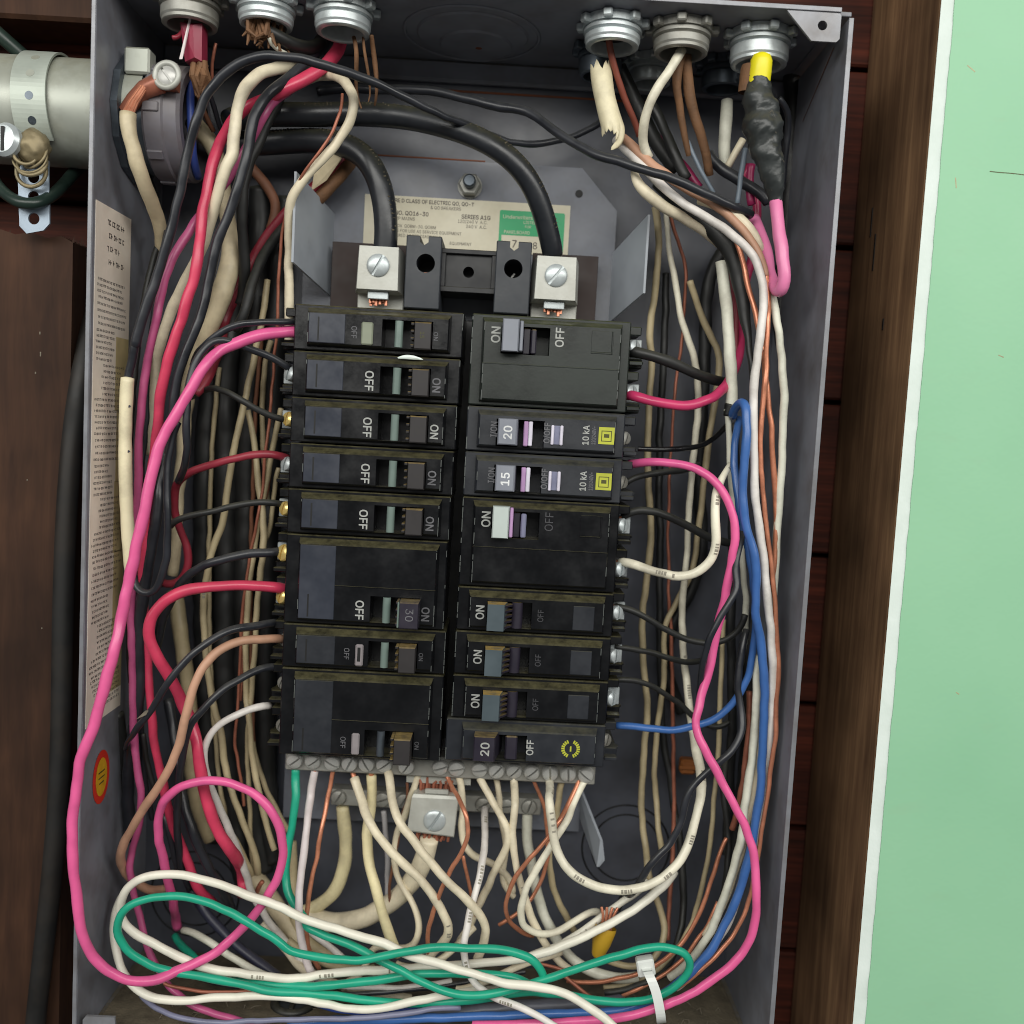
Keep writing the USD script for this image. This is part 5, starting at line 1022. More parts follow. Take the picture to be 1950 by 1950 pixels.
    ('green_wire', 'green', 'long teal green wire looping several times across the bottom', [(-80.7, 44, -403.8, 2.29), (-80.6, 44, -411.6, 2.29), (-79.5, 40, -422.4, 2.27), (-80.5, 38, -435.6, 2.26), (-81.6, 36, -444.1, 2.25), (-81.9, 34, -457.2, 2.25), (-79.1, 30, -467.6, 2.23), (-74.3, 26, -474.6, 2.21), (-67.1, 20, -478.1, 2.19), (-65.6, 14, -478.5, 2.16), (-51.7, 10, -482.1, 2.14), (-34.8, 6, -486.2, 2.13), (-24.7, 4, -490.2, 2.12), (-14.7, 2, -493.6, 2.11), (-1.5, 0, -498.5, 2.1), (11.6, -2, -502, 2.09), (21.2, -3, -503.1, 2.09), (30.7, -3, -501.9, 2.09), (43.2, -3, -499.2, 2.09), (54, -3, -494.7, 2.09), (65.7, -4, -489.8, 2.08), (82.8, -5, -483.3, 2.08), (96.5, -5, -476.7, 2.08), (110.3, -5, -472.2, 2.08), (120.7, -5, -471, 2.08), (129.5, -4, -472.7, 2.08), (135.3, -3, -478.1, 2.09), (136.3, -2, -483.8, 2.09), (132.9, 0, -491.8, 2.1), (123.8, 2, -500.1, 2.11), (106.6, 4, -506.5, 2.12), (88.8, 6, -507.4, 2.13), (67.2, 8, -505.7, 2.13), (52.9, 10, -506.9, 2.14), (40.7, 12, -511, 2.15), (24.5, 13, -514.8, 2.16), (4.9, 14, -518.4, 2.16), (-14.8, 14, -518.7, 2.16), (-34.6, 14, -517.6, 2.16), (-54.1, 13, -515.9, 2.16), (-73.6, 12, -514.2, 2.15), (-83.5, 11, -513.4, 2.15), (-105, 10, -509.4, 2.14), (-118.9, 8, -505.5, 2.13), (-135.6, 4, -500.7, 2.12), (-148.5, -0, -493.1, 2.1), (-155.9, -3, -485.3, 2.09), (-159.2, -4, -478.3, 2.08), (-159.1, -5, -470.5, 2.08), (-153.2, -6, -462.5, 2.07), (-143.7, -6, -457.9, 2.07), (-129.9, -6, -455.6, 2.07), (-116, -6, -457.2, 2.07), (-102, -6, -462.1, 2.07), (-87.9, -6, -470.1, 2.07), (-73.7, -6, -478.1, 2.07), (-70.9, -6, -480.7, 2.07), (-58.3, -6, -483.5, 2.07), (-39.4, -6, -484.9, 2.07), (-26.9, -6, -483.1, 2.07), (-8.2, -7, -478.3, 2.07), (10.6, -8, -475, 2.07), (29.3, -8, -474.1, 2.07), (36.7, -6, -475.6, 2.07), (47.4, -5, -477.9, 2.08), (55.4, -4, -483, 2.08), (60.5, -2, -490.5, 2.09), (60.6, 0, -496.1, 2.1), (56.6, 2, -500.1, 2.11), (49.8, 6, -498.8, 2.13), (23.7, 8, -497.2, 2.13), (4.3, 9, -498.4, 2.14), (-15.2, 10, -501.6, 2.14), (-34.6, 11, -506.6, 2.15), (-54, 11, -509.4, 2.15), (-73.5, 15, -512.6, 2.16), (-92.9, 20, -514.8, 2.19), (-109.1, 26, -518.5, 2.21)]),
    ('green_wire', 'green', 'short green wire end dropping into the bottom left corner hole', [(-154.1, 72, -519.3, 2.11), (-146, 62, -520.6, 2.07), (-135.9, 50, -519.6, 2.02), (-127.4, 40, -520.8, 1.99)]),
    ('white_wire', 'pinkwhite', 'white wire hanging straight from the second neutral bar screw', [(-70.1, 44, -404.5, 2.15), (-72, 42, -422.8, 2.14), (-71.3, 34, -431.2, 2.1), (-72.1, 28, -449.4, 2.08), (-71.7, 22, -467.1, 2.06), (-71.4, 22, -480.9, 2.06), (-69.2, 22, -494.6, 2.06), (-65.1, 24, -508, 2.06), (-61.2, 26, -514.5, 2.07)]),
    ('copper_wire', 'copper', 'bare copper wire slanting from the third neutral bar screw', [(-59.3, 44, -401.4, 1.29), (-60.3, 44, -406.1, 1.29), (-61.8, 42, -422.3, 1.28), (-62.9, 36, -431.6, 1.27), (-65.5, 32, -450.8, 1.26), (-67.9, 28, -472, 1.25), (-69, 30, -488.4, 1.25), (-67.3, 34, -503.1, 1.26), (-62.1, 38, -515.8, 1.27)]),
    ('white_wire', 'cream', 'cream wire from the fourth neutral screw swinging right', [(-47.7, 43, -407, 2.57), (-45.6, 40, -410.8, 2.55), (-40.8, 34, -419.3, 2.53), (-36.8, 25, -423.7, 2.48), (-26.1, 23, -436.6, 2.47), (-15.6, 22, -446.5, 2.47), (-5.3, 22, -455.6, 2.47), (1.7, 24, -465.8, 2.48), (6.6, 26, -474.9, 2.49), (9, 28, -483.5, 2.5), (7.2, 32, -492.7, 2.52), (1.8, 36, -500.8, 2.54), (-2, 38, -508.5, 2.55)]),
    ('white_wire', 'yellowcream', 'yellowed cream wire dropping straight from the fifth neutral screw', [(-38.5, 44, -405.3, 2.86), (-38.5, 44, -428.2, 2.86), (-39.4, 40, -435.5, 2.84), (-37.9, 38, -447.2, 2.83), (-33.8, 34, -459.9, 2.81), (-29.6, 32, -473.4, 2.8), (-25, 32, -485.9, 2.8), (-21.3, 34, -496.6, 2.81), (-18.7, 38, -505.1, 2.83)]),
    ('white_wire', 'cream', 'cream wire from the sixth neutral screw sweeping right above the clamp cable', [(-29.4, 42, -401.4, 2.42), (-27.6, 38, -404.8, 2.4), (-24.5, 30, -412.7, 2.37), (-20, 21, -420.5, 2.33), (-12.1, 19, -430.7, 2.32), (-2.4, 18, -441.3, 2.31), (8, 18, -452.3, 2.31), (18.3, 19, -461.8, 2.32), (25.2, 20, -468.8, 2.32), (29.3, 24, -478.3, 2.34), (29.1, 28, -490.2, 2.36), (26, 34, -503.5, 2.39)]),
    ('white_wire', 'cream', 'thin cream wire bent left of the neutral clamp', [(-12.1, 46, -402.5, 1.87), (-15.4, 48, -414.7, 1.87), (-19.9, 52, -431.7, 1.89), (-23.4, 54, -439.1, 1.89), (-24.6, 54, -450, 1.89), (-22.7, 52, -464.9, 1.89), (-17.1, 48, -472.1, 1.87), (-10.7, 44, -480.6, 1.86), (-7.7, 42, -489.5, 1.85), (-9.4, 42, -498.2, 1.85), (-14.5, 44, -504.6, 1.86), (-31.3, 46, -505.8, 1.87), (-36.5, 46, -515.5, 1.87), (-41.4, 44, -522.6, 1.86), (-48.7, 44, -530.9, 1.86)]),
    ('brown_wire', 'brown', 'thin brown cord hanging left of the neutral clamp', [(-18.9, 50, -410.6, 0.87), (-19.1, 52, -424, 0.87), (-21, 54, -429.6, 0.87), (-23, 54, -447.7, 0.87), (-25.7, 54, -466, 0.87), (-25.7, 56, -485.2, 0.88)]),
    ('neutral_cable', 'cream', 'thickest cream neutral cable curving left from the clamp', [(-4.5, 46, -440.5, 5.31), (-5.6, 47, -447.4, 5.32), (-8.8, 49, -457.1, 5.34), (-15.5, 54, -472.8, 5.39), (-24.8, 60, -484.9, 5.45), (-35.5, 64, -494.9, 5.49), (-49.8, 66, -502.6, 5.51), (-64.5, 68, -503.6, 5.53), (-75.8, 70, -502.2, 5.55)]),
    ('cream_cable', 'yellowcream', 'thick cream cable curling left from the lower ground bar', [(-57.1, 66, -432.6, 3.87), (-55.3, 66, -447.2, 3.87), (-54.5, 66, -461.9, 3.87), (-56.6, 66, -477.6, 3.87), (-62.9, 68, -489.3, 3.89), (-73.8, 70, -497.6, 3.9), (-87.1, 72, -502.3, 3.91)]),
    ('grey_wire', 'grey', 'thin grey wire hanging from the lower ground bar', [(-33.1, 66, -434.3, 1.64), (-31, 66, -449.6, 1.64), (-29.1, 66, -471.7, 1.64), (-27.9, 66, -494, 1.64)]),
    ('cream_cable', 'olive', 'old beige cable behind the green wire near bottom left', [(-87.6, 74, -458.9, 3.02), (-85.8, 72, -477.4, 3.01), (-83.7, 70, -495.1, 3), (-78.3, 66, -511.5, 2.98), (-65.7, 62, -518.4, 2.96), (-53, 60, -523.4, 2.95)]),
    ('cream_cable', 'dirtycream', 'flattened beige cable crossing the bottom left corner', [(-113.1, 80, -480, 5.19), (-102.8, 76, -491, 5.76), (-90.1, 72, -504.4, 5.09), (-78.8, 66, -515.7, 4.47), (-70.9, 60, -524.5, 3.54)]),
    ('cream_cable', 'cream', 'pale cream wire under the flattened beige cable', [(-102.1, 72, -509.2, 2.41), (-92.8, 68, -516.6, 2.39), (-80.8, 62, -525.3, 2.37), (-71, 50, -524.6, 2.31), (-51.2, 46, -530, 2.3), (-31.3, 44, -532.2, 2.29), (-10.3, 44, -534.1, 2.29)]),
    ('copper_wire', 'copper', 'copper wire with an S bend right of the neutral clamp', [(2.5, 43, -400.7, 1.28), (8.5, 34, -408.2, 1.26), (14.5, 18, -412.8, 1.22), (17.5, 17, -419.6, 1.22), (16.6, 17, -427.8, 1.22), (13.2, 18, -437.8, 1.22), (9, 20, -448.5, 1.23), (4.8, 22, -459.9, 1.23), (1.1, 25, -470.5, 1.24), (-1.2, 28, -481.9, 1.25), (-1.6, 32, -493.8, 1.26), (-0.8, 38, -505.6, 1.27)]),
    ('copper_wire', 'copper', 'short copper wire crossing behind the grey printed wire', [(15, 40, -447.5, 0.99), (18.1, 40, -460.1, 0.99), (21.4, 42, -472.3, 1), (24, 46, -484.9, 1)]),
    ('white_wire', 'cream', 'cream wire with an S bend behind the orange copper wire', [(9.8, 44, -401.9, 2), (12.5, 44, -413, 2), (13.7, 44, -425.5, 2), (13.4, 45, -433.5, 2.01), (14.5, 46, -441, 2.01), (19.3, 48, -449.5, 2.02), (25.8, 50, -453.6, 2.02), (32.8, 52, -456.3, 2.03), (40.3, 54, -464.1, 2.04), (44.4, 56, -474.4, 2.05)]),
    ('white_wire', 'greywhite', 'grey white printed wire running from the lower ground bar under the rim', [(25.7, 58, -426.6, 2.05), (26.4, 42, -436.5, 1.99), (26, 34, -445.7, 1.96), (23.8, 26, -457.4, 1.93), (21.2, 20, -468.4, 1.91), (18.5, 16, -476.7, 1.9), (18.4, 13, -485.3, 1.89), (19.9, 10, -493.8, 1.87), (23.9, 8, -501.2, 1.87), (30.6, 4, -504, 1.85), (38.5, -0, -506.6, 1.84), (45.4, -4, -505.9, 1.82), (59.6, -8, -509.8, 1.81), (72.4, -10, -514.5, 1.8)]),
    ('white_wire', 'cream', 'cream wire from the tenth neutral screw folding back left', [(22.1, 43, -403.7, 2.14), (27.7, 38, -411.2, 2.12), (33.6, 33, -418.8, 2.1), (35.1, 29, -420.2, 2.08), (39.4, 30, -430.8, 2.09), (36.4, 34, -443.8, 2.1), (31.1, 40, -460.9, 2.13), (25.7, 46, -477.6, 2.15), (21.4, 52, -492.5, 2.18), (15.5, 58, -506.3, 2.2)]),
    ('white_wire', 'cream', 'narrow cream wire behind the eleventh neutral screw', [(30.5, 46, -402.2, 1.72), (31.6, 48, -407.3, 1.73), (34.5, 50, -420.5, 1.74), (35.4, 52, -430.8, 1.74), (39.7, 54, -448.2, 1.75), (38.1, 54, -462, 1.75), (45.2, 56, -477.2, 1.75)]),
    ('white_wire', 'cream', 'cream wire hanging straight from the twelfth neutral screw', [(40.8, 43, -401.5, 2.14), (41.5, 40, -406.9, 2.13), (41.9, 31, -411.1, 2.09), (42.3, 30, -426, 2.09), (43.2, 30, -439.8, 2.09), (46.7, 31, -455.5, 2.09), (52.2, 33, -471.8, 2.1), (59.1, 35, -486.6, 2.11), (65.1, 37, -496.1, 2.12), (71, 38, -504.3, 2.12), (80.1, 42, -512.5, 2.14)]),
    ('cream_cable', 'pale', 'thick pale cable dropping from the lower ground bar to the bottom right', [(50.6, 64, -427.5, 2.97), (51.6, 64, -443.8, 2.97), (54.6, 62, -459.1, 2.96), (59.6, 60, -478.4, 2.95), (65.9, 58, -493.5, 2.94), (73.4, 54, -503.3, 2.91), (82.2, 50, -510.5, 2.89), (93, 46, -515, 2.87), (104.5, 44, -516.1, 2.86), (117.7, 44, -515, 2.86)]),
    ('copper_wire', 'copper', 'copper wire curving left from the thirteenth neutral screw', [(51.1, 44, -401, 1.14), (55.1, 46, -410.3, 1.15), (58.9, 49, -419.6, 1.15), (62.6, 50, -435.7, 1.16), (62.5, 50, -454.1, 1.16), (60, 50, -464.6, 1.16), (55, 48, -474.4, 1.15), (48.4, 46, -480.9, 1.15), (37.3, 46, -489.5, 1.15)]),
    ('white_wire', 'white2', 'printed off white wire making a wide U below the right breakers', [(60.3, 42, -400.5, 2.14), (61, 36, -404.4, 2.25), (60.1, 19, -405.6, 2.32), (61.9, 17, -416.6, 2.44), (63.8, 15, -426.2, 2.43), (68.8, 13, -436.2, 2.42), (77.6, 12, -444.3, 2.42), (89.4, 12, -448.8, 2.42), (103.9, 12, -448.6, 2.42), (116.2, 13, -445.8, 2.42), (127.6, 15, -437.9, 2.43), (135, 18, -426.1, 2.45), (139.2, 22, -412.5, 2.47), (141.7, 26, -404.4, 2.49), (143.5, 34, -394.7, 2.53), (143.2, 46, -386.2, 2.58), (142.8, 58, -377.1, 2.35), (141.7, 66, -363.7, 2.23), (138.1, 70, -345.5, 2.1), (135.2, 72, -324, 1.96), (134.5, 72, -306.4, 1.96), (133.9, 72, -292.4, 1.96), (134.4, 72, -284.7, 1.81), (134.3, 72, -270.5, 1.81), (133.9, 72, -253.1, 1.84), (134.3, 72, -227.2, 1.88), (135, 72, -203.8, 1.92), (134.8, 72, -184.4, 1.96), (133.5, 72, -170.6, 1.96), (128.6, 72, -157.1, 1.96), (122.1, 70, -140.9, 1.8), (118, 70, -126.5, 1.8), (112.1, 68, -102.7, 1.64), (108.5, 66, -83.9, 1.49)]),
    ('white_wire', 'olive', 'olive cream wire from the fourteenth neutral screw falling behind the U wire', [(68.4, 46, -403.4, 1.87), (67.1, 48, -414.9, 1.87), (66.4, 50, -428.4, 1.88), (65.3, 52, -434, 1.89), (63.6, 54, -449.4, 1.89), (66, 56, -463.1, 1.9), (70.5, 58, -476.9, 1.91), (76.1, 60, -489.9, 1.91), (82.4, 62, -499.7, 1.92)]),
    ('copper_wire', 'copper', 'copper wire from the last neutral screw bowing left to a loop', [(77.5, 43, -400, 1.28), (75.7, 40, -405.2, 1.28), (70.5, 34, -415.5, 1.26), (66.8, 27, -419, 1.25), (59.4, 26, -431.1, 1.24), (49.7, 26, -443.8, 1.24), (42.9, 27, -455.4, 1.25), (40.6, 28, -466, 1.25), (41.9, 31, -477.5, 1.26), (48.6, 36, -486.9, 1.27), (56.7, 42, -492.8, 1.28)]),
    ('white_wire', 'white2', 'cream wire from the last neutral screw hooking back at the bottom', [(80.8, 42, -400.7, 1.99), (72.2, 32, -416.5, 1.96), (70.5, 27, -418.8, 1.94), (62.3, 24, -432.4, 1.93), (55.6, 22, -444.8, 1.92), (50.7, 21, -456.7, 1.92), (48.5, 21, -466.7, 1.92), (49.5, 23, -475, 1.92), (53.7, 26, -481.7, 1.93), (60.4, 30, -485.6, 1.95), (69, 36, -485.9, 1.97), (79.9, 42, -482.9, 1.99), (88, 48, -481.6, 2.02), (94.2, 54, -483.1, 2.04)]),
    ('white_wire', 'white', 'white wire slanting up to the right under the U wire', [(120.8, 52, -462.5, 2.03), (113.3, 46, -466.9, 2.01), (103.8, 42, -472.1, 1.99), (96.3, 40, -477.1, 1.99), (82.9, 38, -487.4, 1.98), (68.1, 36, -496.2, 1.97), (53.2, 36, -502.5, 1.97), (44.4, 38, -516.3, 1.98), (31.1, 42, -525.8, 1.99)]),
    ('white_wire', 'olive', 'cream wire running straight down beside the right breakers', [(101.9, 64, -81.9, 1.93), (105.3, 66, -98.6, 1.94), (106.1, 70, -120.3, 1.95), (105, 73, -141.6, 1.96), (104.8, 74, -154.5, 1.96), (106.8, 75, -162.7, 1.97), (107.9, 75, -185.8, 1.97), (107.8, 75, -207.6, 1.97), (108.7, 75, -224.8, 1.97), (111.8, 75, -244.3, 1.97), (113.4, 75, -267.9, 1.97), (113.1, 75, -287.9, 1.97), (112.1, 75, -303.7, 1.97), (112.7, 75, -325.8, 1.97), (114.8, 75, -345.3, 1.97), (117.5, 75, -364, 1.97), (117.7, 74, -387.9, 1.96), (117.4, 72, -414.4, 1.96), (118.4, 70, -431.7, 1.95), (121.6, 66, -448, 1.94), (121.2, 58, -454.7, 1.91), (123, 56, -463.5, 1.9), (127.4, 54, -474.5, 1.89), (131.6, 52, -483.8, 1.89), (132.2, 50, -490.9, 1.88), (130.4, 46, -496.9, 1.87), (125.5, 44, -504.9, 1.86), (115.7, 44, -508.7, 1.86), (104.6, 48, -509.8, 1.87), (93.3, 54, -507.2, 1.89)]),
    ('white_wire', 'olive', 'olive wire curving into the middle of the right gutter', [(125.1, 70, -120.2, 1.8), (131, 73, -132.2, 1.88), (138.6, 75, -147.1, 1.97), (144.8, 75, -159, 1.97), (146.8, 75, -168.2, 1.97), (145.4, 76, -183.7, 1.97), (143.6, 76, -203.3, 1.93), (142.7, 76, -223, 1.9), (142.5, 76, -242.7, 1.86), (141.2, 76, -258.6, 1.83), (139.8, 76, -274.6, 1.8), (138.2, 76, -289.1, 1.77), (125.8, 76, -316.4, 1.72), (126.3, 74, -342.7, 1.66), (125.8, 74, -360.6, 1.66), (124.5, 74, -378.6, 1.66), (124.9, 73, -405.3, 1.66), (126.5, 72, -423, 1.66), (127.3, 66, -432.6, 1.64), (130.5, 64, -449.6, 1.63)]),
    ('copper_wire', 'copperdull', 'thin bare copper wire running full height of the right gutter', [(110.7, 68, -81.4, 1.05), (117.6, 72, -99.7, 1.01), (122.2, 74, -110.9, 0.99), (123.8, 76, -135.3, 0.95), (124.5, 78, -153.7, 0.91), (122.7, 78, -173.2, 0.91), (122.6, 78, -200.5, 0.91), (122.6, 78, -224.1, 0.91), (123.5, 78, -255.8, 0.91), (125.7, 78, -287.6, 0.91), (128.3, 78, -312.3, 1.06), (131.5, 78, -343.4, 1.14), (134.4, 78, -379.3, 1.22), (136.8, 78, -406.5, 1.22), (138.3, 74, -439.4, 1.36), (138, 70, -462.7, 1.35), (137.4, 66, -481.6, 1.34), (136.9, 60, -500.9, 1.33)]),
    ('white_cable', 'pale', 'thick pale wire in the right gutter ending in a black tape wrap', [(136.8, 44, -113.2, 3.29), (139.8, 40, -134.1, 3.26), (140.5, 34, -149.7, 3.23), (142.7, 33, -165.3, 3.22), (144.7, 33, -181, 3.22), (145, 33, -191.8, 3.22)]),
    ('white_wire', 'pale', 'thin white wire continuing below the black taped end', [(142.8, 33, -191.9, 1.68), (144.4, 33, -203.3, 1.68), (146.4, 34, -217.7, 1.68), (149.6, 36, -235.9, 1.69), (153.2, 38, -247.7, 1.7), (156.2, 40, -256.6, 1.7), (160.9, 40, -286.8, 1.7), (163.9, 42, -303.6, 1.71), (161.9, 40, -328.3, 1.7), (161.6, 40, -340.9, 1.7)]),
    ('black_wire', 'blackd', 'thick dusty black wire bowing from the top right breaker', [(89.7, 34, -164.3, 3.09), (94.9, 32, -165.2, 3.02), (101.9, 30, -167.3, 2.93), (111.7, 32, -169.6, 2.84), (122.8, 36, -172.7, 2.74), (133.8, 42, -175.9, 2.67), (145.7, 52, -176.4, 2.61)]),
    ('red_wire', 'pinkred', 'thick pinkish red wire bowing under the dusty black one at right', [(89.7, 34, -187.6, 2.81), (94.4, 28, -188.2, 2.75), (101.1, 24, -190.5, 2.68), (114.4, 22, -192.1, 2.6), (124.3, 22, -191, 2.54), (133.3, 26, -186.9, 2.51), (141.1, 34, -180.4, 2.51), (147.9, 44, -171.5, 2.5), (152.1, 50, -158.4, 2.46), (152.7, 58, -140.7, 2.35), (157.9, 60, -89.7, 2.36), (153.6, 62, -68.4, 2.37), (152.7, 62, -56.9, 2.37)]),
    ('black_wire', 'blackg', 'short glossy black wire at the third right breaker', [(97.9, 38, -215.7, 1.41), (112.5, 40, -215.1, 1.42), (128.3, 46, -213.5, 1.44), (137.6, 52, -210.8, 1.45), (143.8, 58, -206, 1.47), (151.1, 62, -199.1, 1.48)]),
    ('pink_wire', 'pink', 'pink wire from the fourth right breaker snaking down the right side and along the bottom', [(93.9, 40, -224.1, 2.41), (97.2, 34, -223.5, 2.39), (102.4, 28, -222.5, 2.36), (110, 22, -221.9, 2.33), (121.5, 18, -223.3, 2.31), (131, 15, -227.2, 2.3), (138.6, 12, -234.4, 2.29), (143, 10, -243.1, 2.28), (145.7, 9, -252.7, 2.27), (146.3, 9, -262.5, 2.27), (144.8, 10, -277.5, 2.28), (145, 11, -283.9, 2.28), (142.9, 12, -299.8, 2.29), (140, 12, -319.7, 2.29), (136.8, 10, -336, 2.28), (132.9, 7, -349.7, 2.26), (132.5, 5, -357, 2.25), (135.5, 3, -364.9, 2.24), (141.8, 2, -375.3, 2.24), (150, 0, -387.6, 2.23), (158, -2, -403.8, 2.22), (165.8, -4, -421.6, 2.21), (165.6, -8, -435.5, 2.19), (167.1, -8, -446.9, 2.19), (165.1, -8, -461.5, 2.19), (157, -8, -475.7, 2.19), (144.8, -7, -487.9, 2.2), (131.5, -6, -497.2, 2.2), (117.6, -4, -505.7, 2.21), (102.6, -2, -511.4, 2.22), (81.7, 0, -516.1, 2.23), (53.4, 2, -519.9, 2.24), (25.4, 4, -523.5, 2.25)]),
    ('black_wire', 'blackd', 'dark wire beneath the pink one at right', [(92, 42, -235.3, 1.71), (99.1, 42, -231.2, 1.71), (110.6, 46, -227.8, 1.72), (124, 54, -226.7, 1.75), (135.9, 62, -222.9, 1.77)]),
    ('black_wire', 'blackd', 'dusty black wire sloping down from the second right double breaker', [(92.1, 40, -252.6, 2.13), (98.3, 38, -249.9, 2.12), (104.9, 38, -248.8, 2.12), (114.9, 40, -250.6, 2.13), (127.1, 44, -255.6, 2.15), (139.6, 48, -261.7, 2.16), (152.1, 52, -264.7, 2.18), (160.8, 56, -266.4, 2.19)]),
    ('white_wire', 'white2', 'printed white wire hooking from the lower screw of the right double breaker', [(91.7, 36, -277.1, 2.25), (95.6, 32, -277.4, 2.52), (101, 28, -278.2, 2.49), (110.3, 22, -280, 2.44), (120.5, 18, -280.8, 2.41), (129, 15, -278.7, 2.38), (134.2, 13, -272.8, 2.35), (136.4, 12, -263.3, 2.33), (136.6, 12, -252.7, 2.32), (135.6, 13, -242.3, 2.3), (137.3, 16, -234, 2.3), (141.4, 22, -226.9, 1.92), (146.1, 30, -221.3, 1.67)]),
    ('blue_wire', 'blue', 'bright blue wire hooking over at right and running to the bottom', [(145.6, 30, -195.4, 2.37), (145.2, 22, -191.3, 2.33), (146.2, 15, -189, 2.3), (147.6, 11, -192.1, 2.28), (148.3, 9, -199.7, 2.27), (148.4, 9, -210.1, 2.27), (148.2, 9, -221.8, 2.27), (148.8, 9, -234.3, 2.27), (151.7, 9, -250.2, 2.27), (155.5, 9, -264.8, 2.27), (158.7, 9, -278, 2.27), (160.2, 10, -298.5, 2.28), (163.2, 12, -305.8, 2.29), (166.9, 14, -321.9, 2.29), (169.6, 15, -342, 2.3), (170.5, 15, -366.2, 2.3), (170.9, 15, -390.5, 2.3), (168.5, 13, -416.3, 2.29), (164.8, 12, -438.4, 2.29), (160.1, 11, -456.9, 2.28), (152.3, 10, -473.3, 2.28), (144.5, 10, -486.1, 2.28), (132.3, 10, -498.4, 2.28), (118.6, 11, -510, 2.28), (97.3, 12, -517, 2.29), (75.6, 13, -520.2, 2.29), (46.5, 14, -523, 2.29), (31.5, 15, -525, 2.3), (5.2, 16, -527.9, 2.3), (-34.3, 16, -530.9, 2.3), (-74.1, 18, -536.2, 2.31)]),
    ('blue_wire', 'blue', 'second blue wire curving left to the bottom right breaker', [(150.3, 34, -196.5, 1.96), (147.2, 28, -208.9, 1.94), (147.4, 24, -224.6, 1.93), (149.6, 20, -242.1, 1.91), (154.3, 16, -261.4, 1.9), (159.9, 16, -283.9, 1.9), (162.6, 18, -301.5, 1.9), (162.8, 20, -317.9, 1.91), (161.2, 22, -334.7, 1.92), (156.2, 24, -346.9, 1.93), (148.4, 26, -356, 1.93), (139.6, 28, -362.4, 1.94), (129.6, 30, -366.1, 1.95), (119, 34, -368, 1.96), (107.3, 38, -368.7, 1.98), (96.4, 42, -369.4, 1.99)]),
    ('white_wire', 'greywhite', 'grey white wire sweeping from under the torn sheath down the right side', [(76.5, 50, -51.1, 2.31), (86.9, 40, -63.4, 2.55), (95.1, 34, -73.6, 2.25), (103.9, 28, -82.2, 2.22), (115.6, 24, -90.5, 2.34), (129.1, 20, -99.5, 2.32), (141.7, 17, -108.2, 2.31), (148.2, 15, -117.5, 2.16), (152.4, 14, -130.7, 2.16), (152.8, 12, -147.9, 2.15), (151.9, 12, -163.6, 2.15), (151.5, 12, -182.9, 2.15), (152.2, 12, -205, 2.15), (154.7, 12, -225.8, 2.15), (158.1, 12, -248.1, 2.15), (163, 12, -269, 2.15), (165.3, 13, -283.1, 2.16), (169.6, 14, -303.5, 2.16), (172.7, 15, -327.5, 2.16), (174.6, 17, -350.4, 2.17), (174.8, 20, -375.7, 2.19), (174.1, 22, -399.6, 2.19), (171.8, 22, -422.9, 2.19), (168.7, 20, -435.1, 2.19), (162.6, 18, -458.7, 2.18), (154, 16, -477.9, 2.17), (143.8, 15, -492.4, 2.16), (133.7, 16, -504.2, 2.17)]),
    ('tan_wire', 'tan', 'tan cloth covered wire running alongside the grey white one at right', [(78.2, 44, -51, 2.43), (86.5, 40, -58, 2.53), (97.6, 34, -69.9, 2.67), (111.3, 30, -78.2, 2.37), (129.7, 26, -89.7, 2.35), (142.8, 24, -100.1, 2.2), (151, 20, -112.9, 2.05), (154.2, 17, -123.9, 1.63)]),
    ('copper_wire', 'copper', 'bright bare copper wire parallel to the right side wall', [(154.4, 18, -122.9, 1.5), (156.6, 16, -140.8, 1.47), (156.1, 14, -147.5, 1.46), (156.6, 14, -163.2, 1.45), (156.7, 14, -179.8, 1.43), (157, 14, -196.4, 1.42), (157.1, 14, -211.7, 1.4), (159, 14, -227, 1.39), (162.5, 14, -248, 1.37), (166.7, 14, -267.6, 1.35), (169.6, 14, -284.6, 1.34), (172.7, 14, -303.4, 1.32), (175.2, 14, -325.5, 1.3), (176.6, 14, -349.4, 1.28), (175.9, 14, -372, 1.26), (174.7, 14, -394, 1.24), (173.2, 13, -414.1, 1.22), (171.3, 12, -428.3, 1.21), (168.9, 11, -448.9, 1.21), (162.7, 10, -466.7, 1.21), (152.7, 9, -481.7, 1.2), (142.6, 9, -492.8, 1.2), (131.5, 12, -503.4, 1.21)]),
    ('cream_wire', 'cream', 'cream wire arching over the bundle at upper right', [(120.4, 32, -83.9, 2.94), (130, 28, -87.9, 2.91), (139.1, 26, -93.2, 2.9), (147, 26, -100.4, 2.9), (152.8, 28, -109.6, 2.91)]),
    ('copper_wire', 'copper', 'second bare copper wire curving behind the grey white one', [(140.8, 32, -103.2, 1.54), (146.3, 28, -121.7, 1.53), (151.2, 24, -139.2, 1.51), (153.6, 20, -153.9, 1.5), (157.6, 19, -167.6, 1.5), (160.7, 18, -185, 1.5), (163, 18, -202.3, 1.5), (166.5, 18, -223.3, 1.5), (168.9, 18, -240.9, 1.5), (170.2, 18, -262.2, 1.5), (169.7, 18, -278.8, 1.5)]),
    ('white_wire', 'pale', 'outermost white wire beside the right side wall', [(157.6, 22, -126.5, 2.06), (161.2, 19, -142.9, 2.04), (164.1, 16, -158.5, 2.03), (167.2, 16, -177.7, 2.03), (168.9, 16, -197.1, 2.03), (169.8, 17, -219.5, 2.04), (170.3, 18, -240.8, 2.04), (170.8, 19, -262.3, 2.04), (172, 22, -292.2, 2.06), (172.2, 24, -303.8, 2.06)]),
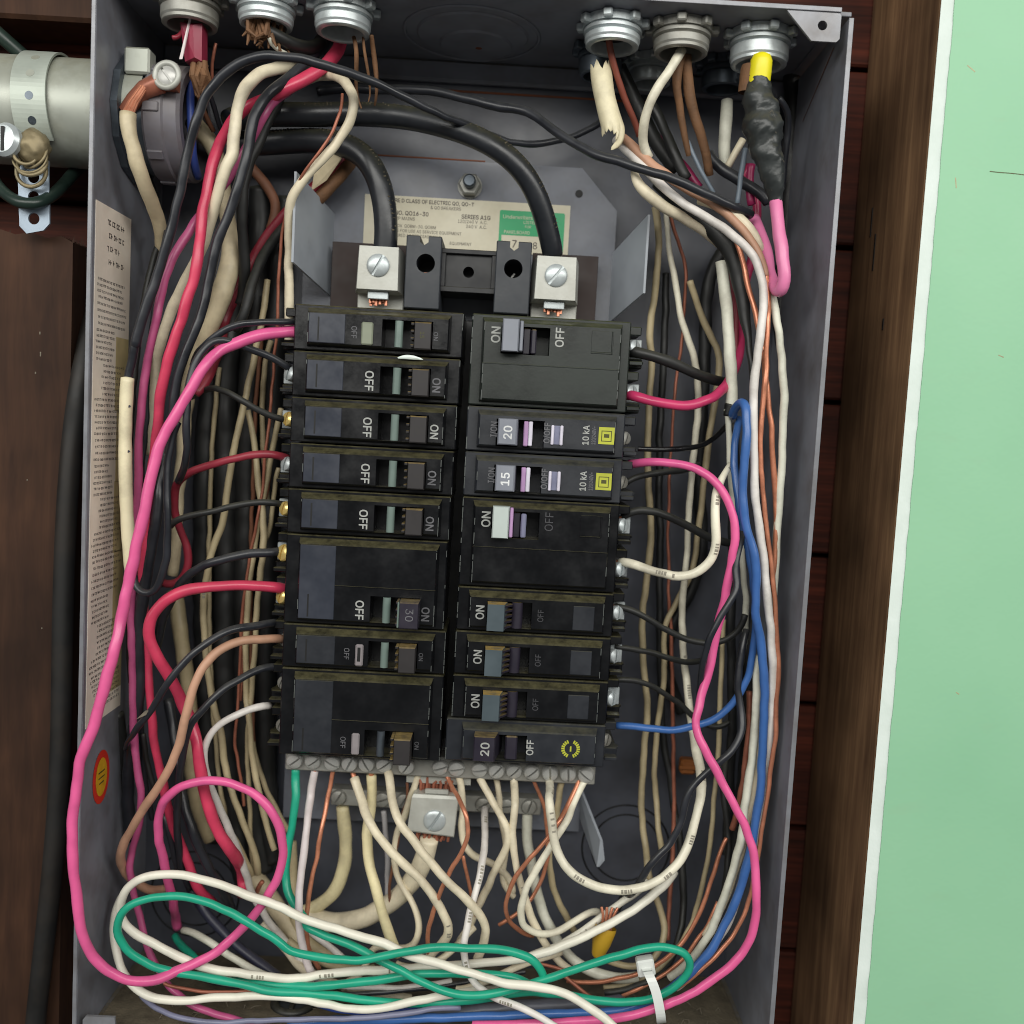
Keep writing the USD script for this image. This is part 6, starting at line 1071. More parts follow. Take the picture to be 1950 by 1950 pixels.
    ('black_wire', 'black', 'black wire crossing from the conduit over the grey back to the right bundle', [(-88.7, 74, -27.7, 2.57), (-68.8, 72, -25.4, 2.56), (-45.6, 70, -25.5, 2.55), (-25.9, 68, -26.1, 2.54), (-1.2, 64, -30.3, 2.52), (13.6, 60, -34.8, 2.5), (25.3, 56, -37, 2.49), (37.8, 48, -45.2, 2.45), (52, 38, -56.9, 2.4), (65.7, 30, -64.9, 2.37), (79.1, 24, -70.4, 2.34), (95.5, 18, -75.5, 2.31), (109.1, 17, -81.1, 2.31), (123.2, 18, -85.7, 2.31), (136, 22, -88.5, 2.33), (147.3, 30, -91, 2.37)]),
    ('black_cable', 'blackd', 'thick dusty black wire bundle slanting through the upper right', [(99.4, 50, -73, 2.6), (114.8, 46, -85.2, 3.73), (129.1, 42, -97.3, 4.27), (138.7, 40, -106.4, 4.83), (144.2, 38, -117.5, 4.52), (146.9, 34, -134.5, 3.65), (150.1, 28, -155.4, 1.8), (153, 26, -172.3, 1.66), (154.3, 26, -185, 1.38)]),
    ('black_wire', 'black', 'black wire crossing over the pink one at lower right', [(152.5, 20, -253.4, 1.78), (149.9, 12, -262.6, 1.75), (146.6, 6, -276.1, 1.73), (147.5, 4, -282.6, 1.72), (142.2, 1, -293.2, 1.71), (137.3, 1, -304.2, 1.71), (134.4, 3, -317.2, 1.72), (134.1, 8, -329.3, 1.73), (136, 18, -343, 1.77), (137.9, 30, -356.1, 1.81)]),
    ('black_wire', 'blackd', 'black wire from the fifth right breaker dipping and rising', [(90.9, 40, -302.1, 1.7), (97.3, 38, -303.1, 1.7), (103.1, 38, -304.8, 1.7), (114.5, 40, -310.8, 1.7), (125.1, 42, -317.3, 1.71), (135.3, 42, -320.1, 1.71), (145.6, 40, -319.8, 1.7), (153.2, 38, -317.1, 1.7), (158, 36, -311, 1.69), (161, 34, -302.2, 1.68)]),
    ('black_wire', 'blackd', 'black wire from the sixth right breaker heading right', [(92.2, 42, -324.9, 1.57), (99.2, 42, -325.8, 1.57), (105.4, 44, -326.8, 1.57), (118.7, 48, -329.9, 1.58), (132.6, 54, -334, 1.6), (147, 62, -333.9, 1.63)]),
    ('black_wire', 'blackd', 'black wire from the seventh right breaker sloping down', [(93.2, 44, -344.3, 1.57), (100.7, 44, -343.9, 1.57), (109.4, 46, -345.2, 1.58), (120.4, 50, -350.8, 1.59), (132.6, 54, -359, 1.6), (142, 56, -366.1, 1.61), (152.7, 56, -371.6, 1.61), (161.9, 56, -368.1, 1.61)]),
    ('black_wire', 'black', 'black wire slanting down left across the U shaped printed wire', [(160.8, 28, -309.2, 1.94), (157.6, 24, -322.4, 1.93), (157, 22, -338.1, 1.92), (158.8, 20, -352.1, 1.91), (158.3, 16, -363.9, 1.9), (152, 12, -372.6, 1.88), (143.9, 12, -380.3, 1.88), (136.4, 11, -388.4, 1.88), (131.1, 11, -397.5, 1.88), (129.2, 11, -409.8, 1.88), (123.8, 11, -423.9, 1.88), (120.3, 11, -426.4, 1.88), (111.6, 13, -442.3, 1.89), (106.9, 30, -460.6, 1.95), (104.5, 50, -479.3, 2.02)]),
    ('copper_wire', 'copperdull', 'dull copper wire behind the white one at lower right', [(166.5, 34, -344.1, 1.68), (166.7, 32, -359.3, 1.68), (166.5, 30, -379.6, 1.67), (164.5, 30, -402.3, 1.67), (162.8, 34, -421.7, 1.68)]),
    ('white_wire', 'pale', 'white wire between the copper and blue ones at lower right', [(166.4, 24, -321.9, 2.2), (167.1, 22, -344.1, 2.19), (167.7, 22, -368.6, 2.19), (165.4, 20, -392.6, 2.19), (164.1, 18, -409.6, 2.18), (161.9, 18, -428.5, 2.18), (158.9, 18, -448.3, 2.18), (153.6, 18, -466, 2.18), (147.7, 20, -481.2, 2.19), (140.8, 22, -493.4, 2.19), (131.4, 24, -503.6, 2.2)]),
    ('copper_wire', 'copper', 'bright copper wire end rising at the lower right', [(159.9, 34, -427.1, 1.26), (154.8, 32, -441.2, 1.26), (150.9, 30, -456, 1.25), (144.9, 28, -472.4, 1.25), (137.6, 28, -486, 1.25), (127.8, 28, -496.7, 1.25), (121, 30, -502.8, 1.25), (106.9, 34, -510.6, 1.26), (92.3, 38, -516, 1.27), (77.4, 42, -518.3, 1.28)]),
    ('copper_wire', 'copper', 'shorter bright copper wire end below the first one', [(157.3, 32, -462.9, 1.12), (150.9, 30, -477, 1.11), (144.2, 30, -489.1, 1.11), (133.7, 30, -501.4, 1.11), (123.7, 30, -509.8, 1.11), (114.6, 32, -516.1, 1.12), (106, 34, -521.7, 1.12)]),
    ('copper_wire', 'copper', 'copper wire slanting beside the blue one at lower right', [(171.2, 24, -395.8, 1.1), (166.2, 24, -417.2, 1.1), (162.1, 24, -437.2, 1.1), (161.5, 26, -448.9, 1.11)]),
    ('black_wire', 'blackd', 'grey black wire curving beside the bright copper ends', [(163.4, 60, -388.1, 1.91), (159.9, 44, -408.7, 1.86), (162.9, 42, -426.8, 1.85), (162.7, 38, -437.3, 1.84), (161, 36, -461.6, 1.83), (156, 34, -482.8, 1.82), (148.9, 32, -496.3, 1.82), (140.6, 32, -507.7, 1.82)]),
    ('copper_wire', 'copperdull', 'copper wire under the white wires at bottom left', [(-144, 24, -520.3, 0.96), (-133.7, 22, -521.5, 0.96), (-114.7, 20, -521.1, 0.96), (-96.4, 20, -519.4, 0.96), (-85.8, 22, -520.9, 0.96)]),
    ('grey_wire', 'lavender', 'grey wire along the bottom rim at left', [(-159.3, 30, -529.2, 1.53), (-152, 22, -529.9, 1.51), (-139.6, 14, -530.6, 1.48), (-126, 10, -531.2, 1.47), (-111, 8, -530.7, 1.47), (-93, 8, -529.6, 1.47), (-58.5, 8, -526.3, 1.47), (-52.8, 8, -526.1, 1.47), (-33.4, 8, -524.5, 1.47), (-1.3, 10, -520, 1.47), (18.1, 14, -520.2, 1.48)]),
    ('blue_wire', 'bluedark', 'blue wire showing below the white loop at bottom', [(-65.4, 22, -524.3, 1.65), (-51.4, 18, -525.7, 1.63), (-34.4, 15, -525.8, 1.62), (-14.8, 16, -524.7, 1.63), (-1.9, 20, -524.8, 1.64)]),
    ('white_wire', 'white2', 'off white wire leaving the second right fitting and bending down', [(104.8, 24, -12.5, 2.48), (97.3, 22, -26.6, 2.47), (91.2, 24, -38.5, 2.48), (88.1, 28, -48, 2.5), (89.2, 32, -55.6, 2.52), (93.1, 38, -62.7, 2.55)]),
    ('brown_wire', 'brownred', 'reddish brown wire from the first right fitting', [(67.3, 26, -6.1, 1.66), (70.3, 30, -17.5, 1.67), (76.2, 36, -28.3, 1.69), (82.7, 42, -38.6, 1.71), (88.9, 48, -49.2, 1.73)]),
    ('fibre_strip', 'paper', 'tan paper strip hanging from the second right fitting', [(105.5, 28, -12.7, 2.77), (104.2, 30, -24.3, 2.45), (106.7, 34, -37, 2.08), (111.3, 38, -49.9, 1.71), (115.1, 42, -59.5, 1.42)]),
    ('fibre_strip', 'paper', 'longer tan paper strip beside the first one at upper right', [(107.9, 30, -12.7, 2.92), (112.7, 34, -33.1, 2.69), (119.7, 38, -49.4, 2.5), (127.3, 46, -67.8, 2.3)]),
    ('grey_wire', 'bluegrey', 'flat bluish grey wire end below the tan paper strips', [(114.1, 42, -52.2, 1.14), (119.7, 40, -64.3, 1.14), (129.2, 40, -78.4, 1.14)]),
    ('black_wire', 'blackd', 'dusty black wire deep below the small right fitting', [(95.6, 56, -30.6, 2.78), (103.6, 52, -45.3, 2.76), (109.6, 48, -60, 2.74), (115.6, 46, -70.3, 2.73)]),
    ('magenta_wire', 'magdark', 'dark magenta wire deep at the upper right', [(95.5, 66, -35.9, 2.38), (102.6, 62, -49, 2.37), (111.1, 58, -56.2, 2.35), (117.1, 56, -64.9, 2.34), (124, 54, -72.5, 2.33)]),
    ('white_cable', 'pale', 'short pale cable stub hanging from the small right fitting', [(137.3, 62, -23.4, 3.4), (137.1, 60, -36.3, 3.39), (136.6, 58, -49.1, 3.38), (139, 58, -60.3, 3.38)]),
    ('cream_wire', 'cream', 'short cream wire slanting beside the pale stub', [(144.8, 50, -47.2, 1.88), (140.3, 50, -56.7, 1.88), (137.8, 52, -61.9, 1.89)]),
    ('black_wire', 'black', 'black wire passing below the pale stub at upper right', [(127.6, 54, -54.5, 2.91), (138, 50, -65.2, 2.89), (152, 46, -73.8, 2.87), (159.6, 44, -81.2, 2.86)]),
    ('grey_wire', 'bluegrey', 'thin blue grey wire left of the taped splice', [(143, 34, -56.5, 1.4), (141.9, 34, -66.4, 1.4), (140.9, 34, -84.6, 1.4)]),
    ('magenta_wire', 'magdark', 'dark magenta wire left of the taped splice', [(150.5, 50, -59.9, 2.17), (150.4, 50, -71.1, 2.17), (152.1, 50, -81.2, 2.17)]),
    ('pink_wire', 'pinklight', 'thick light pink wire folding back below the black tape', [(155.2, 14, -85.7, 3.37), (156.2, 11, -95, 3.33), (157.8, 8, -109.5, 3.27), (159.8, 7, -119.9, 3.24), (160.7, 7, -127.7, 3.22), (160, 8, -132.4, 3.21), (158.7, 14, -131.2, 3.24), (158, 22, -123.8, 3.29), (156.4, 28, -111.2, 3.33), (154.2, 32, -101.5, 3.08), (152.2, 42, -90.4, 3.13)]),
    ('pink_wire', 'pink', 'bright pink wire from the top left breaker, bulging over the left rim', [(-86.4, 32, -164.1, 3.08), (-91.6, 30, -164.5, 3.05), (-100.3, 24, -166.4, 3), (-107.8, 20, -169.5, 2.96), (-113.7, 18, -173, 2.94), (-118.3, 17, -175, 2.92), (-123.8, 14, -179.5, 2.89), (-128.3, 10, -187, 2.85), (-132, 7, -195.6, 2.81), (-136.8, 6, -204.7, 2.79), (-141.2, 5, -214.3, 2.8), (-146.5, 3, -228.3, 2.82), (-151.2, 1, -245.6, 2.84), (-152.6, 0, -262.5, 2.86), (-155.1, -1, -274.9, 2.88), (-157.3, -2, -288.7, 2.88), (-159.1, -3, -301, 2.87), (-161.3, -5, -318.1, 2.86), (-161.5, -8, -325, 2.84), (-164.1, -10, -339.1, 2.8), (-170.4, -13, -366.5, 2.73), (-175.1, -15, -384.3, 2.68), (-177.4, -16, -404.6, 2.64), (-178.1, -16, -411.2, 2.63), (-176.9, -16, -439, 2.57), (-174.5, -15, -464, 2.54), (-169.9, -14, -480.7, 2.51), (-162.6, -12, -492.2, 2.5), (-153, -8, -499.8, 2.49), (-143.3, -4, -501.8, 2.49), (-134.1, 2, -502.4, 2.5), (-126.2, 8, -500.2, 2.51), (-118.3, 10, -498, 2.5), (-109.7, 12, -491.9, 2.48), (-99.2, 12, -480.8, 2.45), (-92.4, 12, -470.7, 2.42), (-85.1, 10, -459.7, 2.38), (-79.8, 8, -445.1, 2.34), (-78.1, 6, -430.9, 2.3), (-81.8, 5, -417.6, 2.27), (-84.6, 4, -412.1, 2.25), (-94.7, 3, -402.9, 2.24), (-104.9, 3, -398.8, 2.24), (-116.3, 4, -398, 2.25), (-125.6, 5, -400, 2.25), (-135.5, 8, -405.8, 2.27), (-143.3, 12, -414.1, 2.29), (-146.8, 16, -423.3, 2.3), (-147.9, 20, -433.6, 2.32), (-148.4, 26, -445.9, 2.35), (-148.3, 34, -460.6, 2.39), (-147.6, 42, -476.8, 2.42), (-149.5, 56, -495.1, 2.49), (-153.3, 74, -515.3, 2.57)]),
    ('black_cable', 'blackd', 'thick black cable added to darken the back of the left gutter, leftmost of three', [(-138.9, 84, -82.1, 7.07), (-138.1, 86, -86, 7.1), (-135.1, 86, -127.9, 7.1), (-137.7, 86, -182.1, 7.1), (-137, 86, -243.2, 7.1), (-133.8, 86, -305.2, 7.1), (-133.1, 86, -368.5, 7.1), (-128.6, 86, -432.7, 7.1), (-115.5, 84, -490, 7.07)]),  # this and the next two cables are added to deepen the gutter shade
    ('black_cable', 'blackd', 'thick black cable added to darken the back of the left gutter, middle of three', [(-120.3, 82, -79.6, 6.74), (-121.2, 86, -127.1, 6.79), (-123.9, 87, -181.3, 6.8), (-124.4, 87, -242.6, 6.8), (-123, 87, -304.8, 6.8), (-121.5, 87, -368.2, 6.8), (-116, 86, -432, 6.79), (-106.2, 84, -483, 6.76)]),
    ('black_cable', 'blackd', 'thick black cable added to darken the back of the left gutter, nearest the breakers', [(-105.6, 84, -84.2, 6.15), (-109.6, 86, -132.4, 6.17), (-110.5, 87, -180.6, 6.18), (-110.2, 87, -241.8, 6.18), (-109.9, 87, -304.1, 6.18), (-109, 87, -367.5, 6.18), (-106.2, 86, -425, 6.17), (-100.6, 86, -477, 6.17)]),
    ('black_wire', 'blackd', 'black wire behind the soiled cream cable at left', [(-103.6, 54, -34.4, 2.91), (-107.4, 48, -48.5, 2.88), (-110.7, 44, -60.9, 2.86), (-116.3, 42, -74.5, 2.85), (-119.7, 42, -90.6, 2.85), (-120.7, 46, -108.6, 2.87), (-120.2, 52, -123, 2.9), (-121.6, 58, -136.8, 2.94), (-124.7, 62, -148.2, 2.96)]),
    ('black_wire', 'black', 'black wire hanging between the two dark red strips at lower left', [(-155.4, 42, -224.7, 3.13), (-156.6, 38, -237.3, 3.11), (-157.1, 34, -252.9, 3.09), (-157.4, 32, -267.4, 3.08), (-160.6, 34, -282.3, 3.09), (-162.5, 34, -299.3, 3.09), (-165, 34, -313.8, 3.09), (-166.4, 36, -329.3, 3.1), (-165.8, 36, -350.9, 3.1), (-165.8, 36, -366.3, 3.1), (-168.1, 38, -380.1, 3.11), (-170.8, 40, -393, 3.12), (-173.9, 46, -410.8, 3.16), (-176.3, 52, -430.1, 3.19), (-176.6, 58, -455.6, 3.23)]),
    ('black_wire', 'blackd', 'dull black wire low against the lower left wall', [(-183, 50, -378.9, 3.76), (-182.4, 54, -402.7, 3.79), (-183.4, 58, -427, 3.82), (-185.5, 62, -451.9, 3.84), (-184.2, 66, -477.1, 3.87)]),
    ('black_wire', 'black', 'black wire slanting behind the pink ring at lower left', [(-154.6, 48, -435.4, 2.16), (-150.4, 46, -444.6, 2.15), (-148.6, 48, -455.6, 2.16), (-146.9, 54, -469.1, 2.19)]),
    ('black_wire', 'blackd', 'wide black wire added to darken the back corner of the right gutter', [(176.6, 84, 16.2, 4.61), (179.3, 86, -16.1, 4.63), (181.6, 87, -55.2, 4.64), (182.6, 87, -95.2, 4.64), (183.3, 87, -143.8, 4.64), (191.8, 86, -166.6, 4.63), (193.8, 86, -212.5, 4.63), (197.4, 86, -285, 4.63), (180.2, 86, -315.5, 4.63), (181.5, 86, -370.1, 4.63), (181.4, 86, -416.3, 4.63), (179.4, 84, -457.6, 4.61)]),  # added black wire standing in for the shading in this corner
    ('black_wire', 'blackd', 'black wire added upright to darken the middle of the right gutter', [(149, 84, -94.7, 3.69), (142.7, 84, -106, 3.69), (138.5, 84, -120.3, 3.69), (138.5, 84, -152.4, 3.69), (140.7, 85, -191.6, 3.7), (141.1, 85, -231.3, 3.7), (144.3, 85, -287.7, 3.7), (132, 86, -318.1, 3.7), (141.1, 86, -372.2, 3.7)]),  # added black wire standing in for a dark band of shade
    ('black_wire', 'blackd', 'black wire hugging the back beside the right bundle', [(156.5, 72, -198.7, 2.71), (159.4, 72, -237.6, 2.71), (161.3, 72, -284.9, 2.71), (165.3, 72, -340.1, 2.71), (167.9, 72, -375.7, 2.71), (169.6, 72, -411.7, 2.71), (169.4, 70, -451.9, 2.7)]),
    ('black_wire', 'blackd', 'thick black wire deep under the torn sheath', [(76.7, 62, -9.1, 4.14), (85.6, 64, -22.9, 4.15), (94.3, 64, -37.5, 4.15), (103.8, 62, -52.7, 4.14), (111.9, 60, -62.3, 4.12)]),
    ('black_wire', 'black', 'black wire bulging out right of the taped splice', [(158.6, 34, -30.5, 1.68), (164.3, 38, -36, 1.7), (167, 42, -43.7, 1.71), (166.5, 44, -54.1, 1.72), (167.4, 46, -64.6, 1.72), (166.3, 46, -73.9, 1.72)]),
    ('black_wire', 'blackd', 'thick black wire curving out of the second top fitting', [(-107.4, 22, -14.4, 3.29), (-101.1, 24, -17.5, 3.3), (-93.4, 30, -19.1, 3.34), (-87.3, 40, -16.7, 3.41), (-83, 50, -9.1, 3.47)]),
    ('white_wire', 'pale', 'thin white wire end with a copper tip by the second top fitting', [(-102.9, 20, -20.5, 1.09), (-101.3, 24, -23.1, 1.1), (-96.4, 32, -23.3, 1.12), (-92.2, 42, -21.6, 1.14)]),
    ('cream_wire', 'olive', 'beige wire under the green diagonal at the bottom left', [(-81, 44, -503.5, 2), (-71.4, 42, -509.2, 1.99), (-59.4, 42, -515.1, 1.99), (-47.2, 44, -518.5, 2), (-32.4, 48, -519.3, 2.02)]),
    ('grey_wire', 'greywhite', 'pale grey wire crossing under the green diagonal at the bottom', [(-70.9, 44, -495.8, 1.72), (-64.5, 44, -501.3, 1.72), (-57.3, 44, -506.7, 1.72), (-49.5, 44, -512.8, 1.72)]),
    ('cream_wire', 'cream', 'cream wire bowing behind the grey printed wire at the bottom', [(-19.1, 38, -510.8, 1.84), (-6.6, 36, -511.2, 1.83), (6.1, 38, -506.7, 1.84), (13.2, 42, -501.4, 1.85), (18.4, 46, -497.5, 1.87), (23.6, 50, -493.6, 1.88)]),
    ('cream_wire', 'cream', 'cream wire showing between the white and green wires at bottom right', [(15.4, 26, -517.1, 1.93), (24.1, 26, -514.9, 1.93), (37.2, 28, -509.4, 1.94), (52.4, 30, -502.1, 1.95), (64.5, 34, -500.8, 1.96), (72.4, 40, -500.5, 1.99)]),
    ('copper_wire', 'copperdull', 'short copper wire piece under the green loop', [(71.4, 40, -510.2, 1.14), (78.5, 38, -515.9, 1.13), (86.4, 36, -521.1, 1.13), (94.2, 36, -525.1, 1.13)]),
    ('black_wire', 'blackd', 'black wire under the right green loop', [(98.6, 36, -520.9, 1.83), (111.1, 34, -516.7, 1.82), (121.8, 32, -511, 1.82), (132.1, 32, -505, 1.82), (144.1, 34, -498.4, 1.82)]),
    ('grey_wire', 'slate', 'slate grey cable along the bottom wall', [(-75.7, 26, -540.9, 3.59), (-41.9, 24, -537.3, 3.58), (-8.5, 24, -533.2, 3.58), (24.8, 24, -528.1, 3.58), (51.6, 26, -525.5, 3.59), (70.8, 28, -524.6, 3.61), (92.1, 30, -524, 3.62), (107.7, 34, -523.2, 3.65)]),
    ('white_wire', 'pale', 'pale wire slanting under the pink coil in the bottom left corner', [(-145.7, 60, -509.2, 2.06), (-136.6, 56, -508.7, 2.05), (-125.9, 52, -512.1, 2.03), (-112.9, 48, -517.8, 2.02), (-100.2, 44, -521.8, 2), (-87.3, 42, -524.8, 1.99)]),
    ('white_wire', 'olive', 'old beige wire bundled with the olive ones at lower left', [(-128.2, 50, -420.1, 1.74), (-125.1, 52, -430.9, 1.74), (-119.7, 54, -444.1, 1.75), (-112.5, 58, -460.5, 1.76), (-107.4, 62, -474.9, 1.77)]),
    ('copper_wire', 'copperdull', 'dull copper wire end poking up among beige wires at lower left', [(-104.2, 58, -485.6, 1.32), (-101.5, 54, -478.3, 1.31), (-98.8, 52, -473.6, 1.31)]),
    ('white_wire', 'cream', 'cream wire running down the lower right beside the blue one', [(169.6, 26, -353.3, 2.07), (170.5, 24, -377.3, 2.06), (169.3, 23, -401.9, 2.06), (165.5, 22, -425.5, 2.06), (162.4, 22, -443.2, 2.06), (156.4, 22, -462.6, 2.06), (149.8, 24, -478.6, 2.06)]),
    ('black_cable', 'blackd', 'thick black cable added to darken the left gutter under the soiled cream one', [(-145.8, 88, -152.2, 6.5), (-148.3, 88, -213.1, 6.5), (-149, 88, -275, 6.5), (-146.5, 88, -337.8, 6.5), (-142.1, 88, -401.7, 6.5), (-132.7, 86, -465.5, 6.48)]),  # extra black cable covering a patch of gutter that was too light
    ('cream_wire', 'cream', 'cream wire curling out from under the black crossing wire at upper right', [(85.1, 30, -71.4, 1.67), (86.9, 28, -78, 2.77), (91.7, 28, -84.2, 3.05), (101, 30, -89.2, 3.06), (111.7, 34, -93.3, 2.81), (119.4, 38, -96.1, 2.4), (128.2, 44, -99.9, 2.15), (137.7, 52, -104.3, 1.6)]),
    ('copper_wire', 'copperdull', 'hair thin copper strand left of the sixth left breaker', [(-106.6, 70, -241.2, 0.75), (-108.8, 70, -258.1, 0.75), (-111.1, 70, -271.1, 0.75), (-116.6, 70, -293.8, 0.75), (-118.6, 70, -316.6, 0.75), (-119, 70, -339.5, 0.75), (-119, 70, -374.2, 0.75)]),
    ('brown_wire', 'brown', 'thin brown cord deep between the thick black cables at left', [(-114.9, 78, -139.8, 1.22), (-118.2, 78, -211.6, 1.22), (-118, 78, -272.4, 1.22), (-116.1, 78, -349.8, 1.22), (-109.3, 76, -428, 1.21)]),
    ('white_wire', 'olive', 'thin dirty white wire deep along the lower left gutter', [(-139.6, 78, -182.8, 1.37), (-142.6, 78, -243.2, 1.37), (-141.6, 78, -320, 1.37), (-136.7, 76, -381.8, 1.36), (-126.2, 72, -446.4, 1.35), (-111, 66, -484.5, 1.34)]),
    ('black_wire', 'black', 'thin black wire winding down behind the magenta one at left', [(-158.4, 40, -114.6, 1.56), (-165.2, 42, -158.7, 1.57), (-169.1, 44, -214.8, 1.57), (-170.7, 46, -272.2, 1.58), (-171.8, 48, -331, 1.58), (-169.3, 50, -391.1, 1.59), (-163, 54, -441, 1.6)]),
    ('black_wire', 'blackd', 'thin black wire beside the left label behind the pink one', [(-161.3, 58, -108.4, 1.76), (-169.2, 46, -136.1, 1.72), (-172.6, 38, -187.2, 1.7), (-175.4, 40, -243.4, 1.7), (-176.8, 46, -307.4, 1.72), (-175.3, 50, -361.4, 1.74)]),
    ('black_wire', 'blackd', 'black wire at the back of the right gutter beside the thin copper one', [(113.2, 82, -114.6, 2.14), (115.1, 83, -168.4, 2.15), (117.1, 83, -229.3, 2.15), (123.2, 83, -306.8, 2.15), (129.6, 82, -385.7, 2.14), (140.7, 76, -434.5, 2.12), (144.7, 66, -474.8, 2.08), (141.7, 56, -501.7, 2.05), (123.8, 50, -521.4, 2.02)]),
    ('white_wire', 'olive', 'thin grey white wire deep at right behind the blue pair', [(155.7, 60, -310.1, 1.47), (156.1, 58, -346.1, 1.47), (157.7, 56, -391.4, 1.46), (154.6, 52, -436.4, 1.45), (149.2, 48, -478.3, 1.44), (131.4, 46, -509.3, 1.44), (99.2, 46, -523.5, 1.44)]),
    ('red_wire', 'reddark', 'thin dark red wire deep in the upper right bundle', [(131.6, 60, -88.5, 1.47), (141.6, 58, -105.4, 1.47), (148, 52, -140, 1.45), (150.2, 50, -168.6, 1.45)]),
    ('black_wire', 'black', 'thin black wire bowing along the bottom behind the white loops', [(-142.4, 34, -516.1, 1.4), (-105.6, 28, -522.9, 1.39), (-56.1, 26, -523.8, 1.38), (1.1, 28, -517.7, 1.39), (52.9, 32, -508.3, 1.4)]),
    ('white_wire', 'greywhite', 'grey white wire low under the lowest green strand', [(-116.2, 34, -517.8, 1.54), (-74.5, 30, -518.3, 1.53), (-33.5, 28, -519.4, 1.53), (12.5, 30, -514.6, 1.53)]),
    ('copper_wire', 'copperdull', 'thin dull copper wire low across the bottom middle', [(-34.3, 34, -520.5, 0.98), (0.5, 32, -510.9, 0.98), (38, 32, -503, 0.98), (76.5, 34, -508.3, 0.98)]),
]
label_of = {}
prints = {}


def build_wire(name, m_, pts, label):
    C = np.array(pts, float)
    q = spline(C, 2.6 if len(C) > 3 else 2.0)
    P, R = q[:, :3], q[:, 3]
    sd = len(label_of)
    R = R * (1 + 0.09 * (meshkit.noise(np.c_[P[:, 0] * 0.09 + sd, P[:, 1] * 0.09, P[:, 2] * 0.09], sd) - 0.5) * 2)
    wob = np.stack([meshkit.fbm(P * 0.055 + sd * 3.1 + k * 17, 2, k) - 0.5 for k in range(3)], 1) * 1.7 + np.stack([meshkit.noise(P * 0.16 + sd * 1.7 + k * 9, k + 5) - 0.5 for k in range(3)], 1) * 0.5
    P = P + wob * np.clip(np.minimum(np.arange(len(P)), np.arange(len(P))[::-1])[:, None] / 6.0, 0, 1)
    mesh, fr = tube(P, R, 14 if R.max() > 1.6 else 8)
    return mesh, fr, R


def ink_marks(parent, fr, R, s0, s1, gap=(9, 30), turn=None):
    """small blurred print marks running along a wire on the side that faces out of the box"""
    P, t, u, w = fr
    d = np.r_[0, np.cumsum(np.linalg.norm(np.diff(P, axis=0), axis=1))]
    out = []
    s = s0 * d[-1]
    while s < s1 * d[-1]:
        for _ in range(rng.randint(3, 7)):
            L_m = rng.uniform(0.7, 1.5)
            i = min(np.searchsorted(d, s), len(P) - 2)
            f = (s - d[i - 1]) / max(d[i] - d[i - 1], 1e-6) if i else 0
            p = P[i - 1] + f * (P[i] - P[i - 1]) if i else P[0]
            tt = t[i]
            n = np.array([0.25, -1.0, 0.1])
            n = n - tt * np.dot(n, tt)
            n /= np.linalg.norm(n)
            c = np.cross(tt, n)
            r = R[i] * 1.0
            hw = R[i] * 0.42
            q = []
            for a in (0, L_m):
                for e in (-hw, 0, hw):
                    nn = n * math.sqrt(max(r * r - e * e, 0)) + c * e
                    q += [p + tt * a + nn * 1.035, p + tt * a + nn * 0.97]
            k = rng.random()
            if k < 0.7:
                out.append(hull(q))
            s += L_m + 0.5
        s += rng.uniform(*gap)
    if out:
        obj('print', out, 'print_ink', parent, kind='stuff')


built = []
for (name, m_, label, pts) in WIRES:
    mesh, fr, R = build_wire(name, m_, pts, label)
    label_of[label] = 1
    cat = {'fibre': 'fibre', 'fibre_strip': 'paper strip'}.get(name, 'cable' if 'cable' in name or 'conductor' in name else 'wire')
    built.append((name, m_, label, mesh, fr, R, cat))

ENDS = {  # label start: (which end, length mm, material): stripped bare ends
    'cream wire from the fourth': (0, 5, 'copper'), 'yellowed cream wire': (0, 4, 'copper'), 'white wire hanging straight from the second': (0, 5, 'copper'),
    'long teal green': (0, 5, 'copper'), 'printed white wire hooking': (0, 5, 'copper'), 'cream wire from the tenth': (0, 4, 'copper'),
    'black wire from the second left': (0, 3, 'copper'), 'black wire landing': (0, 3, 'copper'), 'thick dusty black wire bowing': (0, 4, 'copper'), 'thick pinkish red': (0, 4, 'copper'),
    'black wire from the sixth right': (0, 3, 'copper'), 'black wire from the seventh right': (0, 3, 'copper'), 'dusty black wire sloping': (0, 3, 'copper'), 'dark red wire looping': (0, 3, 'copper'),
    'red wire sweeping': (0, 4, 'copper'), 'dusty black wire sagging': (0, 3, 'copper'), 'dusty black wire into the fifth': (0, 3, 'copper'),
    'black wire from the fifth right': (0, 3, 'copper'), 'olive cream wire from the fourteenth': (0, 4, 'copper')}
PRINTED = {'grey white printed': (0.05, 0.98), 'printed off white': (0.02, 0.5), 'printed white wire hooking': (0.2, 0.95), 'long white wire looping': (0.6, 0.8),
           'cream wire hanging straight from the twelfth': (0.5, 0.95), 'white wire slanting up to the right': (0.2, 0.9), 'dusty olive wire leaning': (0.5, 0.7), 'cream wire from the fourth': (0.75, 0.95)}
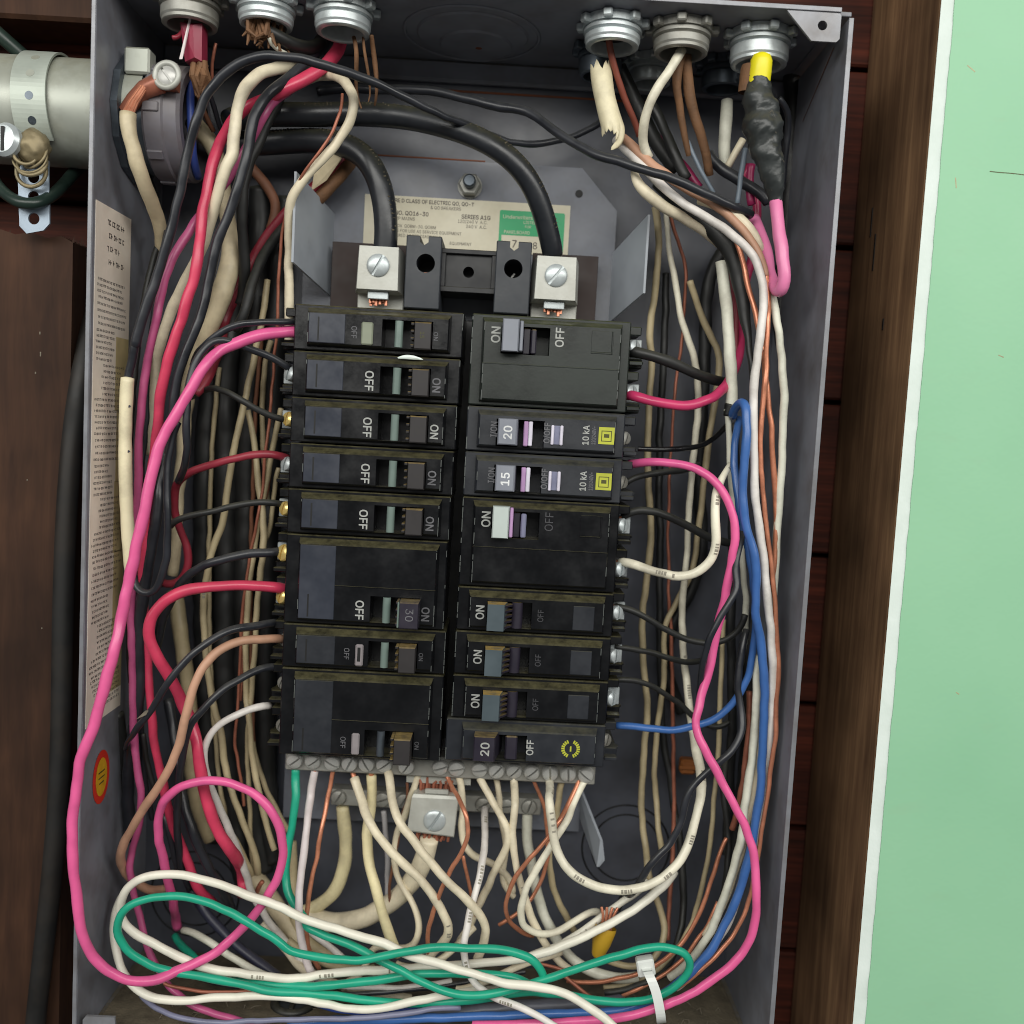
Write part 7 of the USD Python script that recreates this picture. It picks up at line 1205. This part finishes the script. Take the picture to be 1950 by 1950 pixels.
for (name, m_, label, mesh, fr, R, cat) in built:
    o = thing(name, label, cat)
    obj('insulation' if m_ not in ('copper', 'copperdull', 'paper') else 'strand', mesh, m_, o, smooth=True)
    for k, (e, L_m, mm) in ENDS.items():
        if label.startswith(k):
            p, t_ = fr[0][0], -fr[1][0]
            obj('stripped_end', tube([p - t_ * 0.5, p + t_ * L_m * 0.5, p + t_ * L_m + np.array([0, 0.6, 0])], [R[0] * 0.55] * 3, 10)[0], mm, o, smooth=True)
    for k, (a, b) in PRINTED.items():
        if label.startswith(k):
            ink_marks(o, fr, R, a, b)
    if label.startswith('frayed black'):
        P = fr[0]
        for i in (len(P) // 2 + 8, len(P) // 2 + 30, len(P) // 2 + 44):
            if i < len(P) - 4:
                obj('torn_flake', hull([P[i] + (0, -1.8, 1.5), P[i + 3] + (-3, -2.2, 1.0), P[i + 1] + (-1, -1.2, 2.4), P[i + 1] + (0, -2.6, 0.6)]), 'lint', o)

# heavy main cables
MAINS = [('main_cable', 'cable_black', 'thick black main cable curving to the right lug',
          [(-130.3, 50, -53.8, 6.36), (-113.2, 56, -47.2, 6.38), (-85, 58, -45, 6.32), (-72.6, 60, -43.2, 6.31), (-53.1, 58, -43.3, 6.23), (-33.4, 54, -45.3, 6.13), (-13.8, 48, -50.6, 6.01), (5.6, 42, -58, 5.89), (20.1, 40, -66.3, 5.82), (31, 42, -78, 5.79), (39.5, 46, -92.2, 5.79), (44.8, 50, -107, 5.78), (46.3, 53, -112.9, 5.53)]
          ), ('main_cable', 'cable_black', 'thick black main cable bending down to the left lug',
          [(-134, 64, -60.1, 6.53), (-115.2, 66, -59.4, 6.55), (-90.5, 64, -57.6, 6.53), (-71.4, 60, -59.1, 6.48), (-58.9, 56, -66.5, 6.43), (-50.5, 54, -77.8, 6.41), (-46, 54, -93.4, 6.41), (-44.9, 54, -108.4, 6.41), (-45.1, 55, -117.7, 6.42)]
          )]
for name, m_, label, pts in MAINS:
    o = thing(name, label, 'cable')
    q = spline(pts, 2.0)
    mesh, fr = tube(q[:, :3], q[:, 3], 24)
    obj('jacket', mesh, m_, o, smooth=True)
    # crumbs of dirt on the upper side
    cr = []
    P, t_, u_, w_ = fr
    for k in range(160):
        i = rng.randrange(8, len(P) - 6)
        n = np.array([0.55 + rng.uniform(-.3, .3), -0.5 + rng.uniform(-.5, .3), 0.7])
        n = n - t_[i] * np.dot(n, t_[i])
        n /= np.linalg.norm(n)
        c = P[i] + n * q[i, 3]
        e = rng.uniform(0.2, 0.55)
        cr.append(hull([c + (e, 0, 0), c - (e, 0, 0), c + (0, e, 0), c - (0, e, 0), c + (0, 0, e), c - (0, 0, e)]))
    obj('dirt_crumbs', cr, 'dust_patch', o, kind='stuff')

# white tape sleeve joining two black wires
SLEEVE = [
(-167.5, 14, -193.6, 3.24), (-168.1, 14.3, -207.2, 3.24), (-168.1, 14.6, -222.1, 3.24), (-168.1, 14.9, -237.2, 3.25), (-167.4, 15.2, -252.3, 3.25), (-166.3, 15.5, -268.7, 3.25), (-165.4, 15.8, -281.4, 3.25), (-164.1, 16, -292.9, 3.25),
]
o = thing('tape_sleeve', 'cream tape sleeve round two black wires at the left wall', 'tape sleeve')
q = spline(SLEEVE, 2.0)
nz = meshkit.noise(q[:, :3] * 0.16, 4)
mesh, fr = tube(q[:, :3], q[:, 3] * (0.95 + 0.12 * nz), 16)
obj('sleeve', mesh, 'sheath', o, smooth=True)
for s in (0.16, 0.38):
    i = int(s * len(q))
    c = q[i, :3] + np.array([q[i, 3] * 0.75, -q[i, 3] * 0.66, 0])
    obj('ink_spot', hull([c + (1, 0, 0), c - (1, 0, 0.2), c + (0, .5, .8), c - (0, .5, .8), c + (0, -.5, .5)]), 'navy', o)

# taped splice with a yellow cap at upper right
TAPE = [
(142.5, 12, -28.4, 5.38), (142.3, 12, -35.2, 6.18), (143.7, 12, -43.7, 8.07), (145.6, 12, -52.2, 8.87), (148, 12, -60.6, 8.34), (150.9, 12, -69.1, 6.99), (153.2, 12, -77.6, 5.11), (154.8, 13, -84.2, 3.77), (155.9, 14, -89.6, 3.24),
]
o = thing('taped_splice', 'bulging black tape splice below the yellow cap', 'taped splice')
q = spline(TAPE, 1.2, 0.2)
P, R = q[:, :3], q[:, 3]
mesh, fr = tube(P, R, 28)
v = mesh.vertices
nz = meshkit.fbm(v * 0.11, 3, 3) - 0.5
idx = np.minimum(np.arange(len(v)) // 28, len(P) - 1)
d_ = v - P[idx]
mesh.vertices = v + d_ * (nz * 0.75)[:, None] + d_ * (0.045 * np.sign(np.sin(idx * 0.62 + np.arange(len(v)) % 28 * 0.22)))[:, None]
obj('tape_wrap', mesh, 'tape', o, smooth=50)
ln = []
for k in range(26):
    i = rng.randrange(4, len(P) - 4)
    c = P[i] + np.array([rng.uniform(-.7, .7) * R[i], -R[i] * 0.8, 0])
    ln.append(tube([c, c + (rng.uniform(-2, 2), -.4, rng.uniform(-2, 2)), c + (rng.uniform(-3, 3), -.2, rng.uniform(-3, 3))], [0.06] * 3, 4)[0])
obj('tape_lint', ln, 'lint', o, kind='stuff')
cap = thing('end_cap', 'bright yellow rounded cap on top of the black taped splice', 'wire cap')
c0 = P[0]
obj('cap', lathe([(-6, 5.4), (3, 5.5), (8, 5.3), (10.5, 4.2), (11.6, 2.0), (11.8, 0)], c0, (0.02, -0.12, 1), 28), 'cap_yellow', cap, smooth=40)
obj('inner_sleeve', lathe([(-7, 5.6), (4, 5.6), (6, 5.0), (6, 0)], c0 + np.array([-3.4, 4, 1]), (0.02, -0.1, 1), 20), 'paper', cap, smooth=40)
cap2 = thing('end_cap', 'half hidden yellow cap right of the taped splice', 'wire cap')
obj('cap', lathe([(-3, 3.8), (1.5, 3.8), (3.0, 2.4), (3.2, 0)], (152.2, 36, -50.5), (0.75, -0.4, 0.55), 20), 'nut_yellow', cap2, smooth=40)
obj('cap_mouth', lathe([(0, 0), (0, 3.2), (-0.3, 3.2), (-0.3, 0)], (150.3, 35.6, -52.3), (0.75, -0.4, 0.55), 16), 'recess', cap2)

# yellow wire nut and cable tie at the bottom
wn = thing('wire_nut', 'yellow twist on wire nut lying among white wires at the bottom', 'wire nut')
NUT = (96.6, 34.0, -481.1)
obj('nut_body', lathe([(0, 6.0), (2, 6.2), (9, 5.4), (16, 3.6), (17.5, 2.4), (17.8, 0)], NUT, (-0.25, -0.15, -1), 12), 'nut_yellow', wn, smooth=30)
obj('copper_strand', [tube([np.array(NUT) + (k * 1.5 - 2, 0, -2), np.array(NUT) + (k * 2 - 2, 1, 6), np.array(NUT) + (k * 3 - 3, 2, 10)], [0.8] * 3, 7)[0] for k in range(4)], 'copper', wn, smooth=True)
tie = thing('cable_tie', 'translucent white cable tie with a square head round the bottom wires', 'cable tie')
TIE = [
(114.1, 2, -485, 1.58), (115.3, -6, -486.2, 1.56), (118.1, -8, -491.5, 1.55), (120.3, -9, -499.6, 1.55), (121.9, -8, -506, 1.55), (125.3, 6, -517.6, 1.59),
]
q = spline(TIE, 2.0, 0.1)
tp = []
P = q[:, :3]
for i in range(len(P) - 1):
    a, b = P[i], P[i + 1]
    s = np.array([2.4, 0.15, 0.35])
    th = np.array([0.1, -0.9, -0.1])
    tp.append(hull([a + s, a - s, a + s + th, a - s + th, b + s, b - s, b + s + th, b - s + th]))
obj('strap', tp, 'tie_white', tie)
h_ = rbox(-4.6, 4.6, -3.2, 3.2, -4.6, 4.6, 0.8)
h_.apply_transform(trimesh.transformations.rotation_matrix(math.radians(-12), (0, 1, 0)))
h_.apply_translation(P[0])
obj('head', h_, 'tie_white', tie)

# torn cream sheath at upper right
SHEATH = [
(65.2, 36, -18.3, 5.63), (66.2, 34, -26.9, 5.61), (68.2, 34, -35.7, 5.33), (71, 34, -44.4, 5.61), (73.8, 34, -51.4, 5.89), (72.7, 34, -56.9, 5.05), (70.7, 34, -60.6, 3.09),
]
o = thing('torn_sheath', 'torn cream cable sheath below the shiny right fitting', 'cable sheath')
q = spline(SHEATH, 1.6, 0.2)
P, R = q[:, :3], q[:, 3]
t_ = np.gradient(P, axis=0)
t_ /= np.linalg.norm(t_, axis=1, keepdims=True)
A = np.linspace(-1.9, 1.9, 22)
V = []
tear = np.array([0.86, 0.83, 0.9, 0.8, 0.84, 0.78, 0.82, 0.77, 0.81, 0.79, 0.85, 0.83, 0.9, 0.88, 0.96, 1.0, 0.97, 0.93, 0.86, 0.9, 0.82, 0.86])
head = np.array([0.02, 0.05, 0.0, 0.03, 0.06, 0.1, 0.05, 0.0, 0.04, 0.09, 0.12, 0.06, 0.02, 0.07, 0.0, 0.03, 0.06, 0.02, 0.05, 0.0, 0.03, 0.02])
idx_ = np.arange(len(P))
NN = []
for i in idx_:
    n = np.array([0.1, -1, 0.1])
    n = n - t_[i] * np.dot(n, t_[i])
    NN.append(n / np.linalg.norm(n))
NN = np.array(NN)
CC = np.cross(NN, t_)
for i in idx_:
    for j, a in enumerate(A):
        f = head[j] + (tear[j] - head[j]) * i / (len(P) - 1)
        x = f * (len(P) - 1)
        pick = lambda q: np.array([np.interp(x, idx_, q[:, k]) for k in range(3)])
        flare = 1 + 0.22 * max(0, f - 0.7) / 0.3 * (1 if j % 5 < 3 else -0.6)
        V.append(pick(P) + np.interp(x, idx_, R) * flare * (pick(NN) * math.cos(a) + pick(CC) * math.sin(a)))
V = np.array(V)
ny = len(A)
F = [(i * ny + j, i * ny + j + 1, (i + 1) * ny + j + 1, (i + 1) * ny + j) for i in range(len(P) - 1) for j in range(ny - 1)]
F = np.array(F)
ctr = np.repeat(P, ny, axis=0)
V2 = V + (ctr - V) / np.linalg.norm(ctr - V, axis=1, keepdims=True) * 0.7
n0 = len(V)
Ft = [(a, b, c, d) for a, b, c, d in F] + [(d + n0, c + n0, b + n0, a + n0) for a, b, c, d in F]
for i in range(len(P) - 1):
    for j in (0, ny - 1):
        a, b = i * ny + j, (i + 1) * ny + j
        Ft.append((a, b, b + n0, a + n0))
for i in (0, len(P) - 1):
    for j in range(ny - 1):
        a, b = i * ny + j, i * ny + j + 1
        Ft.append((a, b, b + n0, a + n0))
sm = trimesh.Trimesh(np.vstack([V, V2]), np.array([[f[0], f[1], f[2]] for f in Ft] + [[f[0], f[2], f[3]] for f in Ft]), process=False)
sm.fix_normals()
obj('sheath', sm, 'sheath', o, smooth=40)

# black tape wrap on the pale right wire
TW = [
(144.8, 33, -189.6, 3.36), (143.3, 33, -195.8, 2.24),
]
o = thing('tape_wrap', 'black tape wrapped where the thick pale wire thins', 'tape wrap')
q = spline(TW, 1.5, 0.1)
obj('tape', tube(q[:, :3], q[:, 3], 16)[0], 'blackd', o, smooth=True)

# things outside the box
CABLES = [
    ('ground_wire', 'ground_green', 'dark green wire looping over the strap tail below the conduit', [(-245.6, 30, -93.3, 3.06), (-233.1, 22, -104.8, 3.02), (-221.5, 18, -109.1, 2.99), (-215.2, 22, -106.5, 3.02), (-213.8, 34, -98.1, 3.09), (-214.8, 55, -84.5, 3.21), (-218.2, 80, -72.2, 3.36)]),
    ('ground_wire', 'ground_green', 'dark green wire slanting in above the conduit at the far left', [(-260.9, 50, -9.4, 3.76), (-249.5, 55, -18.9, 3.79), (-240.6, 60, -26.1, 3.83)]),
    ('black_cable', 'outer_cable', 'black cable hanging between the timber post and the box', [(-203.4, 60, -155.8, 5.6), (-200.7, 40, -185.8, 5.39), (-202.2, 32, -222.3, 5.31), (-204.3, 30, -272.5, 5.29), (-205.2, 30, -343.4, 5.29), (-205.3, 30, -401.2, 5.29), (-208.3, 30, -460.2, 5.29), (-212.7, 28, -519.2, 5.27), (-216.1, 28, -561.7, 5.27)]),
]
for name, m_, label, pts in CABLES:
    q = spline(pts, 3.0)
    o = thing(name, label, 'cable' if 'cable' in name else 'wire')
    obj('jacket', tube(q[:, :3], q[:, 3], 14)[0], m_, o, smooth=True)

# black fitting in the bottom wall
bf = thing('bottom_fitting', 'round black fitting with pale gaps in the bottom wall of the box', 'conduit fitting')
obj('ring', torus((-77, 45, -H + 2.0), (0, 0, 1), 10.5, 2.6, 36, 10), 'blackd', bf, smooth=True)
obj('hub', lathe([(0, 0), (0, 9), (2.2, 9), (2.2, 0)], (-77, 45, -H + 0.5), (0, 0, 1), 24), 'zinc_dark', bf, smooth=30)
obj('spoke', [rbox(-86, -68, 43.6, 46.4, -H + 2.2, -H + 4.2, 0.4), rbox(-78.4, -75.6, 36, 54, -H + 2.2, -H + 4.1, 0.4)], 'blackd', bf)

# amber plastic plug and grey tab deep in the lower right gutter
o = thing('plastic_plug', 'small amber plastic plug behind the U shaped wire at lower right', 'plug')
PLUG = (144.2, 75.0, -401.4)
obj('plug_body', [rbox(PLUG[0] - 4.5, PLUG[0] + 4.5, 72, 80, PLUG[2] - 4.5, PLUG[2] + 4.5, 1.2), rbox(PLUG[0] - 5.4, PLUG[0] + 5.4, 71, 73.5, PLUG[2] - 1.2, PLUG[2] + 1.2, 0.5)], 'plugc', o)
